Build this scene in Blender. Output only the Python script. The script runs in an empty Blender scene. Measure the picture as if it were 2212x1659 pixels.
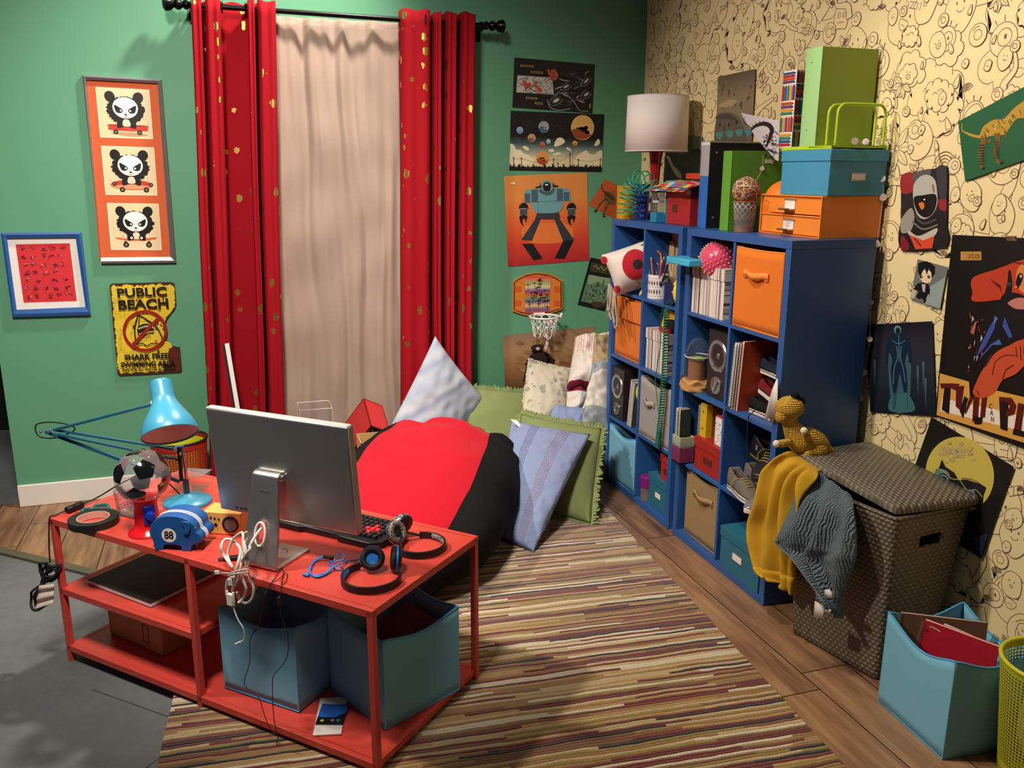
import bpy, bmesh, math, random
from mathutils import Vector as V, Matrix as M, noise
R = math.radians; PI = math.pi; sin = math.sin; cos = math.cos
S = bpy.context.scene; COL = S.collection
# ---------------- camera
FPX = 1862.48; CAM = V((-2.3784, -4.8197, 1.7108))
RX = V((0.95115778, -0.30868856, 0.00320014)); UX = V((0.070814, 0.22826467, 0.9710204)); FX = V((0.30047337, 0.923367, -0.23897519))
cd = bpy.data.cameras.new('camera'); co = bpy.data.objects.new('camera', cd); COL.objects.link(co)
cd.sensor_width = 36; cd.sensor_fit = 'HORIZONTAL'; cd.lens = FPX / 2212 * 36; cd.clip_start = .05
mm = M((RX, UX, -FX)).transposed().to_4x4(); mm.translation = CAM; co.matrix_world = mm
S.camera = co
# ---------------- world, exposure, lights (overhead studio lamps)
w = bpy.data.worlds.new('world'); S.world = w; w.use_nodes = True
w.node_tree.nodes['Background'].inputs[0].default_value = (.80, .88, 1, 1); w.node_tree.nodes['Background'].inputs[1].default_value = .05
vs = S.view_settings; vs.view_transform = 'Standard'; vs.look = 'None'; vs.gamma = 1; vs.exposure = 0; vs.use_curve_mapping = False
def lamp(name, loc, tgt, size, power, col=(1, .9, .78), cone=80, blend=.6):
    d = bpy.data.lights.new(name, 'SPOT'); d.shadow_soft_size = size; d.energy = power; d.color = col; d.spot_size = R(cone); d.spot_blend = blend
    o = bpy.data.objects.new(name, d); COL.objects.link(o); o.location = loc
    o.rotation_euler = (V(tgt) - V(loc)).to_track_quat('-Z', 'Y').to_euler(); return o
lamp('studio_key_light', (-3.9, -1.75, 3.5), (-.5, -1.9, .75), .10, 430, (1, .89, .76), 72, .7)
lamp('studio_back_light', (-1.45, -.75, 3.9), (-2.95, -.35, .5), .10, 430, (1, .92, .82), 74, .7)
lamp('studio_wall_light', (-1.9, -2.25, 3.6), (0, -2.75, .9), .12, 200, (1, .87, .70), 62, .7)
lamp('studio_fill_light', (-2.8, -3.3, 3.8), (-2.15, -.2, .45), .3, 740, (1, .94, .86), 73, .9)
# ---------------- photo pixel -> point on a plane of the room
def ray(u, v): return FX * FPX + RX * (u - 1106) + UX * (829.5 - v)
def on(ax, val, u, v):
    d = ray(u, v); return CAM + d * ((val - CAM[ax]) / d[ax])
def PX(u, v, x): return on(0, x, u, v)
def PY(u, v, y): return on(1, y, u, v)
def PZ(u, v, z): return on(2, z, u, v)
# ---------------- materials
def lin(c):
    c = c / 255; return c / 12.92 if c <= .04045 else ((c + .055) / 1.055) ** 2.4
def rgb(h):
    if isinstance(h, str): h = [int(h[i:i + 2], 16) for i in (0, 2, 4)]
    return tuple(lin(c) for c in h[:3]) + (1,)
MATS = {}
def mat(name, col, rough=.5, metal=0, spec=.5, trans=0, alpha=1, bump=0, bscale=200, var=0, vscale=8, sheen=0, coat=0, ior=1.45):
    if name in MATS: return MATS[name]
    m = bpy.data.materials.new(name); m.use_nodes = True; nt = m.node_tree; b = nt.nodes['Principled BSDF']; MATS[name] = m
    c = rgb(col); i = b.inputs
    i['Base Color'].default_value = c; i['Roughness'].default_value = rough; i['Metallic'].default_value = metal
    i['Specular IOR Level'].default_value = spec; i['Transmission Weight'].default_value = trans; i['Alpha'].default_value = alpha
    i['Sheen Weight'].default_value = sheen; i['Coat Weight'].default_value = coat; i['IOR'].default_value = ior
    tc = nt.nodes.new('ShaderNodeTexCoord')
    if var:
        n = nt.nodes.new('ShaderNodeTexNoise'); n.inputs['Scale'].default_value = vscale; n.inputs['Detail'].default_value = 5
        nt.links.new(tc.outputs['Object'], n.inputs['Vector'])
        mx = nt.nodes.new('ShaderNodeMix'); mx.data_type = 'RGBA'; mx.inputs[6].default_value = tuple(x * (1 - var) for x in c[:3]) + (1,)
        mx.inputs[7].default_value = tuple(min(1, x * (1 + var)) for x in c[:3]) + (1,)
        nt.links.new(n.outputs[0], mx.inputs[0]); nt.links.new(mx.outputs[2], i['Base Color'])
    if bump:
        n = nt.nodes.new('ShaderNodeTexNoise'); n.inputs['Scale'].default_value = bscale; n.inputs['Detail'].default_value = 3
        nt.links.new(tc.outputs['Object'], n.inputs['Vector'])
        bp = nt.nodes.new('ShaderNodeBump'); bp.inputs['Strength'].default_value = bump; bp.inputs['Distance'].default_value = .004
        nt.links.new(n.outputs[0], bp.inputs['Height']); nt.links.new(bp.outputs[0], i['Normal'])
    return m
def clear_mat(name, tint='ffffff', refl=.12, haze=0):
    if name in MATS: return MATS[name]
    m = bpy.data.materials.new(name); m.use_nodes = True; nt = m.node_tree; MATS[name] = m; nt.nodes.clear(); N = nt.nodes.new
    o = N('ShaderNodeOutputMaterial'); t = N('ShaderNodeBsdfTransparent'); g = N('ShaderNodeBsdfGlossy'); d = N('ShaderNodeBsdfDiffuse'); m1 = N('ShaderNodeMixShader'); m2 = N('ShaderNodeMixShader'); f = N('ShaderNodeLayerWeight'); q = N('ShaderNodeMath'); q.operation = 'MULTIPLY'; q.inputs[1].default_value = .45
    t.inputs[0].default_value = rgb(tint); d.inputs[0].default_value = rgb(tint); g.inputs['Roughness'].default_value = .04; f.inputs[0].default_value = refl; m1.inputs[0].default_value = haze
    for a, b in ((t.outputs[0], m1.inputs[1]), (d.outputs[0], m1.inputs[2]), (m1.outputs[0], m2.inputs[1]), (g.outputs[0], m2.inputs[2]), (f.outputs['Fresnel'], q.inputs[0]), (q.outputs[0], m2.inputs[0]), (m2.outputs[0], o.inputs[0])): nt.links.new(a, b)
    return m
class NT:                                   # tiny node helper
    def __init__(s, m): s.t = m.node_tree; s.b = s.t.nodes['Principled BSDF']
    def n(s, ty, **k):
        o = s.t.nodes.new('ShaderNode' + ty)
        for a, v in k.items():
            if a[0] == 'i' and a[1:].isdigit(): s.put(o, int(a[1:]), v)
            else: setattr(o, a, v)
        return o
    def put(s, o, i, v):
        if isinstance(v, bpy.types.NodeSocket): s.t.links.new(v, o.inputs[i])
        else: o.inputs[i].default_value = v
    def math(s, op, a, b=0, c=0): return s.n('Math', operation=op, i0=a, i1=b, i2=c).outputs[0]
    def ramp(s, fac, stops, interp='LINEAR'):
        o = s.n('ValToRGB'); cr = o.color_ramp; cr.interpolation = interp; s.put(o, 0, fac)
        while len(cr.elements) < len(stops): cr.elements.new(.5)
        for e, (p, c) in zip(cr.elements, stops): e.position = p; e.color = rgb(c)
        return o.outputs[0]
    def mix(s, f, a, b): return s.n('Mix', data_type='RGBA', i0=f, i6=a, i7=b).outputs[2]
    def bump(s, h, st=.5, d=.004): s.put(s.b, 'Normal', s.n('Bump', i0=st, i1=d, i3=h).outputs[0]) if 0 else s._b(h, st, d)
    def _b(s, h, st, d):
        o = s.n('Bump'); o.inputs['Strength'].default_value = st; o.inputs['Distance'].default_value = d
        s.t.links.new(h, o.inputs['Height']); s.t.links.new(o.outputs[0], s.b.inputs['Normal'])
    def col(s, c): s.t.links.new(c, s.b.inputs['Base Color'])
def print_mat(name, rough):
    m = mat(name, 'ffffff', rough); x = NT(m); a = x.n('VertexColor'); a.layer_name = 'Col'; x.col(a.outputs[0]); return m
PRINT = print_mat('printed_paper', .42); MATTE = print_mat('printed_matte', .75); FABP = print_mat('printed_fabric', .9)
# ---------------- scene tree
def tag(o, label=None, cat=None, group=None, kind=None):
    if label: o['label'] = label
    if cat: o['category'] = cat
    if group: o['group'] = group
    if kind: o['kind'] = kind
    return o
def thing(name, label, cat, loc=(0, 0, 0), rz=0, group=None, mtx=None):
    o = bpy.data.objects.new(name, None); o.empty_display_size = .05; COL.objects.link(o)
    if mtx is not None: o.matrix_world = mtx
    else: o.matrix_world = M.Translation(V(loc)) @ M.Rotation(rz, 4, 'Z')
    o['_w'] = 0; del o['_w']
    ROOTM[o.name] = o.matrix_world.copy(); return tag(o, label, cat, group)
ROOTM = {}
def rootm(o):
    while o.parent: o = o.parent
    return ROOTM.get(o.name, M())
def copy_tree(o, parent=None):
    c = o.copy(); COL.objects.link(c); c.parent = parent
    if parent is None: ROOTM[c.name] = c.matrix_world.copy()
    for ch in list(o.children): copy_tree(ch, c)
    return c
# ---------------- mesh builder
def frame(z, x=None):                       # rotation taking local Z to direction z
    z = V(z).normalized(); x = V(x) if x is not None else (V((0, 0, 1)) if abs(z.z) < .9 else V((1, 0, 0)))
    y = z.cross(x).normalized(); x = y.cross(z); return M((x, y, z)).transposed().to_4x4()
class G:
    def __init__(s): s.v = []; s.f = []; s.mi = []; s.c = []; s.m = 0; s.k = None
    def add(s, vs, fs, mtx=None, col=None):
        o = len(s.v)
        s.v += [(mtx @ V(p)) if mtx is not None else V(p) for p in vs]
        for f in fs: s.f.append([i + o for i in f]); s.mi.append(s.m); s.c.append(col or s.k)
        return s
    def box(s, c, d, mtx=None, rz=0, taper=1):
        x, y, z = d[0] / 2, d[1] / 2, d[2] / 2; c = V(c); t = taper
        vs = [(-x, -y, -z), (x, -y, -z), (x, y, -z), (-x, y, -z), (-x * t, -y * t, z), (x * t, -y * t, z), (x * t, y * t, z), (-x * t, y * t, z)]
        m = M.Translation(c) @ M.Rotation(rz, 4, 'Z'); m = mtx @ m if mtx is not None else m
        return s.add(vs, [(0, 3, 2, 1), (4, 5, 6, 7), (0, 1, 5, 4), (1, 2, 6, 5), (2, 3, 7, 6), (3, 0, 4, 7)], m)
    def bb(s, a, b, mtx=None):              # box from min / max corner
        a, b = V(a), V(b); return s.box((a + b) / 2, [abs(q) for q in (b - a)], mtx)
    def grid(s, fn, nu, nv, cu=False, cv=False, mtx=None):
        vs = [fn(i / (nu if cu else nu - 1), j / (nv if cv else nv - 1)) for i in range(nu) for j in range(nv)]
        fs = []
        for i in range(nu if cu else nu - 1):
            for j in range(nv if cv else nv - 1):
                a, b = i, (i + 1) % nu; c, d = j, (j + 1) % nv
                fs.append((a * nv + c, b * nv + c, b * nv + d, a * nv + d))
        return s.add(vs, fs, mtx)
    def lathe(s, prof, n=32, mtx=None, a0=0, a1=2 * PI):
        full = abs(a1 - a0 - 2 * PI) < 1e-6; k = len(prof); nn = n if full else n + 1
        vs = []; fs = []
        for i in range(nn):
            a = a0 + (a1 - a0) * i / n
            vs += [(r * cos(a), r * sin(a), z) for r, z in prof]
        for i in range(n):
            for j in range(k - 1):
                a, b = i * k + j, ((i + 1) % nn) * k + j; fs.append((a, b, b + 1, a + 1))
        return s.add(vs, fs, mtx)
    def cyl(s, c, r, h, n=24, mtx=None, r2=None):
        r2 = r if r2 is None else r2; m = M.Translation(V(c)); m = mtx @ m if mtx is not None else m
        e = .0001
        return s.lathe([(e, 0), (r, 0), (r2, h), (e, h)], n, m)
    def rod(s, a, b, r, n=10, r2=None):
        a, b = V(a), V(b); return s.cyl((0, 0, 0), r, (b - a).length, n, M.Translation(a) @ frame(b - a), r2)
    def ball(s, c, r, n=24, sc=(1, 1, 1), mtx=None):
        k = n // 2; m = M.Translation(V(c)) @ M.Diagonal((*sc, 1)); m = mtx @ m if mtx is not None else m
        return s.lathe([(max(.0001, r * sin(PI * j / k)), -r * cos(PI * j / k)) for j in range(k + 1)], n, m)
    def tube(s, pts, r, n=8, closed=False, mtx=None, rf=None):
        pts = [V(p) for p in pts]; L = len(pts); vs = []; up = None
        for i, p in enumerate(pts):
            a = pts[(i - 1) % L] if closed or i else p; b = pts[(i + 1) % L] if closed or i < L - 1 else p
            t = (b - a).normalized() if (b - a).length > 1e-9 else V((0, 0, 1))
            if up is None: up = t.orthogonal().normalized()
            up = (up - t * up.dot(t)); up = up.normalized() if up.length > 1e-6 else t.orthogonal().normalized()
            s2 = t.cross(up); rr = r * (rf(i / max(1, L - 1)) if rf else 1)
            vs += [p + (up * cos(2 * PI * k / n) + s2 * sin(2 * PI * k / n)) * rr for k in range(n)]
        fs = []
        for i in range(L if closed else L - 1):
            for k in range(n):
                j = (i + 1) % L; fs.append((i * n + k, i * n + (k + 1) % n, j * n + (k + 1) % n, j * n + k))
        if not closed: fs += [tuple(range(n))[::-1], tuple((L - 1) * n + k for k in range(n))]
        return s.add(vs, fs, mtx)
    def prism(s, poly, h, mtx=None, z0=0):  # 2-D outline extruded along local z
        n = len(poly); vs = [(x, y, z0) for x, y in poly] + [(x, y, z0 + h) for x, y in poly]
        return s.add(vs, [tuple(range(n))[::-1], tuple(range(n, 2 * n))] + [(i, (i + 1) % n, n + (i + 1) % n, n + i) for i in range(n)], mtx)
    def build(s, name, ms, parent=None, world=False, smooth=40, bev=0, label=None, sub=0, solid=0, seg=2):
        me = bpy.data.meshes.new(name); vs = s.v
        if world and parent is not None: im = rootm(parent).inverted(); vs = [im @ p for p in vs]
        me.from_pydata([tuple(p) for p in vs], [], s.f)
        ms = ms if isinstance(ms, (list, tuple)) else [ms]
        for m in ms: me.materials.append(m)
        for p, i in zip(me.polygons, s.mi): p.material_index = i
        if any(c is not None for c in s.c):
            at = me.color_attributes.new('Col', 'FLOAT_COLOR', 'CORNER'); d = []
            for p, c in zip(me.polygons, s.c):
                c = c or (1, 1, 1, 1)
                if isinstance(c[0], (tuple, list)): d += [x for q in c for x in q]
                else: d += list(c) * p.loop_total
            at.data.foreach_set('color', d)
        else:
            bm = bmesh.new(); bm.from_mesh(me); bmesh.ops.remove_doubles(bm, verts=bm.verts, dist=1e-5)
            bmesh.ops.recalc_face_normals(bm, faces=bm.faces); bm.to_mesh(me); bm.free()
        if smooth:
            me.shade_smooth()
            if smooth < 180: me.set_sharp_from_angle(angle=R(smooth))
        o = bpy.data.objects.new(name, me); COL.objects.link(o)
        if parent is not None: o.parent = parent
        if solid: q = o.modifiers.new('thick', 'SOLIDIFY'); q.thickness = solid; q.offset = 0
        if bev: q = o.modifiers.new('bevel', 'BEVEL'); q.width = bev; q.segments = seg; q.limit_method = 'ANGLE'; q.angle_limit = R(35)
        if sub: q = o.modifiers.new('sub', 'SUBSURF'); q.levels = sub; q.render_levels = sub
        if label: o['label'] = label
        return o
def spline(pts, n=8, closed=False):         # Catmull-Rom
    P = [V(p) for p in pts]; L = len(P); out = []
    for i in range(L if closed else L - 1):
        g = lambda k: P[k % L] if closed else P[max(0, min(L - 1, k))]
        a, b, c, d = g(i - 1), g(i), g(i + 1), g(i + 2)
        for k in range(n):
            t = k / n; out.append(.5 * ((2 * b) + (c - a) * t + (2 * a - 5 * b + 4 * c - d) * t * t + (3 * b - a - 3 * c + d) * t ** 3))
    if not closed: out.append(P[-1])
    return out
TXT = {}
def text_mesh(st, bold=.02):
    k = (st, bold)
    if k in TXT: return TXT[k]
    c = bpy.data.curves.new('t', 'FONT'); c.body = st; c.offset = bold; c.resolution_u = 3
    o = bpy.data.objects.new('t', c); COL.objects.link(o); bpy.context.view_layer.update()
    me = o.evaluated_get(bpy.context.evaluated_depsgraph_get()).to_mesh()
    vs = [(v.co.x, v.co.y) for v in me.vertices]; fs = [tuple(p.vertices) for p in me.polygons]
    x0 = min(v[0] for v in vs); x1 = max(v[0] for v in vs); y0 = min(v[1] for v in vs); y1 = max(v[1] for v in vs)
    vs = [((x - x0) / (x1 - x0), (y - y0) / (y1 - y0)) for x, y in vs]
    bpy.data.objects.remove(o); bpy.data.curves.remove(c); TXT[k] = (vs, fs); return TXT[k]
class Art:                                  # flat coloured shapes laid on a sheet; mp maps art x, y, height to a point
    def __init__(s, mp, eps=.00012, ox=0, oy=0, sc=1): s.g = G(); s.mp = mp; s.h = 0; s.e = eps; s.o = (ox, oy, sc)
    def pt(s, x, y, h=None): return s.mp(s.o[0] + x / s.o[2], s.o[1] + y / s.o[2], s.h if h is None else h)
    def up(s): s.h += s.e; return s
    def poly(s, pts, col, up=True):
        if up: s.up()
        c = [rgb(q) for q in col] if isinstance(col, list) else rgb(col)
        s.g.add([s.pt(x, y) for x, y in pts], [tuple(range(len(pts)))], None, c); return s
    def rect(s, x, y, w, h, col, up=True): return s.poly([(x, y), (x + w, y), (x + w, y + h), (x, y + h)], col, up)
    def ell(s, cx, cy, rx, ry, col, rot=0, n=28, up=True, a0=0, a1=360):
        a = R(rot); P = []
        for i in range(n):
            t = R(a0 + (a1 - a0) * i / (n if a1 - a0 == 360 else n - 1)); x, y = rx * cos(t), ry * sin(t)
            P.append((cx + x * cos(a) - y * sin(a), cy + x * sin(a) + y * cos(a)))
        return s.poly(P, col, up)
    def blob(s, pts, col, n=6, up=True): return s.poly([(p.x, p.y) for p in spline([(x, y, 0) for x, y in pts], n, True)], col, up)
    def line(s, pts, wd, col, closed=False, up=True, sm=0, wf=None):
        if up: s.up()
        if sm: pts = [(p.x, p.y) for p in spline([(x, y, 0) for x, y in pts], sm, closed)]
        L = len(pts); vs = []
        for i, (x, y) in enumerate(pts):
            a = pts[i - 1] if closed or i else pts[0]; b = pts[(i + 1) % L] if closed or i < L - 1 else pts[-1]
            dx, dy = b[0] - a[0], b[1] - a[1]; l = math.hypot(dx, dy) or 1; q = wd / 2 * (wf(i / (L - 1)) if wf else 1)
            vs += [s.pt(x - dy / l * q, y + dx / l * q), s.pt(x + dy / l * q, y - dx / l * q)]
        fs = [(2 * i, 2 * i + 1, (2 * i + 3) % (2 * L), (2 * i + 2) % (2 * L)) for i in range(L if closed else L - 1)]
        s.g.add(vs, fs, None, rgb(col)); return s
    def ring(s, cx, cy, rx, ry, wd, col, rot=0, n=32, a0=0, a1=360):
        a = R(rot); P = []
        full = a1 - a0 == 360
        for i in range(n):
            t = R(a0 + (a1 - a0) * i / (n if full else n - 1)); x, y = rx * cos(t), ry * sin(t)
            P.append((cx + x * cos(a) - y * sin(a), cy + x * sin(a) + y * cos(a)))
        return s.line(P, wd, col, full)
    def text(s, st, quad, col, bold=.02):   # quad: tl, tr, br, bl
        s.up(); vs, fs = text_mesh(st, bold); a, b, c, d = [V((*q, 0)) for q in quad]; P = []
        for u, v in vs:
            q = (d * (1 - u) + c * u) * (1 - v) + (a * (1 - u) + b * u) * v; P.append(s.pt(q.x, q.y))
        s.g.add(P, fs, None, rgb(col)); return s
    def vgrad(s, quad, cols, n=1):          # tl, tr, br, bl with colours spread from top to bottom
        s.up(); a, b, c, d = [V((*q, 0)) for q in quad]; k = len(cols) - 1
        for i in range(k):
            t0, t1 = i / k, (i + 1) / k; q = [a.lerp(d, t0), b.lerp(c, t0), b.lerp(c, t1), a.lerp(d, t1)]
            s.g.add([s.pt(p.x, p.y) for p in q], [(0, 1, 2, 3)], None, [rgb(cols[i])] * 2 + [rgb(cols[i + 1])] * 2)
        return s
    def sheet(s, quad, col, th=.0015):      # the paper itself
        n = len(quad); top = [s.pt(x, y, 0) for x, y in quad]; bot = [s.pt(x, y, -th) for x, y in quad]
        s.g.add(top + bot, [tuple(range(n)), tuple(range(n, 2 * n))[::-1]] + [(i, (i + 1) % n, n + (i + 1) % n, n + i) for i in range(n)], None, rgb(col)); return s
    def build(s, name, parent=None, m=None, label=None, cat=None, group=None):
        if parent is None:
            c = sum(s.g.v, V()) / len(s.g.v); c = V(s.g.v[0]) if 0 else c
            s.g.v = [p - c for p in s.g.v]; o = s.g.build(name, m or PRINT, None, smooth=0); o.location = c
        else: o = s.g.build(name, m or PRINT, parent, world=True, smooth=0)
        return tag(o, label, cat, group)
def wall_y(d): return lambda u, v, h: PY(u, v, -(d + h))
def wall_x(d): return lambda u, v, h: PX(u, v, -(d + h))
# ================= the room
def struct(g, name, ms, **k): o = g.build(name, ms, None, **k); o['kind'] = 'structure'; return o
GREEN = mat('green_wall_paint', (92, 152, 116), .55, bump=.08, bscale=350)
XW = -3.516
struct(G().bb((XW, 0, 0), (.12, .12, 2.9)), 'wall_back', GREEN, smooth=0)
struct(G().bb((XW, -.016, 0), (-.02, 0, .118)), 'baseboard_back', mat('white_trim', 'e6ddd0', .4), bev=.004)
BLACK = mat('black_backdrop', '0b0a0a', .9)
struct(G().bb((-7, 1.6, 0), (XW, 1.7, 2.9)), 'wall_left', BLACK, smooth=0)
# patterned wall: cream paper covered in brown line doodles
rnd = random.Random(7)
CREAM = (232, 212, 160); INK = (118, 86, 74)
wa = Art(lambda u, v, h: V((-h, -u, v)), .0003)
wa.g.bb((0, -5.2, 0), (.12, 0, 2.9)); wa.g.c = [rgb(CREAM)] * len(wa.g.f)
def doodle(kind, x, y, r, a):
    LW = .0026
    ca, sa = cos(a), sin(a)
    T = lambda px, py: (x + (px * ca - py * sa) * r, y + (px * sa + py * ca) * r)
    h0 = wa.h; sub = [0]
    def shape(P, fill=True, wd=LW):
        P = [T(*p) for p in P]
        wa.h = h0 + sub[0]; sub[0] += .00005
        if fill: wa.poly(P, CREAM, False)
        wa.h += .00002; wa.line(P, wd, INK, True, False)
    def mark(P, wd=LW): wa.h = h0 + sub[0] - .00001; wa.line([T(*p) for p in P], wd, INK, False, False)
    def dot(px, py, q): wa.h = h0 + sub[0] - .00001; c = T(px, py); wa.ell(c[0], c[1], q * r, q * r * 1.5, INK, 0, 7, False)
    sp = lambda P, n=5, c=True: [(q.x, q.y) for q in spline([(*p, 0) for p in P], n, c)]
    arc = lambda cx, cy, rr, t0, t1, n=8: [(cx + rr * cos(R(t0 + (t1 - t0) * i / n)), cy + rr * sin(R(t0 + (t1 - t0) * i / n))) for i in range(n + 1)]
    def face(s=.1, oy=.1):
        dot(-.22, oy + .15, .055); dot(.22, oy + .15, .055)
        q = rnd.random()
        if q < .4: mark(arc(0, oy - .05, .24, 200, 340))
        elif q < .75:
            shape(sp([(-.25, oy - .1), (.25, oy - .1), (.2, oy - .38), (0, oy - .5), (-.2, oy - .38)], 3)); mark(arc(0, oy - .42, .15, 30, 150, 5), LW * .8)
        else: shape(arc(0, oy - .22, .12, 0, 330, 8))
    if kind == 0:
        P = [((.75 + .22 * rnd.random()) * cos(t * PI / 4), (1 + .2 * rnd.random()) * sin(t * PI / 4)) for t in range(8)]
        shape(sp(P)); face()
    elif kind == 1:
        n = rnd.randint(6, 9); P = []
        for i in range(n):
            t = 2 * PI * i / n; q = .72 + .16 * rnd.random(); P += arc(q * cos(t), .75 * q * sin(t), .42, math.degrees(t) - 75, math.degrees(t) + 75, 6)
        shape(P)
        if rnd.random() < .5: face(oy=.0)
        else: mark(arc(.1, .1, .3, 20, 160)); mark(arc(-.3, -.1, .2, 40, 180))
    elif kind == 2: shape(sp([(0, 1), (.35, .1), (.3, -.45), (0, -.6), (-.3, -.45), (-.35, .1)], 4)); mark(arc(.02, -.2, .2, 200, 300, 4))
    elif kind == 3: shape(arc(0, 0, 1, 0, 345, 20)); shape(arc(0, 0, .45, 0, 340, 12)); mark(arc(0, 0, .72, 100, 170))
    elif kind == 4:
        b = rnd.uniform(-1, 1); c = sp([(-1.6, -.2), (-.6, b * .6), (.5, -b * .7), (1.7, b * .3)], 7, False); L = len(c); P = []; Q = []
        for i, p in enumerate(c):
            q = c[min(L - 1, i + 1)]; o = c[max(0, i - 1)]; dx, dy = q[0] - o[0], q[1] - o[1]; l = math.hypot(dx, dy); wd = .36 * (1 - .75 * i / L)
            P.append((p[0] - dy / l * wd, p[1] + dx / l * wd)); Q.append((p[0] + dy / l * wd, p[1] - dx / l * wd))
        shape(P + Q[::-1]); mark([(p[0] * .96, p[1]) for p in Q[2:-2:1]][:L // 2], LW * .7)
    elif kind == 5:
        n = rnd.randint(5, 8)
        for i in range(n):
            t = 2 * PI * i / n; c_, s_ = cos(t), sin(t); f = lambda u, v: (u * c_ - v * s_, u * s_ + v * c_)
            shape([f(*p) for p in sp([(.1, 0), (.5, .22), (1, .05), (.5, -.2)], 4)]); mark([f(.15, 0), f(.85, .03)], LW * .7)
    elif kind == 6:
        shape(arc(0, 0, .8, 0, 350, 18)); shape(arc(.1, .05, .42, 0, 345, 12)); dot(.15, .05, .09)
        for t in (60, 90, 120): mark([(.85 * cos(R(t)), .85 * sin(R(t))), (1.15 * cos(R(t)), 1.15 * sin(R(t)))])
    elif kind == 7:
        shape(sp([(-.7, -.8), (-.75, .5), (0, .75), (.75, .5), (.7, -.8), (0, -.85)], 4)); shape(arc(-.3, .1, .2, 0, 330, 8)); shape(arc(.3, .1, .2, 0, 330, 8)); dot(-.3, .1, .05); dot(.3, .1, .05); mark([(-.4, -.45), (.4, -.4)]); mark([(.2, .75), (.3, 1.2)]); shape(arc(.32, 1.28, .1, 0, 330, 7))
    elif kind == 8:
        shape([(-.5, -.25), (.5, -.25), (.5, .25), (-.5, .25)]); shape([(-.5, 0), (-.95, .3), (-.95, -.3)]); shape([(.5, 0), (.95, .3), (.95, -.3)]); mark([(-.2, -.25), (0, .25)]); mark([(.1, -.25), (.3, .25)])
    elif kind == 9:
        for k in range(4): mark(arc(0, -.3, .3 + .25 * k, 20, 160, 8))
    wa.h = h0
PASS = [([1, 4, 4, 1], .085, .16), ([0, 1, 4, 5], .065, .1), ([0, 0, 1, 6, 7, 3, 4], .05, .075), ([0, 1, 5, 6, 8, 9, 4], .04, .058), ([0, 2, 3, 6, 2, 8, 1], .026, .042), ([2, 3, 2, 0, 0, 9], .014, .026)]
for pi_, (kinds, r0, r1) in enumerate(PASS):
    wa.h = .0004 + pi_ * .0006; pts = []; cell = {}; cs = r1 * 2.6
    for tr in range(int([700, 1500, 3000, 3600, 5200, 5200][pi_])):
        x, y, r = rnd.uniform(.02, 3.25), rnd.uniform(.02, 2.75), rnd.uniform(r0, r1); k = (int(x / cs), int(y / cs)); ok = True
        for i in (-1, 0, 1):
            for j in (-1, 0, 1):
                for (px, py, pr) in cell.get((k[0] + i, k[1] + j), ()):
                    if (px - x) ** 2 + (py - y) ** 2 < ((r + pr) * [1.25, 1.25, 1.25, 1.5, 1.9, 2.1][pi_]) ** 2: ok = False
        if ok and y - r > .0 and x - 1.6 * r > 0:
            kd = rnd.choice(kinds)
            if kd == 4 and x < 1.8 * r: kd = 1
            cell.setdefault(k, []).append((x, y, r)); doodle(kd, x, y, r, rnd.uniform(-.6, .6) if kd != 4 else rnd.uniform(0, 6))
o = wa.g.build('wall_right', print_mat('doodle_wallpaper', .62), None, smooth=0); o['kind'] = 'structure'
# floors
m = mat('studio_concrete', (92, 92, 90), .6); x = NT(m); tc = x.n('TexCoord').outputs['Object']
n1 = x.n('TexNoise', i0=tc, i2=1.1, i3=6).outputs[0]; n2 = x.n('TexNoise', i0=tc, i2=30, i3=4).outputs[0]
x.col(x.ramp(x.math('ADD', x.math('MULTIPLY', n1, .85), x.math('MULTIPLY', n2, .15)), [(.3, '4c4d4d'), (.55, '6b6d6c'), (.75, '7c7e7c')])); x._b(n2, .1, .002)
SEAM = mat('floor_seam', '26272a', .8)
g = G().bb((-7, -6.5, -.06), (1, 2.5, -.012))
g.m = 1
for (a, b) in (((200, 1490), (425, 1570)), ((315, 1659), (425, 1580))):
    a, b = PZ(*a, -.0115), PZ(*b, -.0115); d = (b - a).normalized().cross(V((0, 0, 1))) * .0015; g.add([a - d, b - d, b + d, a + d], [(0, 1, 2, 3)])
o = struct(g, 'floor', [m, SEAM], smooth=0)
m = mat('wood_planks', '7a553a', .42); x = NT(m); tc = x.n('TexCoord').outputs['Object']; sx = x.n('SeparateXYZ', i0=tc)
X_, Y_ = sx.outputs[0], sx.outputs[1]
col_ = x.math('FLOOR', x.math('DIVIDE', X_, .19)); fx = x.math('FRACT', x.math('DIVIDE', X_, .19))
yo = x.math('ADD', Y_, x.math('MULTIPLY', x.n('TexWhiteNoise', noise_dimensions='1D', i1=col_).outputs[0], 5))
row = x.math('FLOOR', x.math('DIVIDE', yo, 1.2)); fy = x.math('FRACT', x.math('DIVIDE', yo, 1.2))
wn = x.n('TexWhiteNoise', noise_dimensions='2D', i0=x.n('CombineXYZ', i0=col_, i1=row).outputs[0]).outputs[0]
gv = x.n('CombineXYZ', i0=x.math('MULTIPLY', X_, 26), i1=x.math('MULTIPLY', Y_, 2.2), i2=x.math('MULTIPLY', wn, 40)).outputs[0]
gr = x.n('TexNoise', i0=gv, i2=1, i3=7, i4=.62).outputs[0]
kn = x.n('TexNoise', i0=x.n('CombineXYZ', i0=x.math('MULTIPLY', X_, 8), i1=x.math('MULTIPLY', Y_, 2.6), i2=wn).outputs[0], i2=1, i3=2).outputs[0]
f_ = x.math('ADD', x.math('MULTIPLY', gr, .7), x.math('ADD', x.math('MULTIPLY', wn, .22), x.math('MULTIPLY', kn, .3)))
c_ = x.ramp(f_, [(.36, '3f2e25'), (.5, '70503a'), (.66, '946e4f'), (.85, 'b68f67')])
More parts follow.
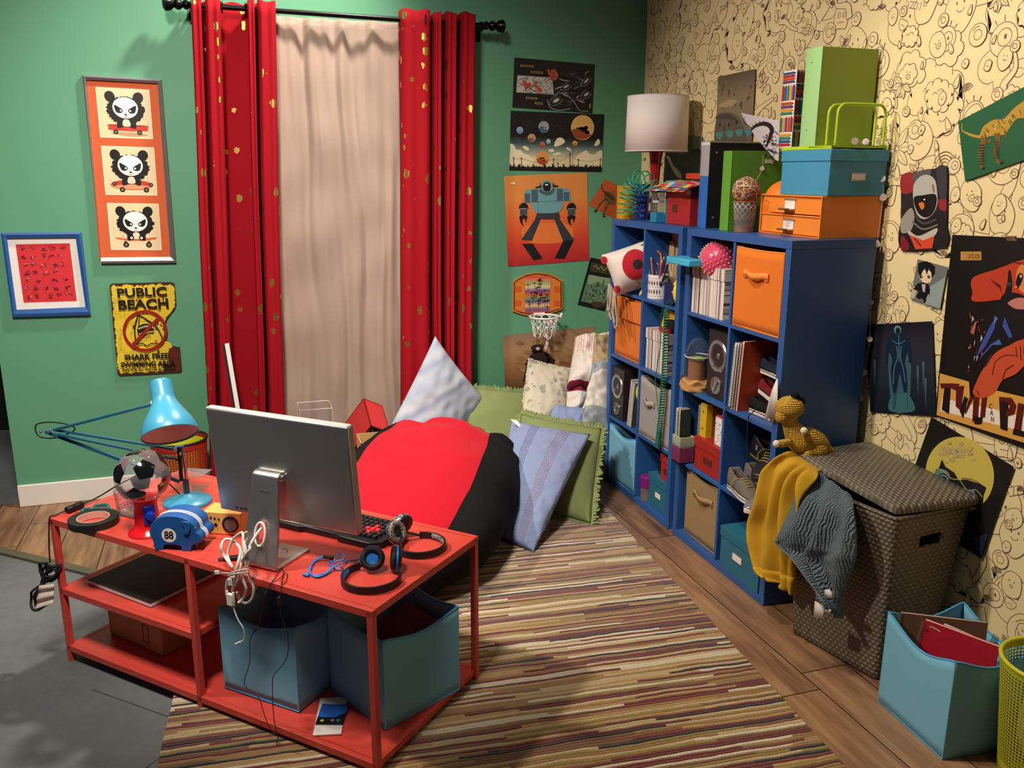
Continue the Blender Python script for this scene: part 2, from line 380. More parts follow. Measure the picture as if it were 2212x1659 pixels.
edge = x.math('MINIMUM', x.math('MINIMUM', fx, x.math('SUBTRACT', 1, fx)), x.math('MULTIPLY', x.math('MINIMUM', fy, x.math('SUBTRACT', 1, fy)), 6))
x.col(x.mix(x.math('LESS_THAN', edge, .012), c_, rgb('2a1c14'))); x._b(gr, .15, .002)
q0 = (-3.6, -.44); q1 = (-.9, -2.77)
g = G().prism([(-7, .06), (-7, -.2), (-3.85, -.22), q0, q1, (-.9, -6), (0, -6), (0, 0), (XW, 0), (XW, .06)][::1], .012, None, -.012)
struct(g, 'floor_planks', m, smooth=0)
d = (V((*q1, 0)) - V((*q0, 0))).normalized(); nn = V((d.y, -d.x, 0)) * .045
a, b = V((*q0, -.012)), V((*q1, -.012)); a2, b2 = a + nn, b + nn
struct(G().prism([(a.x, a.y), (b.x, b.y), (b2.x, b2.y), (a2.x, a2.y)], .0125, None, -.012), 'trim_1', mat('dark_edge_trim', '57533f', .6, var=.25), smooth=0)
# ---------------- rug
m = mat('striped_rug', 'a08050', .95, sheen=.3); x = NT(m); tc = x.n('TexCoord').outputs['Object']; sx = x.n('SeparateXYZ', i0=tc); X_, Y_ = sx.outputs[0], sx.outputs[1]
wob = x.n('TexNoise', i0=x.n('CombineXYZ', i0=x.math('MULTIPLY', X_, 3.5), i1=x.math('MULTIPLY', Y_, 9)).outputs[0], i2=1, i3=4).outputs[0]
yy = x.math('ADD', Y_, x.math('MULTIPLY', wob, .03))
idx = x.math('FLOOR', x.math('DIVIDE', yy, .0125)); fr = x.math('FRACT', x.math('DIVIDE', yy, .0125))
w0 = x.n('TexWhiteNoise', noise_dimensions='1D', i1=idx).outputs[0]
sg = x.math('FLOOR', x.math('ADD', x.math('MULTIPLY', X_, 1.5), x.math('MULTIPLY', w0, 17)))
w1 = x.n('TexWhiteNoise', noise_dimensions='2D', i0=x.n('CombineXYZ', i0=idx, i1=sg).outputs[0]).outputs[0]
c_ = x.ramp(w1, [(0, 'd4b680'), (.16, 'a87c42'), (.3, '6e1c18'), (.42, 'c49a5c'), (.54, '1c1a1c'), (.62, 'ecdcb8'), (.74, '86562e'), (.83, 'a0843c'), (.91, '7c241c')], 'CONSTANT')
fz = x.n('TexNoise', i0=tc, i2=160, i3=3).outputs[0]
x.col(x.mix(x.math('MULTIPLY', fz, .32), c_, rgb('3a2a1a'))); hh = x.math('ADD', x.math('SINE', x.math('MULTIPLY', fr, PI)), fz); x._b(hh, .9, .006)
th_ = R(4.2); RUG = thing('striped_rug', 'ragged striped rug in brown, red and cream covering the floor', 'rug', (-.69, -2.1, 0), -th_)
RUG.rotation_euler.z = th_ * -1
g = G(); nx, ny = 60, 90; xs0, xs1, ys0, ys1 = -1.97, 0, -2.4, 1.5
g.grid(lambda u, v: V((xs0 + (xs1 - xs0) * u + (.004 * noise.noise(V((v * 60, u, 3))) if u in (0, 1) else 0), ys0 + (ys1 - ys0) * v, .012 + .002 * noise.noise(V((u * 40, v * 60, 0))))), nx, ny)
k = len(g.v)
g.grid(lambda u, v: V((xs0 + (xs1 - xs0) * u, ys0 + (ys1 - ys0) * v, .0004)), 2, 2)
for i in (0, nx - 1):
    g.add([g.v[i * ny + j] for j in range(ny)] + [V((g.v[i * ny + j].x, g.v[i * ny + j].y, .0004)) for j in range(ny)], [(j, j + 1, ny + j + 1, ny + j) for j in range(ny - 1)])
g.build('rug_pile', m, RUG, smooth=60)
# ---------------- blue shelf units
XS = -.4215; DEP = .375; HS = 1.47; TB = .033; TS = .036; TD = .016; PIT = .355
BLUE = mat('blue_shelf_paint', (44, 88, 150), .38, var=.06, vscale=3)
def shelf(y0, label):
    t = thing('shelf_unit', label, 'shelf', (XS, y0, 0)); D = DEP; Wd = .77
    G().bb((0, 0, HS - TB), (D, Wd, HS)).build('top_board', BLUE, t, bev=.0015); G().bb((0, 0, 0), (D, Wd, TB)).build('bottom_board', BLUE, t, bev=.0015)
    for a in (0, Wd - TS): G().bb((.0005, a + .0005, TB), (D, a + TS - .0005, HS - TB)).build('side_panel', BLUE, t, bev=.001)
    G().bb((D - .006, TS, TB), (D - .001, Wd - TS, HS - TB)).build('shade_back_panel', BLUE, t)  # unseen back, added to keep the cells dark
    for k in (1, 2, 3): G().bb((.002, TS, TB + k * PIT - TD), (D - .006, Wd - TS, TB + k * PIT)).build('shelf_board', BLUE, t, bev=.001)
    for k in range(4): G().bb((.003, Wd / 2 - TD / 2, TB + k * PIT), (D - .006, Wd / 2 + TD / 2, TB + (k + 1) * PIT - TD)).build('divider', BLUE, t, bev=.001)
    return t
YR = -2.1084; YL = YR + .77 + .0436
shelf(YR, 'blue cube shelf unit nearer the wicker hamper, with the orange drawers on top')
shelf(YL, 'blue cube shelf unit in the corner, with the white table lamp on top')
def zc(r): return TB + (4 - r) * PIT       # floor of row r (1 = top)
# ---------------- red desk
DL = V((-3.0402, -1.6676, 0)); TH = -.8018; DEX = V((cos(TH), sin(TH), 0)); DEY = V((-sin(TH), cos(TH), 0)); DH = .5386; LEN = 1.384; WID = .579
RED = mat('red_powder_coat', (208, 72, 60), .34, bump=.04, bscale=500)
T = thing('metal_desk', 'low red metal desk with open shelves, carrying the monitor', 'desk', DL, TH); LG = .02
def tray(name, x0, x1, z, lip=.022):
    g = G().bb((x0, 0, z - .004), (x1, WID, z))
    for a, b in (((x0, 0), (x1, LG * .9)), ((x0, WID - LG * .9), (x1, WID)), ((x0, LG * .9), (x0 + LG * .9, WID - LG * .9)), ((x1 - LG * .9, LG * .9), (x1, WID - LG * .9))): g.bb((*a, z - lip), (*b, z + .0012))
    g.build(name, RED, T, bev=.0015)
tray('tabletop', 0, LEN, DH - .0012); tray('shelf', LG * .3, .667, .275); tray('bottom_shelf', LG * .3, LEN - LG * .3, .05)
for lx in (0, .657, LEN - LG):
    for ly in (0, WID - LG): G().bb((lx, ly, 0.012 if lx > .5 else -.012), (lx + LG, ly + LG, DH - .005)).build('leg', RED, T, bev=.001)
def desk(x, y, z=0): return DL + DEX * x + DEY * y + V((0, 0, z))
# ---------------- curtains
def folds(lobes, yf, yb, n=7):              # front lobes with narrow deep valleys between
    P = []
    for i, (a, b) in enumerate(lobes):
        w_ = b - a
        P += [(a + .004, yb), (a + .003, (yf * .7 + yb * .3)), (a + w_ * .18, yf - .006), (a + w_ * .5, yf), (a + w_ * .82, yf - .006), (b - .003, (yf * .7 + yb * .3)), (b - .004, yb)]
    return [(p.x, p.y) for p in spline([(q[0], q[1], 0) for q in P], n)]
m = mat('red_curtain_cloth', (176, 22, 34), .85, spec=.15, bump=.1, bscale=900); x = NT(m); tc = x.n('TexCoord').outputs['Object']
wz = x.n('TexNoise', i0=tc, i2=30, i3=2).outputs[1]; tw = x.n('VectorMath', operation='ADD', i0=tc, i1=x.n('VectorMath', operation='SCALE', i0=wz, i3=.03).outputs[0]).outputs[0]; vv = x.n('TexVoronoi', i0=x.n('VectorMath', operation='MULTIPLY', i0=tw, i1=(1, 1, .7)).outputs[0], i2=17); n2 = x.n('TexNoise', i0=tc, i2=2.2).outputs[0]; n3 = x.n('TexNoise', i0=tc, i2=90).outputs[0]
wn = x.n('SeparateColor', i0=vv.outputs['Color']).outputs[0]
fl = x.math('MULTIPLY', x.math('LESS_THAN', x.math('ADD', vv.outputs[0], x.math('MULTIPLY', n3, .16)), x.math('MULTIPLY', x.math('POWER', n2, 1.3), x.math('ADD', .35, x.math('MULTIPLY', wn, .5)))), x.math('GREATER_THAN', wn, .45))
x.col(x.mix(fl, rgb((150, 15, 27)), rgb('e0b25a'))); x.t.links.new(fl, x.b.inputs['Metallic']); x.t.links.new(x.math('SUBTRACT', .85, x.math('MULTIPLY', fl, .5)), x.b.inputs['Roughness'])
CURT = m; CHROME = mat('dark_chrome', '6a6a70', .2, 1)
def curtain(name, label, lobes, ztop, dx, grom):
    t = thing(name, label, 'curtain', ((lobes[0][0] + lobes[-1][1]) / 2, -.11, .02)); path = folds(lobes, -.155, -.045); nz = 40; x0 = path[0][0]; xc = (lobes[0][0] + lobes[-1][1]) / 2
    def f(u, v):
        i = min(len(path) - 1, int(round(u * (len(path) - 1)))); px, py = path[i]; z = .015 + (ztop - .015) * v; dn = 1 - v
        a = noise.noise(V((px * 7, z * .9, 2))) * .022 * dn
        return V((px + dx * dn + a, py + noise.noise(V((px * 5, z * 1.3, 7))) * .02 * dn, z + (.006 * sin(px * 60) if v == 1 else 0)))
    G().grid(f, len(path), nz).build('drape', CURT, t, world=True, smooth=180, solid=.003)
    for gx, gy in grom:
        G().tube([(gx, gy + .024 * sin(a / 14 * 2 * PI) * .45, RODZ(gx) + .026 * cos(a / 14 * 2 * PI)) if 0 else V((gx + .004 * sin(a / 14 * 2 * PI), gy + .024 * sin(a / 14 * 2 * PI), RODZ(gx) + .024 * cos(a / 14 * 2 * PI))) for a in range(14)], .005, 6, True).build('grommet', CHROME, t, world=True)
    return t
def RODZ(x_): return 2.484 + (x_ + 2.4) * -.0125
lx_ = lambda *px: [PY(p, 25, -.15).x for p in px]
q = lx_(413, 438, 444, 478, 535, 552, 557, 598)
curtain('red_curtain', 'red gold-flecked curtain nearer the panda picture', [(q[0], q[1]), (q[2], q[3]), (q[4], q[5]), (q[6], q[7])], 2.515, -.10, [(q[3] + .005, -.1), (q[4] - .005, -.1)])
q = lx_(868, 933, 938, 955, 965, 989, 998, 1030)
curtain('red_curtain', 'red gold-flecked curtain behind the tall pale blue pillow', [(q[0], q[1]), (q[2], q[3]), (q[4], q[5]), (q[6], q[7])], 2.515, -.05, [(q[1] - .035, -.148), (q[3] + .004, -.1), (q[5] + .005, -.1)])
BEI = mat('beige_sheer_cloth', (158, 136, 120), .8, sheen=.2, bump=.08, bscale=1200)
t = thing('beige_curtain', 'beige drape gathered on the rod between the two red curtains', 'curtain', (-1.76, -.05, .02))
fp = [(-2.16, 0), (-2.03, 1), (-1.95, -.9), (-1.87, 1), (-1.8, -.4), (-1.74, .9), (-1.68, -.8), (-1.6, .6), (-1.54, .2), (-1.48, -1), (-1.42, .9), (-1.36, -.3)]
def f(u, v):
    X = -2.16 + .8 * u; z = .02 + 2.445 * v; dn = 1 - v; xx = X + .05 * dn * (X + 1.6) + noise.noise(V((X * 3, z * 1.1, 5))) * .05 * (1 - v ** 6)
    for k in range(len(fp) - 1):
        if fp[k][0] <= X <= fp[k + 1][0] + 1e-6:
            s_ = (X - fp[k][0]) / (fp[k + 1][0] - fp[k][0]); s_ = s_ * s_ * (3 - 2 * s_); w_ = fp[k][1] * (1 - s_) + fp[k + 1][1] * s_; break
    w_ = w_ * (.55 + .6 * noise.noise(V((X * 9, z * .8, 1)))) + .35 * sin(X * 75 + 2 * noise.noise(V((X * 4, z, 3)))) * max(0, v - .45) * 1.5 + .5 * noise.noise(V((X * 26, z * 1.6, 9)))
    return V((xx, -.042 + w_ * -.024 + .012 * noise.noise(V((X * 8, z * 4, 8))), z))
G().grid(f, 220, 60).build('drape', BEI, t, world=True, smooth=180, solid=.002)
t = thing('curtain_rod', 'black metal curtain rod with turned finials above the drapes', 'curtain rod', (-1.7, -.1, 2.47)); BM = mat('black_metal', '141213', .3, .6)
def rp(x_): return V((x_, -.1, RODZ(x_)))
G().rod(rp(-2.5), rp(-.98), .0125, 16).build('pole', BM, t, world=True)
pf = [(.0001, 0), (.018, 0), (.018, .012), (.013, .02), (.022, .03), (.022, .04), (.014, .05), (.024, .062), (.026, .075), (.016, .09), (.03, .105), (.034, .13), (.02, .14), (.0001, .142)]
for s_, a in ((1, rp(-1.03)), (-1, rp(-2.46))): G().lathe(pf, 20, M.Translation(a) @ frame((s_, 0, 0))).build('finial', BM, t, world=True)
for xb in (-1.015, -2.47): g = G(); a = rp(xb); g.rod(a + V((0, .0, -.018)), V((xb, -.002, a.z - .018)), .009); g.box(V((xb, -.004, a.z - .03)), (.03, .008, .08)); g.build('bracket', BM, t, world=True)
# ================= pictures and posters on the walls
CA = (0, 0, 2.676); CB = (0, 480, 2.676); CE = (1040, 100, 4.1475); CF = (1040, 460, 4.1475); CG = (1280, 160, 4.608); CH = (1540, 80, 3.607); CI = (1840, 160, 4.148); CJ = (1840, 540, 4.148); CK = (1600, 820, 3.191)
def art(C, d, wall='y', eps=.00012): return Art((wall_y if wall == 'y' else wall_x)(d), eps, *C)
def qmap(C, quad, d, wall='y'):             # art space 0..100 over a quad (tl, tr, br, bl)
    f = (wall_y if wall == 'y' else wall_x)(d); a, b, c, e = [V((C[0] + x / C[2], C[1] + y / C[2], 0)) for x, y in quad]
    def mp(x, y, h):
        u, v = x / 100, y / 100; p = (a * (1 - u) + b * u) * (1 - v) + (e * (1 - u) + c * u) * v; return f(p.x, p.y, h)
    return Art(mp)
def picframe(C, outer, inner, d, m, t, lip=.006):
    f = wall_y(0); g = G(); k = 4; P = lambda q, h: f(C[0] + q[0] / C[2], C[1] + q[1] / C[2], h)
    mid = [((a[0] * .6 + b[0] * .4), (a[1] * .6 + b[1] * .4)) for a, b in zip(outer, inner)]
    rings = [[P(q, .001) for q in outer], [P(q, d * .8) for q in outer], [P(q, d) for q in mid], [P(q, d * .75) for q in inner], [P(q, lip) for q in inner]]
    for i in range(4):
        for s_ in range(4): g.add([rings[i][s_], rings[i][(s_ + 1) % 4], rings[i + 1][(s_ + 1) % 4], rings[i + 1][s_]], [(0, 1, 2, 3)])
    return g.build('frame', m, t, world=True, smooth=20)
rnd = random.Random(3)
# panda picture
t = thing('picture_frame', 'tall silver framed picture of three pandas on skateboards', 'picture', PY(280, 365, 0))
outer = [(475, 432), (932, 458), (1018, 1518), (586, 1523)]; inner = [(500, 460), (910, 482), (985, 1486), (580, 1490)]
picframe(CA, outer, inner, .022, mat('brushed_silver', 'a8a4a2', .35, .8), t)
a = art(CA, .006); a.sheet([(490, 450), (920, 470), (1000, 1500), (574, 1500)], (206, 92, 46), .004).build('mat_board', t, MATTE)
def panda(quad, k):
    A = qmap(CA, quad, .0065); rr = random.Random(k)
    A.sheet([(-1.5, -1), (101, -1), (101, 101.5), (-1.5, 101.5)], (246, 236, 210), .0005); A.rect(0, 0, 100, 100, (232, 205, 160))
    BK = (22, 18, 18); bx = 4
    if k == 0: A.blob([(20, 92), (60, 89), (92, 94), (60, 98)], (190, 150, 110)); A.blob([(20, 74), (88, 74), (92, 80), (86, 86), (22, 86), (17, 79)], (200, 60, 40)); A.line([(20, 75.5), (88, 75.5)], 1.2, (90, 30, 25)); W_ = [(30, 89, 5), (76, 89, 5)]
    elif k == 1: A.ell(52, 80, 42, 11, (222, 96, 60)); A.ell(52, 77, 38, 7, (190, 60, 44)); A.ell(52, 84, 33, 5, (236, 150, 110)); W_ = [(33, 90, 5.5), (80, 90, 5.5), (18, 78, 4), (90, 79, 4)]
    else: A.blob([(12, 74), (50, 78), (90, 73), (86, 79), (50, 82), (16, 79)], (206, 110, 66)); W_ = [(30, 90, 6), (76, 90, 6)]; A.rect(27, 82, 5, 6, BK); A.rect(74, 82, 5, 6, BK)
    for x_, y_, r_ in W_: A.ell(x_, y_, r_, r_, BK); A.ell(x_, y_, r_ * .5, r_ * .5, (130, 110, 95))
    P = []
    for i in range(80):
        q = 2 * PI * i / 80; r_ = 1 + rr.uniform(-.04, .1); P.append((52 + 35 * cos(q) * r_, 43 + 26 * sin(q) * r_ * (1.1 if sin(q) > 0 else 1)))
    for ex in (24, 78): A.ell(ex, 17, 10, 11.5, BK, 15 if ex > 50 else -15)
    A.poly(P, BK); A.blob([(38, 62), (66, 62), (70, 80), (58, 78), (52, 72), (46, 78), (34, 80)], BK); A.blob([(47, 64), (57, 64), (59, 76), (45, 76)], (225, 210, 180))
    A.ell(52, 39, 24.5, 22, (240, 232, 214)); A.ell(52, 37, 23.5, 20, (250, 244, 230))
    for s_ in (-1, 1):
        A.blob([(52 + s_ * 5, 44), (52 + s_ * 9, 50), (52 + s_ * 18, 48), (52 + s_ * 21, 34), (52 + s_ * 12, 38)], BK); A.ell(52 + s_ * 9, 45, 2, 2, (250, 245, 235))
    A.blob([(49, 52), (55, 52), (52, 55)], BK); A.line([(49, 57.5), (55, 57.5)], .9, BK)
    if k == 2:
        for s_ in (-1, 1): A.ell(52 + s_ * 10, 74, 5, 5.5, BK); A.ell(52 + s_ * 10, 75, 2.5, 3, (240, 230, 210))
    for i in range(12): A.ell(rr.uniform(6, 94), rr.uniform(40, 75), .7, .7, (90, 70, 55), 0, 6, False)
    A.build('print', t)
panda([(556, 505), (860, 522), (882, 800), (583, 790)], 0); panda([(588, 845), (888, 855), (907, 1126), (614, 1122)], 1); panda([(622, 1176), (914, 1180), (932, 1442), (646, 1440)], 2)
# blue framed red picture
t = thing('picture_frame', 'square blue framed picture with a red print inside a white mat', 'picture', PY(98, 590, 0))
picframe(CB, [(5, 62), (470, 55), (525, 537), (72, 549)], [(40, 92), (437, 88), (494, 490), (96, 506)], .024, mat('blue_frame_paint', (44, 88, 150), .35), t)
art(CB, .006).sheet([(30, 80), (448, 75), (505, 502), (84, 518)], (236, 226, 216), .004).build('mat_board', t, MATTE)
A = qmap(CB, [(90, 128), (403, 122), (444, 456), (137, 465)], .0065); A.sheet([(0, 0), (100, 0), (100, 100), (0, 100)], (214, 52, 58), .0005)
for r_ in range(7):
    for c_ in range(5):
        if rnd.random() < .93:
            x, y = 12 + c_ * 18 + rnd.uniform(-3, 3), 8 + r_ * 13.5 + rnd.uniform(-2, 2); A.line([(x + rnd.uniform(-7, 7), y + rnd.uniform(-4, 4)) for _ in range(6)], .8, (120, 36, 48), sm=3); A.line([(x + rnd.uniform(-5, 5), y + rnd.uniform(-4, 4)) for _ in range(5)], .7, rnd.choice([(60, 40, 70), (230, 130, 130), (90, 30, 40)]), sm=3)
A.build('print', t)
# beach sign
A = art(CB, .008); YEL = (222, 190, 52); DK = (38, 24, 18)
edge = [(634, 366), (648, 354), (820, 350), (992, 346), (1010, 356), (1020, 480), (1010, 505), (985, 535), (966, 562), (957, 600), (958, 650), (968, 690), (985, 712), (1040, 723), (1052, 858), (1042, 868), (860, 880), (694, 888), (680, 876), (655, 620)]
A.sheet(edge, (66, 42, 30), .006)
P = []; L = len(edge); ctr = (840, 620)
for i in range(L):
    a0, b0 = edge[i], edge[(i + 1) % L]; n = max(2, int(math.hypot(b0[0] - a0[0], b0[1] - a0[1]) / 7))
    for k in range(n):
        x, y = a0[0] + (b0[0] - a0[0]) * k / n, a0[1] + (b0[1] - a0[1]) * k / n; z_ = noise.noise(V((x * .05, y * .05, 1))) * 12 + rnd.uniform(0, 9) + 7
        if x > 975 and y > 480: z_ += 14
        if x > 960 and y > 690: z_ += 34
        if y < 365 or y > 868: z_ += 4
        d_ = math.hypot(ctr[0] - x, ctr[1] - y); P.append((x + (ctr[0] - x) / d_ * max(2, z_), y + (ctr[1] - y) / d_ * max(2, z_)))
A.poly(P, YEL); A.blob([(980, 730), (1025, 740), (1040, 850), (1000, 860), (975, 800)], (92, 36, 24))
for i in range(60): A.blob([(x0 + rnd.uniform(-6, 6), y0 + rnd.uniform(-6, 6)) for x0, y0 in [(rnd.uniform(660, 950), rnd.uniform(370, 870))] for _ in range(5)], rnd.choice([(196, 164, 60), (236, 214, 110), (160, 110, 40), (226, 200, 90)]), 3)
for i in range(26): x, y = rnd.gauss(890, 60), rnd.gauss(560, 110); x = min(x, 945); r_ = rnd.uniform(2, 9); A.ell(x, y, r_, r_ * rnd.uniform(.7, 1.2), (142, 30, 22), 0, 9)
SB = (30, 22, 18)
A.ring(838, 600 + 28, 122, 110, 3, YEL)
A.line([(783, 690), (778, 620), (790, 560), (806, 540), (850, 565), (900, 600), (930, 650), (945, 690)], 7, SB, sm=6); A.line([(806, 545), (800, 600), (796, 640)], 4, SB, sm=4)
A.blob([(795, 640), (800, 605), (830, 588), (868, 592), (890, 618), (884, 640), (850, 640), (820, 662)], SB)
for k in range(8): x = 800 + k * 11; A.poly([(x, 612 - k * 1.5 - 8 * sin(k / 7 * PI)), (x + 9, 610 - k * 1.5 - 8 * sin(k / 7 * PI)), (x + 5, 624 - k * 1.2 - 8 * sin(k / 7 * PI))], (240, 225, 150)); A.poly([(x + 4, 650 - k * 2), (x + 12, 648 - k * 2), (x + 8, 638 - k * 2)], (240, 225, 150))
A.line([(780, 712), (820, 700), (850, 714), (880, 700), (940, 706)], 6, SB, sm=5); A.line([(800, 672), (840, 655), (875, 660)], 3, SB, sm=4)
A.ring(838, 628, 121, 112, 17, (150, 28, 22)); A.line([(768, 708), (925, 545)], 19, (150, 28, 22))
A.text('PUBLIC', [(674, 383), (962, 372), (965, 426), (680, 436)], SB, .03); A.text('BEACH', [(682, 450), (970, 438), (975, 496), (686, 507)], SB, .03)
A.text('SHARK FREE', [(718, 766), (975, 754), (978, 785), (720, 798)], SB, .045); A.text('SWIMMING AREA', [(697, 809), (1012, 797), (1014, 826), (700, 839)], SB, .045); A.text('SAFE FOR ALL WATER ACTIVITIES', [(705, 847), (1012, 837), (1014, 852), (707, 863)], SB, .04)
A.build('metal_sign', None, PRINT, 'rusty yellow metal beach sign with a bite out of its edge', 'sign')
def poster(C, quad, label, cat='poster', col='ffffff', d=.003, wall='y', name='poster'): A = art(C, d, wall); A.q = quad; A.nm = (name, label, cat); A.sheet(quad, col); return A
def done(A, g=None, m=None): return A.build(A.nm[0], None, m, A.nm[1], A.nm[2], g)
# dark comic poster
A = poster(CE, [(295, 100), (1017, 163), (993, 600), (277, 548)], 'black comic poster with a crouching grey figure, highest on the green wall', col=(20, 18, 18))
A.poly([(322, 260), (635, 282), (648, 432), (312, 412)], (190, 184, 176))
for i in range(46):
    y = rnd.uniform(266, 420); x = rnd.uniform(320, 620); A.line([(x, y), (min(636, x + rnd.uniform(20, 120)), max(275, min(424, y + rnd.uniform(-90, 90))))], rnd.uniform(1.5, 5), rnd.choice([(60, 56, 56), (110, 104, 100), (36, 32, 32), (230, 225, 215)]), up=i % 4 == 0)
A.poly([(365, 300), (395, 400), (440, 345), (470, 405), (440, 330), (410, 330), (395, 310)], (186, 66, 48)); A.poly([(460, 320), (520, 420), (550, 390), (500, 350), (490, 318)], (196, 76, 56))
for i in range(60):
    t0 = rnd.uniform(0, 1); cx, cy = 690 + rnd.uniform(0, 280), 225 + rnd.uniform(0, 330); an = rnd.uniform(-.9, .6); l_ = rnd.uniform(20, 70)
    if cx + l_ > 985: continue
    c_ = rnd.choice([(120, 114, 120), (66, 62, 68), (48, 46, 50), (170, 166, 166), (90, 84, 92), (36, 34, 38)]); A.line([(cx - l_ * cos(an), cy - l_ * sin(an) * .8), (cx, cy + 10 * an), (cx + l_ * cos(an), cy + l_ * sin(an) * .7)], rnd.uniform(3, 12), c_, sm=5, up=i % 3 == 0, wf=lambda q: sin(PI * min(.97, max(.03, q))))
for (cx, cy, rx, ry, ro) in ((670, 485, 50, 28, -30), (940, 430, 40, 22, -40), (760, 360, 42, 18, -30), (940, 310, 46, 18, -45)): A.ell(cx, cy, rx, ry, (58, 55, 60), ro); A.ring(cx, cy, rx + 14, ry + 10, 4, (150, 145, 150), ro, 24, 40, 300); A.ell(cx, cy, rx * .6, ry * .5, (196, 192, 186), ro)
A.line([(590, 480), (620, 550), (700, 572), (790, 560)], 5, (190, 186, 190), sm=5); A.line([(640, 440), (740, 420), (830, 500), (880, 575), (960, 580)], 8, (130, 126, 130), sm=5)
A.blob([(590, 210), (640, 175), (690, 215), (680, 290), (640, 305), (605, 260)], (176, 78, 58)); A.blob([(600, 195), (650, 165), (705, 200), (690, 250), (660, 205), (620, 215)], (26, 20, 22)); A.line([(610, 225), (650, 250), (630, 285)], 5, (60, 22, 20), sm=4)
for (x, y, w_) in ((348, 163, 122), (440, 220, 112), (400, 452, 102), (477, 497, 74)): A.poly([(x, y), (x + w_, y + 8), (x + w_ - 3, y + 28), (x - 2, y + 20)], (150, 116, 70)); A.line([(x + 8, y + 11), (x + w_ - 10, y + 18)], 7, (54, 38, 26))
A.rect(964, 513, 16, 42, (150, 116, 90)); done(A)
# planets poster
A = poster(CE, [(262, 577), (1100, 610), (1078, 1125), (250, 1110)], 'space poster of planets hanging over a dark city skyline', col=(22, 20, 20))
A.vgrad([(258, 800), (1090, 830), (1080, 1090), (250, 1080)], [(22, 20, 20), (60, 84, 84), (150, 160, 140), (226, 206, 160), (226, 206, 160)])
for i in range(90): A.ell(rnd.uniform(275, 1080), rnd.uniform(620, 820), 1.5, 1.5, (170, 170, 170), 0, 5, False)
CR = (236, 220, 180)
A.poly([(258, 870), (290, 880), (310, 925), (350, 930), (380, 960), (420, 975), (470, 1010), (470, 1060), (254, 1060)], CR); A.poly([(820, 1060), (850, 985), (900, 950), (940, 930), (965, 960), (1010, 975), (1050, 940), (1082, 930), (1079, 1070)], CR)
for P in ([(655, 870), (680, 825), (720, 820), (748, 855), (720, 880), (660, 900)], [(368, 900), (400, 895), (430, 925), (400, 930)], [(1010, 885), (1045, 830), (1062, 860), (1040, 890)], [(640, 965), (690, 950), (715, 965), (660, 978)], [(600, 925), (640, 920), (650, 945), (610, 945)], [(760, 905), (790, 915), (810, 940), (770, 925)]): A.blob(P, CR)
def planet(x, y, r_, c1, c2):
    A.ell(x, y, r_, r_ * 1.08, c1)
    for i in range(int(r_ / 3)): q = rnd.uniform(-.6, .6); A.ell(x + q * r_ * .8, y + rnd.uniform(.0, .7) * r_, r_ * rnd.uniform(.08, .22), r_ * rnd.uniform(.05, .15), c2, 0, 8, False)
    A.blob([(x - r_ * .95, y + r_ * .25), (x - r_ * .4, y + r_ * .1), (x + r_ * .2, y + r_ * .5), (x + r_ * .8, y + r_ * .65), (x, y + r_ * 1.03), (x - r_ * .7, y + r_ * .75)], c2)
planet(906, 728, 104, (224, 178, 104), (150, 72, 40)); planet(558, 722, 48, (150, 160, 158), (70, 96, 130)); planet(344, 752, 30, (140, 160, 200), (110, 130, 190)); planet(450, 822, 36, (190, 150, 116), (130, 84, 66)); planet(546, 880, 24, (206, 96, 66), (170, 70, 50)); planet(600, 853, 20, (170, 200, 206), (140, 176, 190)); planet(838, 870, 23, (224, 160, 70), (190, 120, 50)); planet(548, 1000, 57, (222, 150, 80), (186, 70, 40))
A.line([(668, 700), (770, 775)], 6, (150, 72, 44), wf=lambda q: .2 + .8 * sin(PI * q)); A.line([(838, 893), (818, 930), (815, 1085)], 1.5, (40, 34, 30))
BKC = (26, 22, 20); P = [(251, 1108), (251, 1078)]; x = 256
while x < 1076: w_ = rnd.uniform(4, 14); h_ = 1084 - rnd.choice([4, 8, 10, 14, 22, 32]) - (x - 250) * -.008; P += [(x, h_), (min(1076, x + w_), h_)]; x += w_
A.poly(P + [(1078, 1120)], BKC)
for (x, y) in ((288, 988), (358, 993), (645, 1000), (685, 1035), (793, 950), (868, 1005), (1066, 1000)): A.line([(x, y), (x, 1085)], 5, BKC); A.line([(x - 10, y + 14), (x + 10, y + 14)], 3, BKC)
A.line([(288, 998), (323, 1012), (358, 1003), (500, 1040), (645, 1012), (720, 1020), (793, 968), (830, 1000), (868, 1015), (960, 1030), (1066, 1010)], 1.6, BKC, sm=4); done(A)
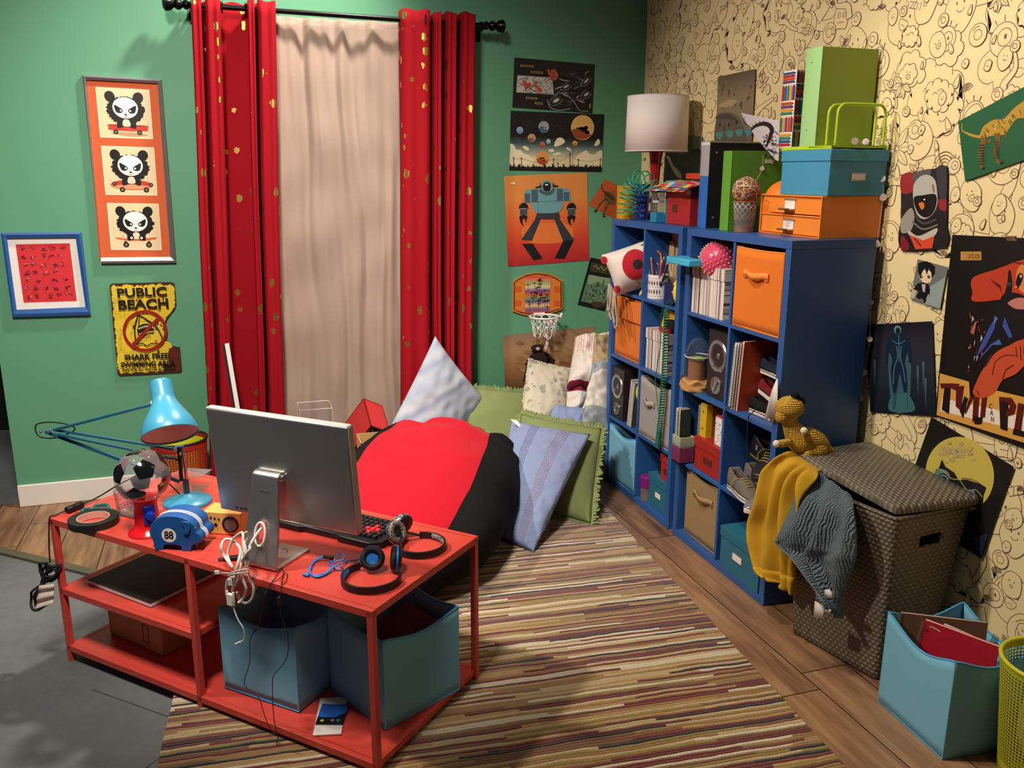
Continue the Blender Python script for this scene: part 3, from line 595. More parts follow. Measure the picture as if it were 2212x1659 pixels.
# robot poster
A = poster(CE, [(202, 1163), (945, 1130), (965, 1918), (238, 1975)], 'orange poster of a blue robot with claw hands and black legs', col=(224, 140, 66))
A.vgrad([(202, 1163), (945, 1130), (965, 1918), (238, 1975)], [(224, 146, 74), (226, 140, 66), (222, 106, 54), (206, 66, 46), (170, 40, 44)])
A.blob([(420, 1600), (760, 1590), (820, 1700), (700, 1760), (450, 1760), (360, 1690)], (226, 120, 56))
for i in range(80): x, y = rnd.uniform(230, 930), rnd.uniform(1180, 1900); A.line([(x, y), (x + rnd.uniform(10, 40), y + rnd.uniform(-3, 3))], 1, (214, 110, 60), up=False)
TL, SL, BK = (110, 160, 164), (74, 96, 110), (28, 28, 30)
A.poly([(555, 1548), (637, 1548), (640, 1500), (540, 1500)], (58, 60, 64))
for s_ in (-1, 1):
    X = lambda q: 592 + s_ * q
    A.poly([(X(40), 1500), (X(100), 1535), (X(238), 1735), (X(140), 1745)], (54, 58, 62)); A.poly([(X(238), 1735), (X(140), 1745), (X(65), 1900), (X(150), 1905)] if s_ > 0 else [(X(228), 1770), (X(132), 1768), (X(42), 1905), (X(125), 1918)], BK)
    A.blob([(X(250 if s_ < 0 else 170), 1460), (X(215), 1405 if s_ > 0 else 1425), (X(250 if s_ > 0 else 178), 1440), (X(250 if s_ > 0 else 175), 1460)], BK)
    cx = X(-0) + (213 if s_ > 0 else -216); A.poly([(cx - 32, 1455), (cx + 32, 1450), (cx + 36, 1515), (cx - 30, 1520)], (62, 76, 88)); A.blob([(cx - 42, 1450), (cx - 20, 1410), (cx + 20, 1405), (cx + 44, 1445), (cx, 1455)], BK); A.line([(cx - 32, 1458), (cx + 34, 1452)], 4, (190, 196, 190)); A.line([(cx - 30, 1516), (cx + 34, 1512)], 4, (190, 196, 190))
    A.blob([(cx - 32, 1520), (cx + 32, 1516), (cx + 28, 1560), (cx + 18, 1580), (cx + 14, 1550), (cx - 2, 1548), (cx - 8, 1575), (cx, 1608), (cx - 26, 1580)], BK)
A.poly([(500, 1490), (690, 1482), (708, 1535), (640, 1550), (560, 1550), (482, 1545)], (58, 60, 64))
A.blob([(392, 1300), (430, 1282), (600, 1268), (760, 1275), (790, 1300), (800, 1385), (735, 1392), (730, 1440), (690, 1485), (600, 1495), (500, 1490), (455, 1450), (440, 1402), (386, 1400)], TL)
for (x, y, w_, h_) in ((448, 1284, 58, 112), (676, 1278, 54, 108), (388, 1318, 48, 82), (737, 1308, 50, 76)): A.rect(x, y, w_, h_, SL)
A.line([(450, 1396), (735, 1383)], 4, SL); A.line([(506, 1396), (506, 1488)], 3, (86, 130, 138)); A.blob([(516, 1290), (540, 1320), (595, 1335), (640, 1318), (655, 1275), (585, 1262)], SL)
A.poly([(486, 1270), (480, 1262), (540, 1245), (545, 1262)], BK); A.poly([(685, 1262), (690, 1250), (640, 1240), (640, 1258)], BK); A.poly([(520, 1212), (532, 1245), (525, 1250)], BK); A.poly([(640, 1212), (650, 1240), (640, 1245)], BK)
A.blob([(540, 1235), (556, 1207), (586, 1200), (618, 1206), (634, 1235), (632, 1285), (590, 1304), (545, 1290)], TL); A.blob([(552, 1245), (566, 1222), (586, 1216), (606, 1222), (620, 1245), (614, 1290), (586, 1300), (558, 1288)], BK); A.ell(583, 1240, 14, 8, (226, 226, 220)); A.blob([(262, 1226), (285, 1218), (312, 1208), (300, 1226), (312, 1236), (280, 1238)], (240, 214, 172)); done(A)
# dinosaur card
A = poster(CE, [(1110, 1187), (1364, 1327), (1214, 1560), (960, 1420)], 'small orange picture of a striped dinosaur, tilted beside the robot poster', col=(186, 88, 42))
A.poly([(1175, 1290), (1364, 1327), (1214, 1560), (1060, 1475)], (170, 76, 38)); D1, D2 = (96, 74, 40), (40, 30, 20)
A.line([(1076, 1230), (1085, 1290), (1120, 1310), (1150, 1320)], 20, D2, sm=5, wf=lambda q: .2 + .8 * q); A.blob([(1110, 1300), (1160, 1310), (1200, 1360), (1195, 1420), (1160, 1420), (1120, 1390), (1100, 1340)], D1)
for P in ([(1110, 1370), (1060, 1420), (1030, 1470)], [(1140, 1400), (1115, 1450), (1095, 1500), (1105, 1525)]): A.line(P, 24, D1, sm=5, wf=lambda q: 1 - .5 * q); [A.line([(x - 9, y - 3), (x + 9, y + 3)], 6, D2) for x, y in P]
A.line([(1030, 1470), (1012, 1482)], 14, D2); A.line([(1100, 1525), (1085, 1520)], 12, D2)
for i in range(9): x = 1115 + i * 9; A.line([(x, 1305 + i * 6), (x - 6, 1330 + i * 7)], 4, D2)
done(A)
# dark green print by the plush
A = poster(CF, [(978, 398), (1225, 455), (1105, 880), (862, 823)], 'small dark green swamp print half hidden by the white plush head', col=(20, 24, 20))
A.poly([(960, 550), (1180, 590), (1095, 840), (890, 790)], (86, 120, 92)); A.blob([(970, 560), (1060, 575), (1150, 590), (1120, 650), (1040, 620), (960, 640)], (130, 158, 120)); A.poly([(985, 440), (1190, 480), (1170, 560), (970, 520)], (58, 58, 42))
for i in range(40): x, y = rnd.uniform(920, 1110), rnd.uniform(640, 800); A.line([(x, y), (x + rnd.uniform(-30, 30), y + rnd.uniform(-60, 30))], rnd.uniform(3, 9), rnd.choice([(40, 56, 44), (96, 128, 110), (26, 36, 30), (140, 166, 150), (60, 50, 36)]), up=i % 4 == 0)
A.line([(1005, 490), (1025, 470), (1045, 505), (1075, 480), (1095, 515), (1130, 490), (1145, 520)], 6, (170, 150, 96), sm=4); A.blob([(985, 800), (1080, 800), (1110, 830), (1020, 850)], (70, 52, 40)); done(A)
# warrior poster
A = poster(CF, [(190, 1100), (1013, 1018), (1035, 1500), (213, 1580)], 'brown poster with a dark shaggy warrior silhouette low on the wall behind pillows', col=(130, 98, 74))
A.vgrad([(190, 1100), (1013, 1018), (1035, 1500), (213, 1580)], [(150, 116, 92), (168, 130, 92), (150, 104, 64), (96, 62, 42)])
for i in range(26): x, y = rnd.uniform(260, 960), rnd.uniform(1150, 1440); A.blob([(x + 60 * cos(k) * rnd.uniform(.5, 1), y + 22 * sin(k) * rnd.uniform(.5, 1)) for k in range(6)], rnd.choice([(172, 134, 92), (150, 110, 74), (134, 96, 66), (160, 118, 76)]), 3)
P = [(440, 1180 + 30)] ; BKW = (42, 30, 28)
for (x, y) in [(450, 1230), (455, 1280), (420, 1320), (390, 1370), (380, 1500), (400, 1560), (600, 1540), (640, 1420), (650, 1330), (590, 1270), (560, 1230), (555, 1180), (500, 1150)]: P += [(x + rnd.uniform(-8, 8), y + rnd.uniform(-8, 8)), (x + rnd.uniform(-14, 14), y + rnd.uniform(-14, 14))]
A.poly(P, BKW)
for i in range(40): a_ = rnd.uniform(0, 2 * PI); x, y = 520 + 110 * cos(a_), 1330 + 120 * sin(a_); A.line([(520 + 70 * cos(a_), 1330 + 80 * sin(a_)), (x, y)], 14, BKW, wf=lambda q: 1.05 - q, up=False)
A.ell(505, 1180, 44, 34, (150, 120, 70)); A.blob([(465, 1185), (545, 1180), (540, 1220), (505, 1240), (470, 1220)], (44, 36, 34)); A.ell(505, 1215, 18, 14, (200, 180, 170)); done(A)
# ---- patterned wall
def wposter(C, quad, label, col, **k): return poster(C, quad, label, col=col, wall='x', d=.009, **k)
A = wposter(CH, [(40, 310), (332, 248), (300, 850), (18, 850)], 'grey painting of a round feathered creature, above the black binder', (120, 104, 82))
A.vgrad([(40, 310), (332, 248), (300, 850), (18, 850)], [(96, 84, 68), (140, 122, 96), (126, 112, 90), (96, 88, 76)])
for i in range(26): x, y = rnd.uniform(60, 300), rnd.uniform(320, 520); A.line([(x, y), (x + rnd.uniform(-8, 8), y + rnd.uniform(20, 60))], rnd.uniform(5, 16), rnd.choice([(112, 98, 78), (88, 78, 64), (142, 122, 96)]), up=i % 5 == 0)
A.blob([(40, 540), (120, 490), (190, 500), (130, 545)], (170, 150, 116)); A.blob([(28, 850), (30, 620), (90, 590), (160, 600), (220, 660), (250, 850)], (92, 86, 76)); A.blob([(28, 640), (40, 610), (140, 605), (200, 660), (120, 640)], (70, 66, 58))
for x in (55, 125): A.ell(x, 685, 7, 13, (30, 26, 24))
A.line([(88, 695), (84, 730)], 6, (40, 34, 30)); A.ell(185, 665, 9, 14, (40, 36, 32))
for (x, y) in ((50, 765), (130, 755), (205, 745), (275, 742)): A.blob([(x - 26, y - 20), (x + 26, y - 24), (x + 22, y + 14), (x, y + 34), (x - 22, y + 12)], (74, 134, 128))
done(A)
A = wposter(CG, [(740, 600), (1092, 622), (1070, 1150), (705, 1150)], 'black and pale green bird painting on the doodle wall behind the lamp shade', (112, 122, 92))
A.blob([(800, 780), (900, 800), (1075, 760), (1070, 1140), (900, 1120), (850, 950)], (34, 42, 40)); A.blob([(740, 700), (800, 720), (830, 900), (890, 1100), (720, 1140), (712, 950)], (18, 20, 22)); A.blob([(740, 820), (770, 830), (800, 900), (870, 980), (885, 1040), (830, 1010), (770, 900)], (200, 202, 180))
for i in range(40): x, y = rnd.uniform(850, 1050), rnd.uniform(800, 960); A.line([(x, y), (x + rnd.uniform(20, 60), y + rnd.uniform(20, 70))], 5, rnd.choice([(48, 58, 54), (24, 30, 30), (70, 80, 70)]), up=i % 5 == 0)
done(A)
A = wposter(CI, [(440, 902), (857, 825), (848, 1558), (440, 1583)], 'poster of an astronaut in a white hooded helmet with dark visor', (40, 36, 40))
A.blob([(445, 910), (560, 890), (540, 1050), (445, 1060)], (150, 44, 46)); A.blob([(560, 890), (700, 850), (690, 920), (560, 960)], (92, 84, 84)); A.blob([(780, 1130), (845, 1120), (845, 1220), (790, 1210)], (150, 40, 54)); A.blob([(760, 850), (845, 840), (845, 1100), (790, 1100)], (58, 56, 62))
A.blob([(442, 1300), (520, 1200), (640, 1230), (800, 1240), (842, 1320), (840, 1540), (450, 1570)], (30, 28, 30)); A.blob([(445, 1300), (530, 1200), (560, 1280), (530, 1400), (445, 1420)], (150, 146, 138)); A.blob([(510, 1400), (600, 1450), (760, 1380), (740, 1450), (640, 1490), (520, 1450)], (190, 180, 164)); A.poly([(515, 1440), (640, 1490), (740, 1450), (720, 1560), (570, 1570)], (212, 74, 44)); A.line([(560, 1470), (620, 1540)], 14, (110, 40, 50)); A.blob([(445, 1450), (500, 1500), (510, 1570), (445, 1575)], (130, 30, 40))
A.blob([(548, 1090), (560, 980), (620, 915), (690, 905), (745, 950), (765, 1060), (765, 1170), (720, 1260), (640, 1300), (575, 1240)], (176, 176, 166)); A.blob([(556, 1110), (640, 1085), (750, 1080), (755, 1180), (715, 1260), (650, 1285), (585, 1230)], (24, 20, 24)); A.blob([(600, 1160), (640, 1150), (650, 1190), (625, 1215)], (214, 120, 40)); A.ell(650, 1125, 10, 6, (220, 220, 220)); A.line([(560, 1260), (640, 1340), (760, 1300)], 20, (70, 68, 66), sm=5); A.line([(540, 1320), (640, 1390), (770, 1350)], 16, (110, 108, 100), sm=5); A.line([(725, 990), (735, 1060)], 14, (150, 90, 60)); done(A)
A = wposter(CI, [(952, 425), (1640, 64), (1640, 735), (1015, 960)], 'green picture of a yellow striding dinosaur, tilted at the top of the doodle wall', (34, 92, 58))
Y1, Y2 = (182, 142, 50), (120, 84, 36)
A.blob([(980, 505), (1060, 530), (1140, 545), (1180, 470), (1270, 410), (1360, 400), (1450, 310), (1543, 240), (1640, 200), (1640, 330), (1560, 390), (1480, 400), (1420, 470), (1370, 540), (1300, 545), (1220, 560), (1150, 575), (1060, 555)], Y1); A.line([(990, 440), (985, 495), (1000, 510)], 7, Y1, sm=4)
for P in ([(1190, 540), (1170, 640), (1150, 720), (1160, 820), (1165, 850)], [(1300, 530), (1310, 620), (1285, 690), (1305, 780), (1330, 800)]): A.line(P, 46, Y2, sm=6, wf=lambda q: 1.1 - .75 * q); A.line([P[-1], (P[-1][0] + 30, P[-1][1] - 8)], 22, (40, 30, 24))
A.line([(1370, 500), (1385, 570)], 16, Y2); A.ell(1232, 600, 18, 18, Y2)
for i in range(40): x = rnd.uniform(1150, 1520); y = 560 - (x - 1150) * .62 + rnd.uniform(-50, 20); A.line([(x, y), (x + 18, y + 26)], rnd.uniform(4, 10), rnd.choice([Y2, (206, 176, 90), (150, 110, 44)]), up=i % 5 == 0)
for i in range(8): A.line([(1140, 640 + i * 24), (1185, 632 + i * 24)], 7, (60, 44, 30), up=False); A.line([(1280, 610 + i * 20), (1318, 605 + i * 20)], 7, (60, 44, 30), up=False)
done(A)
A = wposter(CJ, [(590, 82), (862, 155), (790, 530), (525, 440)], 'small drawing of a black haired cartoon child on the doodle wall', (110, 112, 112))
A.poly([(700, 330), (840, 240), (790, 525), (640, 480)], (146, 160, 156)); A.poly([(600, 320), (560, 430), (530, 438), (545, 330)], (196, 180, 150)); A.blob([(600, 230), (640, 290), (700, 290), (715, 240), (700, 190), (620, 180)], (232, 206, 170)); BK = (20, 18, 20)
A.poly([(596, 120), (640, 102), (700, 110), (745, 150), (745, 210), (715, 250), (712, 205), (690, 160), (672, 225), (655, 160), (630, 200), (612, 255), (592, 190)], BK)
for x in (622, 690): A.ell(x, 240, 13, 15, (60, 30, 26)); A.ell(x + 3, 236, 4, 4, (240, 230, 210))
A.poly([(590, 300), (640, 290), (690, 310), (700, 360), (660, 440), (650, 460), (625, 430), (600, 440), (575, 420), (600, 370), (550, 350)], BK); A.poly([(625, 305), (662, 308), (655, 380), (635, 372)], (176, 176, 170)); A.line([(660, 440), (650, 475)], 14, BK); A.line([(690, 330), (690, 400)], 12, BK); A.ell(690, 405, 8, 8, (200, 150, 120)); done(A)
A = wposter(CJ, [(125, 670), (722, 638), (752, 1490), (165, 1450)], 'dark blue poster of a glowing standing figure in a fitted suit', (24, 28, 38))
A.vgrad([(125, 670), (722, 638), (752, 1490), (165, 1450)], [(20, 24, 34), (44, 42, 52), (38, 44, 56), (26, 34, 46), (18, 24, 34)])
A.blob([(340, 900), (420, 860), (510, 900), (530, 1100), (500, 1420), (370, 1430), (330, 1100)], (56, 92, 100)); A.blob([(365, 1300), (500, 1290), (560, 1440), (340, 1440)], (60, 104, 112)); SU = (20, 36, 60)
for x, h_ in ((590, 1040), (640, 1000), (205, 980), (660, 1150)): A.line([(x, h_), (x + 4, h_ + 280)], 22, (70, 96, 108), wf=lambda q: 1 - q)
A.ell(410, 715, 32, 38, (90, 140, 146)); A.ell(412, 725, 20, 28, (16, 22, 34)); A.blob([(375, 760), (450, 755), (490, 800), (500, 900), (475, 1000), (490, 1100), (495, 1260), (470, 1280), (430, 1110), (395, 1280), (370, 1270), (350, 1100), (360, 980), (325, 880), (335, 800)], SU)
for P in ([(340, 800), (318, 900), (312, 1020)], [(485, 800), (515, 900), (522, 1010)]): A.line(P, 40, SU, sm=5, wf=lambda q: 1.1 - .6 * q)
for P in ([(400, 860), (410, 960), (380, 1060), (372, 1200)], [(445, 860), (435, 960), (460, 1060), (478, 1180)], [(360, 810), (420, 840), (480, 810)], [(420, 760), (424, 1000)]): A.line(P, 5, (96, 140, 156), sm=5)
A.line([(385, 1280), (375, 1420)], 30, (40, 84, 96), wf=lambda q: 1 - .5 * q); A.line([(475, 1280), (490, 1420)], 30, (60, 110, 120), wf=lambda q: 1 - .5 * q); done(A)
# large comic poster: plain figure, lettered caption
A = Art(wall_x(.012), .00012); A.nm = ('poster', 'big black comic poster lettered TWO CAN PL with a lunging caped figure', 'poster')
q = [(2057, 507), (2360, 521), (2350, 1020), (2019.6, 896.8)]; A.sheet(q, (18, 14, 14)); A.o = CJ
A.rect(975, 14, 186, 78, (186, 132, 66)); A.text('... UNTIL NOW', [(1022, 32), (1150, 36), (1150, 84), (1022, 78)], (70, 40, 20), .01); A.rect(1388, -125, 90, 42, (120, 84, 64)); [A.line([(1400 + k * 17, -118 + (k % 2) * 3), (1404 + k * 17, -92)], 8, (50, 30, 24), up=False) for k in range(5)]
A.blob([(1085, 250), (1300, 170), (1560, 80), (1800, 60), (1800, 440), (1400, 440), (1100, 462), (1080, 380)], (186, 60, 34)); A.ell(1560, 250, 90, 140, (214, 130, 60))
for i in range(14): A.line([(1240 + i * 8, 260 + i * 9), (1330, 320)], 4, (90, 26, 20), up=False); A.line([(1430 + i * 20, 110), (1520 + i * 20, 130 + i * 3)], 4, (110, 34, 24), up=False)
CBL, CDK = (58, 78, 160), (16, 16, 26)
A.blob([(1340, 420), (1420, 380), (1560, 420), (1700, 560), (1560, 760), (1300, 860), (1120, 1000), (1100, 1080), (1180, 760), (1290, 590)], CDK)
A.poly([(1392, 300), (1405, 180), (1425, 185), (1440, 300), (1430, 400), (1300, 560), (1280, 540), (1370, 390)], CDK); A.poly([(1395, 290), (1430, 290), (1425, 320), (1380, 320)], (40, 70, 50)); A.blob([(1470, 330), (1480, 240), (1510, 205), (1535, 230), (1520, 290), (1490, 340)], CDK); A.ell(1515, 235, 10, 16, (226, 170, 110)); A.ell(1470, 330, 12, 12, (200, 140, 110))
A.blob([(1400, 470), (1480, 430), (1560, 440), (1580, 520), (1480, 530), (1420, 500)], (190, 120, 110))
A.poly([(1290, 600), (1280, 700), (1200, 860), (1115, 960), (1150, 860), (1230, 700)], CBL); A.poly([(1370, 600), (1440, 780), (1410, 790), (1350, 680)], CBL); A.poly([(1345, 850), (1320, 800), (1240, 850), (1130, 1000), (1200, 900), (1260, 850)], (70, 96, 176)); A.poly([(1310, 610), (1280, 590), (1270, 680)], (90, 110, 190))
for i in range(22): x, y = rnd.uniform(1040, 1190), rnd.uniform(520, 1100); A.poly([(x, y), (x + rnd.uniform(4, 16), y + rnd.uniform(10, 40)), (x - 6, y + rnd.uniform(20, 70))], rnd.choice([(150, 60, 36), (190, 180, 190), (120, 44, 30), (90, 80, 110)]), up=i % 5 == 0)
A.poly([(1060, 560), (1075, 620), (1055, 600)], (150, 60, 40)); A.poly([(1100, 650), (1120, 640), (1095, 760), (1060, 740)], (186, 90, 60))
A.poly([(790, 1105), (1050, 1180), (1060, 1330), (1300, 1260), (1800, 1380), (2100, 1480), (2090, 1900), (760, 1480)], (214, 158, 72)); A.poly([(810, 1330), (1250, 1420), (2000, 1620), (2000, 1740), (790, 1440)], (236, 222, 206))
OR, OD = (196, 78, 46), (150, 50, 32)
A.blob([(1100, 1220), (1180, 1060), (1290, 920), (1420, 850), (1500, 810), (1640, 790), (1700, 880), (1560, 1020), (1470, 1110), (1350, 1170), (1280, 1280), (1160, 1335), (1090, 1290)], OR)
for P in ([(1260, 1120), (1290, 1000), (1380, 945), (1470, 950)], [(1470, 870), (1480, 960)], [(1510, 860), (1515, 990)], [(1545, 850), (1540, 930)], [(1120, 1260), (1140, 1300)], [(1350, 1165), (1380, 1080), (1450, 1030)]): A.line(P, 8, (66, 22, 16), sm=4)
A.line([(1250, 940), (1190, 1050)], 26, (60, 34, 30), wf=lambda q: 1 - .7 * q)
LT = (92, 22, 20); LK = (26, 14, 16)
def stroke(P, c=LT): A.poly(P, c)
stroke([(790, 1195), (900, 1195), (965, 1200), (935, 1260), (880, 1235), (800, 1240)], LT); stroke([(830, 1235), (885, 1238), (870, 1470), (805, 1430)], LK)
stroke([(935, 1225), (1005, 1215), (975, 1440), (930, 1400)]); stroke([(965, 1440), (1010, 1310), (1040, 1330), (995, 1510)], LK); stroke([(1010, 1450), (1060, 1310), (1090, 1320), (1020, 1470)], LT)
stroke([(1090, 1310), (1140, 1320), (1130, 1500), (1080, 1540)]); stroke([(1080, 1480), (1150, 1500), (1205, 1310), (1210, 1330), (1160, 1560), (1100, 1560)], LK); stroke([(1165, 1330), (1208, 1320), (1190, 1500), (1150, 1490)], LT)
for i, ch in enumerate('CAN'): y = 1375 + i * 58; A.text(ch, [(1232 + i * 8, y), (1258 + i * 8, y + 4), (1254 + i * 8, y + 48), (1228 + i * 8, y + 44)], (40, 24, 40), .0)
stroke([(1320, 1330), (1400, 1330), (1390, 1620), (1330, 1600)], LK); stroke([(1320, 1315), (1430, 1325), (1470, 1390), (1450, 1470), (1385, 1490), (1385, 1450), (1420, 1400), (1390, 1365), (1320, 1350)])
stroke([(1490, 1370), (1540, 1380), (1510, 1640), (1450, 1630)], LT); stroke([(1450, 1600), (1600, 1640), (1600, 1690), (1440, 1650)], LK); done(A)
# moon poster
A = wposter(CK, [(1318, 258), (1882, 600), (1660, 1235), (1096, 893)], 'black diamond tilted poster of a masked face against a yellow moon', (24, 22, 22))
A.ell(1510, 655, 235, 262, (206, 184, 84), -12, 48); A.poly([(1600, 1090), (1700, 1060), (1660, 1225)], (44, 60, 92))
for i in range(46): x, y = min(1600, max(1385, rnd.gauss(1480, 70))), rnd.gauss(495, 28); A.blob([(x + 26 * cos(k) * rnd.uniform(.4, 1), y + 18 * sin(k) * rnd.uniform(.4, 1)) for k in range(6)], rnd.choice([(196, 176, 96), (184, 168, 110), (200, 180, 88), (186, 164, 112), (176, 172, 120)]), 3, up=i % 3 == 0)
DKF = (24, 22, 26)
A.poly([(1280, 760), (1320, 660), (1370, 600), (1385, 550), (1410, 600), (1470, 640), (1500, 690), (1560, 690), (1640, 715), (1690, 745), (1670, 800), (1665, 905), (1560, 860), (1420, 840), (1300, 800)], DKF)
A.ell(1380, 675, 62, 58, (96, 130, 130), -20); A.ell(1395, 685, 42, 40, (40, 52, 60)); A.ring(1395, 688, 30, 28, 6, (140, 170, 180)); A.ell(1405, 690, 12, 16, (20, 24, 30)); A.line([(1320, 690), (1350, 615), (1410, 640), (1450, 680), (1510, 690)], 6, (180, 160, 96), sm=5); A.line([(1510, 690), (1560, 760), (1620, 760), (1665, 810)], 5, (180, 170, 110), sm=5); A.ell(1590, 770, 26, 10, (110, 130, 140), 20)
for P in ([(1520, 680), (1600, 690), (1690, 745)],): A.line(P, 4, (60, 56, 60), sm=4)
done(A)
# basketball hoop
t = thing('basketball_hoop', 'small orange wall basketball hoop with palm tree backboard and white net', 'basketball hoop', PY(1160, 635, 0))
A = art(CF, .014); A.sheet([(283, 612), (330, 580), (400, 548), (500, 531), (610, 546), (680, 576), (724, 606), (728, 862), (610, 905), (420, 922), (350, 905), (278, 882)], (214, 120, 40), .012)
A.line([(297, 622), (345, 590), (405, 562), (500, 546), (606, 560), (672, 590), (712, 616), (715, 852), (606, 892), (425, 906), (358, 892), (292, 868)], 9, (36, 24, 20), True)
for x0, s_ in ((298, 1), (708, -1)):
    for y in (640, 765): A.rect(min(x0, x0 + s_ * 60), y + 20, 60, 50, (208, 88, 40)); A.line([(x0, y), (x0 + s_ * 66, y + 4), (x0 + s_ * 66, y + 86), (x0 + s_ * 4, y + 90)], 2.5, (226, 166, 96)); A.line([(x0 + s_ * 60, y + 18), (x0 + s_ * 78, y + 18), (x0 + s_ * 78, y + 72), (x0 + s_ * 60, y + 72)], 2.5, (226, 166, 96))
A.poly([(393, 568), (622, 562), (608, 890), (390, 896)], (220, 190, 170))
A.vgrad([(393, 568), (622, 562), (608, 890), (390, 896)], [(196, 70, 50), (214, 120, 90), (150, 170, 110), (220, 200, 150), (100, 80, 140), (206, 90, 60), (120, 150, 100), (90, 80, 130), (226, 180, 130), (110, 90, 130), (180, 70, 60)])
for i in range(34):
    x, y = rnd.uniform(402, 604), rnd.uniform(578, 850); A.line([(x, y), (x + rnd.uniform(-6, 6), y + 50)], 3, (26, 20, 22), up=i % 4 == 0)
    for k in range(7): a_ = R(200 + k * 24); A.line([(x, y), (max(393, min(620, x + 22 * cos(a_))), y + 14 * sin(a_) + 6)], 5, (26, 20, 22), up=False, wf=lambda q: 1.1 - q)
A.build('backboard', t); WH = mat('white_plastic', 'e8e2dc', .4)
hc = PY(1175.5, 684, -.105); g = G(); g.tube([hc + V((.086 * cos(a / 36 * 2 * PI), .086 * sin(a / 36 * 2 * PI), 0)) for a in range(36)], .0055, 8, True); g.box(hc + V((0, .095, 0)), (.07, .02, .022)); g.build('rim', WH, t, world=True)
g = G(); NR = [(0, .085), (-.035, .074), (-.075, .066), (-.115, .058)]
for s_ in (0, 1):
    for k in range(10):
        P = []
        for i in range(len(NR)): a_ = 2 * PI * (k + .5 * ((i + s_) % 2)) / 10 ; P.append(hc + V((NR[i][1] * cos(a_), NR[i][1] * sin(a_), NR[i][0] + rnd.uniform(-.008, .008))))
        g.tube(spline(P, 5), .0022, 5)
g.build('net', mat('white_cord', 'ece6de', .8), t, world=True)
DISC = mat('pearl_disc', 'dcc8cc', .25, coat=.5)
def garland(label, pts, step, disc_at, rr=.012, ms=DISC):
    t = thing('disc_garland', label, 'garland', pts[0]); P = spline(pts, 8); G().tube(P, .0008, 4).build('string', WH, t, world=True); L = len(P)
    for k in range(disc_at):
        p = P[int((k + .5) / disc_at * (L - 1))]; n_ = (CAM - p).normalized() + V((rnd.uniform(-.6, .6), rnd.uniform(-.6, .6), rnd.uniform(-.5, .5))); q = rr * rnd.uniform(.8, 1.15); G().cyl((0, 0, -.0006), q, .0012, 16, M.Translation(p) @ frame(n_)).build('disc', ms, t, world=True)
    return t
garland('string of pale discs tangled in the basketball hoop net', [hc + V(p) for p in ((.11, -.0, .012), (.07, -.02, -.02), (-.02, -.03, -.03), (.03, -.04, -.05), (-.05, -.03, -.06), (.04, -.02, -.075), (.0, -.0, -.1), (.03, .01, -.13), (.02, 0, -.165), (.03, .04, -.2))], 0, 22, .011)
# ================= things on the desk
Z0 = DH
def plane_pt(u, v, p0, n): d = ray(u, v); return CAM + d * ((V(p0) - CAM).dot(V(n)) / d.dot(V(n)))
def PD(u, v, off): return plane_pt(u, v, DL + DEY * off, DEY)
ALU = mat('brushed_aluminium', 'b4b2b0', .32, .9, bump=.02, bscale=600); ALUW = mat('pale_aluminium', 'dcd9d4', .3, .4); BLK = mat('black_plastic', '17171a', .42); RUB = mat('black_rubber', '121214', .7)
GREYC = mat('grey_cable_plastic', 'cfc8be', .5); DARKB = mat('dark_brown_cord', '3c1518', .6)
# monitor
yaw, tl = -.729, .088
bx = V((-2.358, -2.295, Z0)); mx_ = V((cos(yaw), sin(yaw), 0)); mn = V((-sin(yaw), cos(yaw), 0))
t = thing('monitor', 'silver computer monitor seen from behind on an aluminium stand', 'monitor', bx, yaw)
cm = M.Translation((.028, .083, .829 - Z0)) @ M.Rotation(tl, 4, 'X'); W2, H2 = .522, .346
G().box((0, .018, 0), (W2, .034, H2), cm).build('casing', ALU, t, bev=.006, seg=3)
G().box((0, .036, 0), (W2 - .03, .003, H2 - .03), cm).build('screen', mat('screen_glass', '0a0b0d', .1), t)
G().box((-.002, .018, 0), (W2 + .002, .028, H2 + .002), cm).build('edge_band', ALUW, t, bev=.006, seg=3)
g = G(); cz = cm @ V((-.03, 0, -.015))
def leg(u, v):                              # the bent aluminium strip
    pth = spline([(0, .165, .004), (0, .06, .004), (0, .012, .004), (0, .0, .012), (0, .012, .05), (0, .035, .14), (0, cz.y - .03, cz.z - .016), (0, cz.y - .024, cz.z + .004), (0, cz.y - .008, cz.z + .01), (0, cz.y + .004, cz.z + .006)], 6)
    i = min(len(pth) - 1, int(round(u * (len(pth) - 1)))); p = pth[i]; hw = .066 if p.z < .02 else .066 - (p.z - .02) * .07
    return V((-.006 + (v - .5) * 2 * hw, p.y, p.z))
N_ = 49; zs = [leg(i / (N_ - 1), .5) for i in range(N_)]
vs = []; fs = []
cols_ = 9
for i in range(N_): vs += [leg(i / (N_ - 1), j / (cols_ - 1)) for j in range(cols_)]
for i in range(N_ - 1):
    for j in range(cols_ - 1):
        c = (vs[i * cols_ + j] + vs[(i + 1) * cols_ + j + 1]) / 2
        if .075 < c.z < .135 and abs(c.x + .006) < .02: continue
        fs.append((i * cols_ + j, (i + 1) * cols_ + j, (i + 1) * cols_ + j + 1, i * cols_ + j + 1))
st_ = G().add(vs, fs).build('stand', ALU, t, solid=.007, bev=.001)
g = G(); q = [V((-.006 + .019 * cos(a / 24 * 2 * PI), .0185 + .0085 * sin(a / 24 * 2 * PI) - .003, .105 + .035 * sin(a / 24 * 2 * PI))) for a in range(24)]; g.tube(q, .0035, 8, True); g.build('cable_ring', mat('white_ring', 'e8e4dd', .4), t)
G().box((-.002, cz.y - .038, cz.z - .05), (.032, .002, .022), M.Identity(4)).build('label_window', mat('smoky_label', '4c5054', .3), t)
G().box((-.01, .028 - .008, .05), (.04, .002, .018)).build('label_window', mat('clear_label', '848684', .3), t)
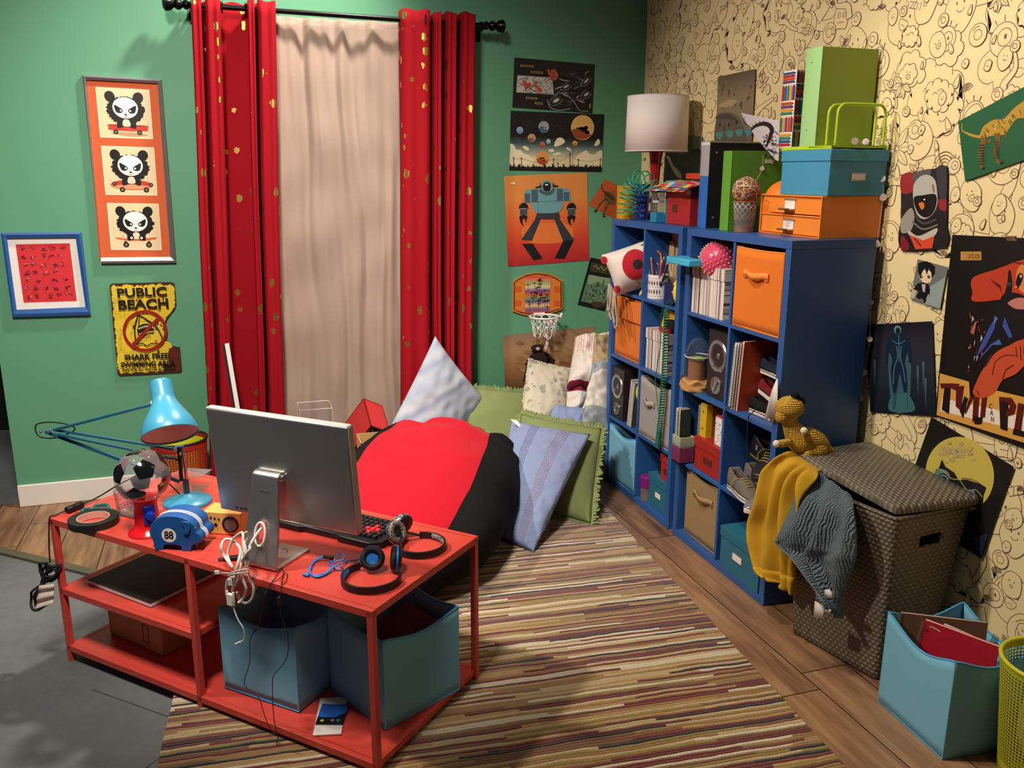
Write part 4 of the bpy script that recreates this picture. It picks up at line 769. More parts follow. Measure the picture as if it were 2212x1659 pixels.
G().cyl((0, 0, -.05), .011, .1, 16, M.Translation(cz + V((.0, -.007, -.004))) @ M.Rotation(PI / 2, 4, 'Y')).build('hinge', ALU, t)
g = G()
for k in (-.19, -.172, -.155): g.box((k, -.0005, -.155), (.009, .002, .005), cm)
g.build('ports', BLK, t)
# monitor cables
t = thing('cable_bundle', 'pale grey monitor cable bundle tied up and hanging over the desk front', 'cable', desk(.62, -.03, Z0 - .1)); GT = GREYC
hole = bx + mx_ * -.006 + mn * .02 + V((0, 0, .12))
def cabx(P, r, nm='cable', m=GT, n=6): return G().tube(spline(P, n), r, 8).build(nm, m, t, world=True, smooth=180)
D_ = lambda x, y, o=-.02: PD(440 + x / 7.54, 1080 + y / 7.54, o)
cabx([hole + mn * .03, hole, hole - mn * .05 + V((0, 0, -.03)), D_(750, 800, -.025), D_(620, 1000), D_(600, 1150), D_(640, 1300), D_(690, 1450), D_(640, 1600), D_(560, 1680, -.03)], .0042)
cabx([D_(460, 1090), D_(330, 900, -.0), D_(285, 780, .0), D_(330, 660, .02), D_(440, 640, .03), D_(560, 740, .02), D_(600, 850, .0), D_(540, 1100, -.03), D_(500, 1300), D_(470, 1500)], .0045)
cabx([D_(470, 1100, -.025), D_(400, 950, .0), D_(400, 840, .01), D_(480, 640, .02), D_(600, 540, .02), D_(640, 560, .01), D_(650, 760, -.01), D_(700, 940, -.02), D_(690, 1100), D_(760, 1300), D_(815, 1450), D_(790, 1600), D_(700, 1680), D_(600, 1640, -.01), D_(540, 1500)], .0042)
cabx([D_(700, 1100), D_(740, 1000), D_(690, 800), D_(650, 600, .01), D_(700, 520, .015), D_(710, 600, .02), D_(640, 850, .0), D_(600, 1100, -.03), D_(560, 1300, -.03), D_(500, 1400, -.03)], .0028)
cabx([D_(500, 1250, -.03), D_(400, 1300), D_(370, 1420), D_(380, 1560), D_(440, 1620)], .0042)
for dy in (0, 50): cabx([D_(390, 1210 + dy * .6, -.035), D_(460, 1180 + dy * .6, -.045), D_(600, 1140 + dy, -.05), D_(720, 1130 + dy, -.04), D_(730, 1150 + dy, -.02)], .0022)
cabx([D_(500, 1190, -.03), D_(380, 1190, -.04), D_(280, 1185, -.04)], .0015)
q = D_(215, 1180, -.04); ux = (D_(280, 1185, -.04) - D_(100, 1180, -.04)).normalized(); mq = M.Translation(q) @ frame(ux, (0, 0, 1)); G().box((0, 0, .001), (.011, .006, .017), mq).build('usb_plug', mat('white_plug', 'e4ddd4', .4), t, world=True, bev=.001)
G().box((0, 0, -.013), (.009, .004, .012), mq).build('usb_tip', mat('grey_metal', '77757a', .35, .8), t, world=True)
q = D_(440, 1620, -.045); mq = M.Translation(q) @ frame(DEX, (0, 0, 1)); g = G(); g.box((0, 0, 0), (.036, .012, .022), mq)
for s_ in (-1, 1): g.cyl((.0, .002, s_ * .0125), .0035, .001, 10, mq); g.rod(mq @ V((-.018, 0, s_ * .0125)), mq @ V((.026, 0, s_ * .0125)), .0032)
g.build('video_plug', mat('white_plug', 'e4ddd4', .4), t, world=True, bev=.001)
q = D_(430, 1340, -.045); G().box((0, 0, 0), (.02, .003, .012), M.Translation(q) @ M.Rotation(.5, 4, 'Z') @ frame(DEX, (0, 0, 1))).build('paper_tag', mat('white_tag', 'e8e2d8', .6), t, world=True)
cabx([D_(480, 1600, -.045), D_(490, 1760, -.045), D_(560, 1950, -.05), D_(650, 2100, -.05), D_(660, 2260, -.05), D_(570, 2330, -.055)], .002)
G().rod(D_(600, 2310, -.054), D_(520, 2350, -.056), .0032, 8).build('cable_end', mat('white_plug', 'e4ddd4', .4), t, world=True)
t = thing('usb_stick', 'black usb plug lying at the desk edge behind the grey cables', 'usb plug', PZ(485, 1208, Z0)); a, b = PZ(470, 1208, Z0 + .006), PZ(520, 1203, Z0 + .006)
mq = M.Translation(a.lerp(b, .6)) @ frame(b - a, (0, 0, 1)); G().box((0, 0, 0), (.011, .02, .05), mq).build('grip', BLK, t, world=True, bev=.003); G().box((0, 0, -.032), (.006, .013, .016), mq).build('metal_tip', mat('grey_metal', '77757a', .35, .8), t, world=True)
# dark red earphone cord
t = thing('earphone_cord', 'thin dark red earphone cord dangling from the monitor over the desk front', 'cord', D_(1300, 1100)); E_ = lambda x, y, o=-.03: PD(440 + x / 3.568, 1240 + y / 3.568, o)
zt = Z0 + .003
tp = lambda x, y: PZ(440 + x / 7.54, 1080 + y / 7.54, zt)
G().tube(spline([tp(1270, 860) + V((0, 0, .01)), tp(1340, 850) + V((0, 0, .012)), tp(1380, 900), tp(1340, 1000), tp(1280, 1100), tp(1200, 1200), tp(1130, 1310), D_(1075, 1390, -.004), D_(1020, 1500, -.012), E_(470, 160), E_(430, 380), E_(360, 500), E_(355, 680), E_(315, 850), E_(420, 950), E_(480, 1120), E_(530, 1220), E_(570, 1240), E_(565, 1330), E_(620, 1385), E_(740, 1360)], 8), .0013, 6).build('cord', DARKB, t, world=True, smooth=180)
G().tube(spline([tp(1250, 1080), tp(1300, 1150), tp(1290, 1250), tp(1265, 1360), D_(1260, 1460, -.004), D_(1235, 1580, -.012), E_(580, 200), E_(600, 330), E_(640, 440), E_(650, 600), E_(610, 700), E_(540, 780), E_(530, 900), E_(540, 1100), E_(565, 1240)], 8), .0013, 6).build('cord', DARKB, t, world=True, smooth=180)
G().tube(spline([tp(1130, 1340), tp(1250, 1270), tp(1310, 1200), tp(1360, 1200), tp(1340, 1320), tp(1270, 1390)], 6), .0012, 6).build('cord', DARKB, t, world=True, smooth=180)
G().rod(E_(580, 180), E_(585, 230), .0045, 8).build('earbud', DARKB, t, world=True); G().rod(E_(395, 440), E_(405, 405), .0035, 8).build('earbud', DARKB, t, world=True)
# keyboard
a, b, c = PZ(808, 1190, Z0), PZ(851, 1148, Z0), PZ(614, 1142, Z0); kx = (a - c).normalized(); ky = V((-kx.y, kx.x, 0)); ko = a - kx * .46
t = thing('keyboard', 'black gaming keyboard with a few red arrow keys beneath the monitor', 'keyboard', ko, math.atan2(kx.y, kx.x))
pr = [(0, .0), (.15, .0), (.165, .012), (.3, .012), (.315, 0), (.44, 0), (.475, .03), (.475, .16), (.44, .19), (.03, .19), (0, .16)]
G().prism(pr, .022).build('case', BLK, t, bev=.004)
KEY = mat('black_keys', '222226', .4); RK = mat('red_keys', 'd8323a', .4)
g = G(); gr_ = G()
for r_ in range(6):
    for c_ in range(21):
        x, y = .025 + c_ * .0205, .038 + r_ * .0235
        if r_ == 0 and c_ in (4, 5, 6, 7): continue
        gg = gr_ if (r_ == 2 and c_ in (17, 18, 19)) or (r_ == 3 and c_ == 18) or (r_ == 1 and c_ == 18) else g
        gg.box((x, y, .026), (.017, .0185, .012), taper=.82)
g.build('keys', KEY, t); gr_.build('red_keys', RK, t, label='red keys')
# headphones
def headphones(label, c, r, open_a, cups, band_m, pad_m, rim_m, half=62, pat=None):
    t = thing('headphones', label, 'headphones', c); c = V(c); g = G(); n = 40; H = .024
    def ringpt(a, rr, z): return c + V((rr * cos(a), rr * sin(a), z))
    A0 = R(open_a + half); A1 = R(open_a - half + 360)
    g.grid(lambda u, v: ringpt(A0 + (A1 - A0) * u, r + [0, 0, .006, .006, 0][int(round(v * 4))], [.001, H, H, .001, .001][int(round(v * 4))]), n, 5); g.build('headband', band_m, t, world=True, smooth=50, bev=.001)
    g = G(); g.grid(lambda u, v: ringpt(A0 + (A1 - A0) * (.14 + .72 * u), r - .001 - .005 * sin(PI * v), .003 + (H - .004) * v), n, 6); g.build('headband_lining', pad_m, t, world=True)
    for k, (p, nrm, cr) in enumerate(cups):
        p = V(p); mq = M.Translation(p) @ frame(nrm, (0, 0, 1)); e = ringpt(A0 if k == 0 else A1, r, H / 2)
        cup = G().lathe([(.0001, -.014), (cr * .7, -.014), (cr * .95, -.008), (cr, 0), (cr, .004)], 28, mq).build('ear_cup', band_m, t, world=True)
        G().lathe([(cr + .0006, -.003), (cr + .0015, 0), (cr + .0006, .003)], 28, mq).build('rim', rim_m, cup, world=True)
        G().tube([mq @ V(((cr * .74) * cos(a / 24 * 2 * PI), (cr * .74) * sin(a / 24 * 2 * PI), .009)) for a in range(24)], cr * .26, 8, True).build('ear_cushion', pat or RUB, cup, world=True, smooth=180)
        G().cyl((0, 0, .006), cr * .52, .002, 20, mq).build('speaker_cloth', rim_m if not pat else BLK, cup, world=True)
        G().tube(spline([e, e.lerp(p, .5) + V((0, 0, .004)), p + (e - p).normalized() * cr * .9], 5), .004, 6).build('yoke', band_m, t, world=True); w_ = mq @ V((-cr * .9, 0, 0)); G().tube(spline([e, (e + p) / 2 + V((0, 0, -.012)), p + V((0, 0, -cr * .8))], 6), .0014, 5).build('wire', rim_m, t, world=True)
    return t
HB = mat('headphone_blue', (40, 120, 206), .4)
headphones('blue and black headphones lying near the desk corner', (-2.05, -2.478, Z0), .083, 42, [((-2.035, -2.41, Z0 + .04), (-.2, -.8, .42), .037), ((-1.965, -2.435, Z0 + .042), (-.95, .15, .1), .037)], BLK, HB, HB)
mpt = mat('doodle_fabric', '8a8478', .6); x = NT(mpt); vv = x.n('TexVoronoi', i0=x.n('TexCoord').outputs['Object'], i2=95); x.col(x.ramp(x.math('FRACT', x.math('MULTIPLY', vv.outputs[0], 3.2)), [(0, '17161a'), (.5, '2a2826'), (.6, 'b8b0a0'), (.8, 'd0c8b8'), (.9, '17161a')]))
headphones('black headphones with grey doodle patterned ear cups beside the keyboard', (-1.865, -2.3, Z0), .076, 142, [((-1.935, -2.245, Z0 + .042), (.5, -.6, .35), .038), ((-1.905, -2.2, Z0 + .045), (-.3, .7, .3), .04)][::-1], BLK, mpt, mat('steel_wire', '9a9a9c', .3, .9), 62, mpt)
t = thing('audio_cable', 'bright blue audio cable coiled beside the blue headphones', 'cable', (-2.17, -2.36, Z0)); K_ = lambda x, y, z=.004: PZ(640 + x / 6.9125, 1110 + y / 6.9125, Z0 + z)
for k in range(4): o = k * 14 - 20; G().tube(spline([K_(540, 700 - o * .3), K_(420, 640 + o * .4, .012), K_(280, 700 + o * .5), K_(200 + o * .5, 830), K_(230 + o * .4, 910 + o * .4), K_(330, 930 + o * .5), K_(450, 880 + o * .6), K_(540, 800 + o * .4, .01), K_(620, 760, .014), K_(760, 710 + o * .3)], 6), .0023, 6).build('cable', HB, t, world=True, smooth=180)
G().tube(spline([K_(560, 740), K_(600, 640, .02), K_(650, 590, .03), K_(710, 620, .03), K_(700, 680, .02), K_(560, 720, .012), K_(480, 740), K_(600, 830), K_(700, 820), K_(640, 780, .014), K_(520, 780)], 6), .0021, 6).build('cable', HB, t, world=True, smooth=180)
G().tube(spline([K_(760, 700), K_(900, 690), K_(1010, 650, .02), K_(1080, 640, .03)], 6), .0021, 6).build('cable', HB, t, world=True, smooth=180); G().rod(K_(405, 640, .014), K_(550, 660, .012), .006, 10).build('cable_tie', RUB, t, world=True); G().rod(K_(105, 900, .005), K_(190, 920, .005), .005, 10).build('jack_plug', HB, t, world=True)
# desk lamp
TEAL = mat('lamp_blue', (58, 136, 164), .34, bump=.02, bscale=500); DTEAL = mat('lamp_arm_blue', (30, 84, 106), .35)
LB = V((-2.589, -1.654, Z0)); FH = V((FX.x, FX.y, 0)).normalized(); PLm = lambda u, v: plane_pt(u, v, LB, FH)
t = thing('desk_lamp', 'blue jointed desk lamp with bell shade and folded arms', 'desk lamp', LB)
G().lathe([(.0001, 0), (.085, 0), (.086, .006), (.082, .012), (.05, .02), (.02, .032), (.014, .036), (.0001, .036)], 40).build('base', TEAL, t, smooth=60)
pt_ = PLm(388, 965); pt_ = V((LB.x, LB.y, pt_.z)); G().rod(LB + V((0, 0, .03)), LB + V((0, 0, .09)), .011, 14).build('socket', DTEAL, t, world=True)
G().rod(LB + V((.004, 0, .08)), pt_, .006, 12).build('post', mat('chrome', 'c8c8cc', .12, 1), t, world=True); G().rod(LB + V((-.014, 0, .085)), pt_ + V((-.012, 0, 0)), .007, 10).build('spring_cover', BLK, t, world=True)
def bar(a, b, w_=.011, th_=.009, nm='arm', m=DTEAL, off=0): a, b = PLm(*a) - FH * off, PLm(*b) - FH * off; mq = M.Translation((a + b) / 2) @ frame(b - a, FH); G().box((0, 0, 0), (th_, w_, (b - a).length), mq).build(nm, m, t, world=True, bev=.0015)
bar((98, 932), (388, 1040), .013); bar((115, 928), (388, 972), .009); bar((128, 936), (388, 990), .009, off=.012); bar((118, 928), (332, 872), .01, off=.006)
el = [PLm(*q) for q in ((78, 918), (110, 912), (150, 918), (160, 930), (118, 946), (84, 942))]; G().tube(spline(el, 6, True), .0025, 6, True).build('wire_loop', RUB, t, world=True)
for q in ((92, 931), (112, 928)): G().ball(PLm(*q) - FH * .012, .005, 12).build('pivot', mat('chrome', 'c8c8cc', .12, 1), t, world=True)
g = G()
for q in ((380, 968), (392, 978)): g.ball(PLm(*q) - FH * .012, .006, 10)
g.box(PLm(388, 968), (.03, .012, .02)); g.build('joint', mat('chrome', 'c8c8cc', .12, 1), t, world=True)
ax = (RX * .29 - UX * .91 - FX * .30).normalized(); top = PLm(347, 826); mq = M.Translation(top) @ frame(ax)
pf = [(.0001, 0), (.034, 0), (.037, .004), (.0375, .05), (.041, .075), (.058, .11), (.078, .145), (.09, .175), (.094, .2)]
pp = [(p.x, p.y) for p in spline([(a_, b_, 0) for a_, b_ in pf], 5)]
G().lathe(pp, 48, mq).build('shade', TEAL, t, world=True, smooth=60, solid=.002)
G().lathe([(.0001, .12), (.03, .125), (.05, .15), (.092, .193)], 32, mq).build('shade_lining', mat('shade_inner', 'c8b4b0', .5), t, world=True)
G().ball(top + ax * .14, .028, 16).build('bulb', mat('bulb_glass', 'd8d0c8', .2), t, world=True); G().ball(PLm(333, 871) - FH * .0, .013, 14).build('knob', mat('white_plastic', 'e8e2dc', .4), t, world=True)
swa, swb = PZ(140, 1104, Z0 + .012), PZ(182, 1087, Z0 + .012); G().tube(spline([LB + V((-.02, .02, .02)), PLm(330, 1020), PLm(270, 1040), PLm(215, 1072), swb + (swb - swa) * .2, swb], 8), .0026, 6).build('cord', RUB, t, world=True, smooth=180)
mq = M.Translation((swa + swb) / 2) @ frame(swb - swa, (0, 0, 1)); G().box((0, 0, 0), (.02, .024, .07), mq).build('switch', BLK, t, world=True, bev=.006, seg=3)
PW = lambda u, v, o=.0: plane_pt(u, v, DL - DEX * .012, V((FH.x, FH.y, 0))) - FH * o
G().tube(spline([swa, PZ(122, 1112, Z0 + .006), PZ(108, 1117, Z0 + .004), PW(106, 1140), PW(106, 1180), PW(108, 1215)], 8), .0026, 6).build('cord', RUB, t, world=True, smooth=180)
C_ = lambda x, y, o=.02: PW(60 + x / 4.1475, 900 + y / 4.1475, o)
for P in ([(210, 1290), (150, 1280), (130, 1330), (170, 1390), (230, 1340), (300, 1310), (300, 1370), (230, 1420), (160, 1430), (150, 1480), (230, 1500)], [(200, 1350), (260, 1310), (310, 1340), (280, 1400), (190, 1400), (150, 1430), (200, 1460)], [(150, 1480), (80, 1530), (45, 1610), (60, 1680), (120, 1700), (200, 1660)], [(140, 1500), (100, 1560), (80, 1640), (110, 1690), (180, 1640)], [(160, 1500), (110, 1580), (110, 1660), (150, 1640)], [(190, 1300), (270, 1330), (300, 1390), (240, 1450), (170, 1410), (150, 1360), (210, 1310), (290, 1350), (270, 1430), (180, 1450), (200, 1520)], [(130, 1300), (160, 1370), (210, 1380), (250, 1340), (230, 1300), (180, 1330), (200, 1400)]): G().tube(spline([C_(*q, .02 + .012 * sin(i * 2.1)) for i, q in enumerate(P)], 6), .0044, 6).build('coiled_cord', RUB, t, world=True, smooth=180)
a, b, c, d = C_(165, 1460, .045), C_(305, 1440, .05), C_(300, 1600, .055), C_(135, 1660, .05)
G().grid(lambda u, v: (a * (1 - u) + b * u) * (1 - v) + (d * (1 - u) + c * u) * v - FH * (.005 * sin(v * 14)), 6, 16).build('paper_tape', mat('crumpled_tape', 'd8c0b4', .7, bump=.3, bscale=60), t, world=True, solid=.0015)
# tape roll, scissors, clip tub, clear tray
t = thing('tape_roll', 'roll of black tape lying flat near the desk corner', 'tape roll', PZ(203, 1131, Z0)); G().lathe([(.052, 0), (.08, 0), (.08, .024), (.052, .024), (.052, 0)], 48).build('tape', mat('black_tape', '1e1d1a', .5), t); G().lathe([(.049, .0005), (.0521, .0005), (.0521, .0245), (.049, .0245), (.049, .0005)], 48).build('cardboard_core', mat('cardboard_core', 'c9a08c', .8), t)
t = thing('scissors', 'teal handled scissors lying behind the tape roll', 'scissors', PZ(215, 1100, Z0)); SC = mat('teal_plastic', (24, 110, 104), .4); S_ = lambda x, y, z=.005: PZ(60 + x / 4.1475, 900 + y / 4.1475, Z0 + z)
for P in ([(490, 840), (530, 825), (590, 835), (600, 855), (540, 865), (495, 858)], [(600, 800), (650, 787), (705, 790), (720, 810), (680, 830), (620, 825)]): G().tube(spline([S_(*q, .008) for q in P], 6, True), .006, 8, True).build('handle', SC, t, world=True, smooth=180)
G().tube([S_(595, 850), S_(700, 855), S_(790, 860)], .006, 8, rf=lambda q: 1 - .4 * q).build('handle_shaft', SC, t, world=True); G().tube([S_(710, 820, .009), S_(760, 840, .008), S_(820, 862, .006)], .006, 8, rf=lambda q: 1 - .4 * q).build('handle_shaft', SC, t, world=True)
for q in ((850, 868), (870, 880)): a, b = S_(770, 852, .006), S_(*q, .004); G().box((0, 0, 0), (.002, .01, (b - a).length + .06), M.Translation(a.lerp(b, .9)) @ frame(b - a, (0, 0, 1))).build('blade', mat('steel', 'a8a8ac', .25, .9), t, world=True)
CLR = clear_mat('clear_plastic', 'f4f4f4', .2, .06)
t = thing('paper_clip_tub', 'clear plastic tub of mixed paper clips beside the gumball machine', 'tub', (-2.775, -1.69, Z0)); G().lathe([(.0001, 0), (.046, 0), (.052, .085), (.0505, .085), (.0445, .002), (.0001, .002)], 32).build('tub_body', CLR, t)
cl = [mat('clip_%s' % n_, c_, .35, .5) for n_, c_ in (('red', 'a03040'), ('purple', '604080'), ('silver', 'b8b8bc'), ('pink', 'c07090'), ('blue', '405090'))]
rnd = random.Random(5)
for k in range(26):
    a_ = rnd.uniform(0, 6.28); r_ = rnd.uniform(0, .032); mq = M.Translation((r_ * cos(a_), r_ * sin(a_), rnd.uniform(.006, .042))) @ M.Rotation(rnd.uniform(0, 6), 4, (rnd.random(), rnd.random(), rnd.random() + .1)); pth = [(-.003, -.01, 0), (.003, -.01, 0), (.003, .01, 0), (-.0025, .01, 0), (-.0025, -.007, 0), (.0018, -.007, 0), (.0018, .006, 0)]; G().tube(pth, .0006, 4, mtx=mq).build('paper_clip', cl[k % 5], t, smooth=0)
t = thing('plastic_tray', 'clear plastic tray half hidden behind the lamp post', 'tray', (-2.575, -1.5, Z0)); G().box((0, 0, .03), (.1, .075, .06), rz=-.5, taper=1.08).build('tray_shell', CLR, t); o = G().box((0, 0, .0605), (.12, .09, .002), rz=-.5).build('tray_rim', CLR, t)
# gumball machine
t = thing('gumball_machine', 'small red gumball machine with a clear soccer ball globe', 'gumball machine', (-2.703, -1.895, Z0)); RP = mat('glossy_red_plastic', (214, 24, 30), .18, coat=.5)
gz = PZ(322, 1038, 1); 
G().lathe([(.0001, 0), (.062, 0), (.064, .004), (.058, .012), (.046, .02), (.04, .035), (.038, .1), (.042, .118), (.044, .124), (.0001, .124)], 36).build('base', RP, t, smooth=50)
fd = V((-.02 + .35, -1, 0)).normalized(); fm = M.Translation(fd * .038 + V((0, 0, .072))) @ frame(fd, (0, 0, 1)); BP = mat('blue_plastic', (24, 60, 170), .3)
pl_ = G().box((0, 0, 0), (.066, .038, .012), fm).build('coin_plate', BP, t, bev=.004); G().lathe([(.0001, .02), (.013, .02), (.015, .012), (.016, .004)], 20, fm).build('turn_knob', BP, pl_); G().box((0, 0, .022), (.026, .007, .008), fm).build('knob_grip', BP, pl_, bev=.002)
GC = V((0, 0, .198)); GR = .088; G().ball(GC, GR, 40).build('globe', clear_mat('clear_globe', 'f6f4f4', .22, .08), t, smooth=180)
ph = (1 + 5 ** .5) / 2; ico = [V(v) for a in (-1, 1) for b in (-ph, ph) for v in ((0, a, b), (a, b, 0), (b, 0, a))]
rot = M.Rotation(.5, 3, 'X') @ M.Rotation(.35, 3, 'Z')
for k, d in enumerate(ico):
    d = (rot @ d).normalized(); mq = frame(d); nb = [d.cross(V((0, 0, 1)))]; g = G()
    ring_ = [GC + (mq @ V((.42 * cos(2 * PI * j / 5), .42 * sin(2 * PI * j / 5), 1))).normalized() * (GR + .0015) for j in range(5)]
    pts5 = []
    for j in range(5):
        p0, p1 = ring_[j] , ring_[(j + 1) % 5]
        for s_ in range(4): pts5.append(p0.lerp(p1, s_ / 4))
    ct = GC + d * (GR + .001); proj_ = lambda p: GC + (p - GC).normalized() * (GR + .0012)
    vsx = [proj_(ct)] + [proj_(ct.lerp(p, .55)) for p in pts5] + [proj_(p) for p in pts5]; n5 = 20
    g.add(vsx, [(0, 1 + j, 1 + (j + 1) % n5) for j in range(n5)] + [(1 + j, 1 + n5 + j, 1 + n5 + (j + 1) % n5, 1 + (j + 1) % n5) for j in range(n5)]); g.build('black_panel', mat('glossy_black', '0c0c0e', .1, coat=1), t, smooth=180)
# elephant bank
p0 = PZ(400, 1178, Z0); ex_ = (PZ(455, 1172, Z0) - PZ(345, 1168, Z0)); a_ = math.atan2(ex_.y, ex_.x)
t = thing('piggy_bank', 'blue elephant coin bank with a white stripe and the number 88', 'coin bank', PZ(400, 1172, Z0), a_); EB = mat('matte_blue', (28, 84, 148), .45); WHP = mat('white_plastic', 'e8e2dc', .4)
pr = [(-.075, .03), (-.07, .002), (-.045, .0), (-.036, .018), (.012, .016), (.018, .0), (.046, .0), (.05, .018), (.062, .022), (.066, .03), (.08, .028), (.086, .042), (.08, .058), (.07, .066), (.066, .085), (.048, .104), (.015, .116), (-.03, .116), (-.062, .102), (-.08, .075), (-.082, .05)]
sp_ = [(q.x, q.y) for q in spline([(*q, 0) for q in pr], 3, True)]
up_ = M.Rotation(PI / 2, 4, 'X')
for y0, h_, m_, nm, sc_ in ((-.012, .05, EB, 'body', 1), (-.017, .005, WHP, 'stripe', 1.025), (-.022, .005, EB, 'body_band', 1), (-.027, .005, WHP, 'stripe', 1.025), (-.062, .035, EB, 'body', 1)):
    G().prism([(x_ * sc_, .06 + (z_ - .06) * sc_ if z_ > .02 else z_) for x_, z_ in sp_], h_, M.Translation((0, .0, 0)) @ up_, y0 * -1 - h_ + -.0 if 0 else -y0 - h_).build(nm, m_, t, bev=.012 if h_ > .03 else .001, seg=4, smooth=60)
ear = G(); ear.prism([(q.x, q.y) for q in spline([(.028, .1, 0), (.05, .1, 0), (.054, .08, 0), (.044, .058, 0), (.03, .064, 0), (.034, .08, 0)], 4, True)], .006, M.Translation((0, -.062, 0)) @ up_, .0); ear.build('ear', EB, t, bev=.002)
A = Art(lambda x, y, h: t_m @ V((x, -.0625 - h, y))); t_m = ROOTM[t.name]; A.ell(-.02, .052, .024, .024, (236, 228, 220)); A.text('88', [(-.035, .066), (-.005, .066), (-.005, .038), (-.035, .038)], (20, 18, 18), .03); A.build('number_disc', t); G().ball((.066, -.058, .078), .003, 8).build('eye', WHP, t)
# wooden radio
a, b = PZ(444, 1154, Z0), PZ(520, 1160, Z0); d_ = (b - a); rz_ = -.46
t = thing('wooden_speaker', 'small wooden block speaker with a round black grille', 'speaker', PZ(440, 1152, Z0), rz_); WD = mat('pale_bamboo', (214, 160, 84), .45, var=.12, vscale=14)
G().prism([(0, 0), (.135, 0), (.135, .02), (.02, .115), (-.05, .115)][:2] + [(.135, .075), (0, .085)], .078).build('body', WD, t, bev=.003)
gm = M.Translation((.098, -.0005, .038)) @ frame((0, -1, 0), (0, 0, 1)); G().lathe([(.0001, .002), (.021, .002), (.022, .0035), (.028, .0035), (.029, 0)], 32, gm).build('grille_ring', BLK, t); G().cyl((0, 0, .0015), .0215, .001, 28, gm).build('grille', mat('grille_grey', '6f6864', .7, bump=.6, bscale=900), t)
for x_, z_, r_ in ((.03, .058, .0035), (.044, .056, .0035), (.058, .054, .0035), (.046, .034, .006)): G().cyl((0, 0, 0), r_, .0015, 14, M.Translation((x_, -.0005, z_)) @ frame((0, -1, 0))).build('button_hole', BLK, t)
# lower shelves
a, b, c = PZ(190, 1262, .275), PZ(326, 1314, .275), PZ(452, 1250, .275); e1 = (b - a); e1n = e1.normalized(); e2n = V((-e1n.y, e1n.x, 0)); ln = (c - b).dot(e2n)
t = thing('sketchbook', 'large black covered sketchbook lying on the middle desk shelf', 'book', (a.x, a.y, .2772), math.atan2(e1.y, e1.x)); L1 = e1.length; G().box((L1 / 2, .18, .0075), (L1 - .001, .359, .013)).build('pages', mat('page_edges', 'e6dad6', .8), t); g = G(); g.box((L1 / 2, .18, .0148), (L1, .36, .0016)); g.box((L1 / 2, .18, .0006), (L1, .36, .0012)); g.build('cover', mat('black_cover', '23221d', .6), t)
a, b = PZ(238, 1368, .05), PZ(353, 1420, .05); e1 = b - a; t = thing('wooden_box', 'cardboard coloured box file on the bottom desk shelf', 'box', (a.x, a.y, .0525), math.atan2(e1.y, e1.x)); L1 = e1.length; KR = mat('kraft_board', (178, 128, 78), .75, var=.08, vscale=5)
G().prism([(0, 0), (L1, 0), (L1, .26), (0, .26), (-.025, .22), (-.025, .03)], .125).build('body', KR, t, bev=.004); A = Art(lambda x, y, h: t_m @ V((x, -.0008 - h, y))); t_m = ROOTM[t.name]; A.line([(L1 * .66, .028), (L1 * .66, .095), (L1 * .76, .095), (L1 * .76, .028)], .006, (86, 50, 30), True); A.build('slot_mark', t)
t = thing('card_pack', 'white packet with a blue flap card lying on the bottom desk shelf', 'packet', PZ(714, 1548, .0515), R(-16)); a = PZ(688, 1512, .052); b = PZ(738, 1585, .052)
G().box((0, 0, .003), (.085, .19, .004), rz=.06).build('backing_card', mat('white_card', 'e6ded6', .6), t); G().box((.006, .0, .007), (.083, .1, .006), rz=-.05).build('black_card', mat('black_card', '16181c', .35), t); G().prism([(-.04, -.02), (.015, -.02), (.045, .005), (.045, .045), (-.04, .05)], .002, M.Translation((.004, -.0, .0102)) @ M.Rotation(-.05, 4, 'Z')).build('blue_flap', mat('blue_card', (36, 88, 168), .4), t)
for x_, c_ in ((-.02, 'd8d040'), (.012, '9a4a90'), (.03, '2a7050')): G().cyl((x_, -.034, .0101), .006, .0006, 14).build('sticker', mat('sticker_' + c_, c_, .4), t)
# ================= beanbag, cushions, bins, hamper
rnd = random.Random(11)
def fabric(name, col, **k): return mat(name, col, .9, spec=.15, sheen=.06 if sum(col if not isinstance(col, str) else (200,)) > 160 else .0, bump=.25, bscale=k.pop('bs', 500), **k)
# beanbag
ba = V((.45, .89, 0)).normalized(); bn = V((.89, -.45, 0)).normalized(); bc = V((-1.62, -1.08, .0))
t = thing('beanbag', 'big red beanbag with black sides slumped behind the desk', 'beanbag', bc)
def bean(u, f, inset=0):                    # u -1..1 along, f angle around
    e = max(.0, 1 - abs(u) ** 3.2) ** .42; hw = .475 * (e * .9 + .02); top = (.43 + .11 * u) * (e * .93 + .05); c_, s_ = cos(f), sin(f)
    x = hw * math.copysign(abs(c_) ** .75, c_); z = .2 + (top - .2 if s_ > 0 else .2) * math.copysign(abs(s_) ** .8, s_)
    p = bc + ba * (u * .75 + .045) + bn * x + V((0, 0, max(.0, z) + .013))
    w_ = noise.noise(p * 3.1) * .022 + noise.noise(p * 8) * .008
    if u > .35 and s_ > .2: w_ += ((.03) * sin(c_ * 9 + 5 * noise.noise(p * 5)) * (u - .35)) * 2 * (1 if u < .9 else .3)
    n_ = (bn * c_ + V((0, 0, s_))).normalized(); return p + n_ * (w_ if z > .03 else 0)
nu, n1, n2 = 90, 48, 56; gr_, gb_ = G(), G(); rows_r, rows_b = [], []
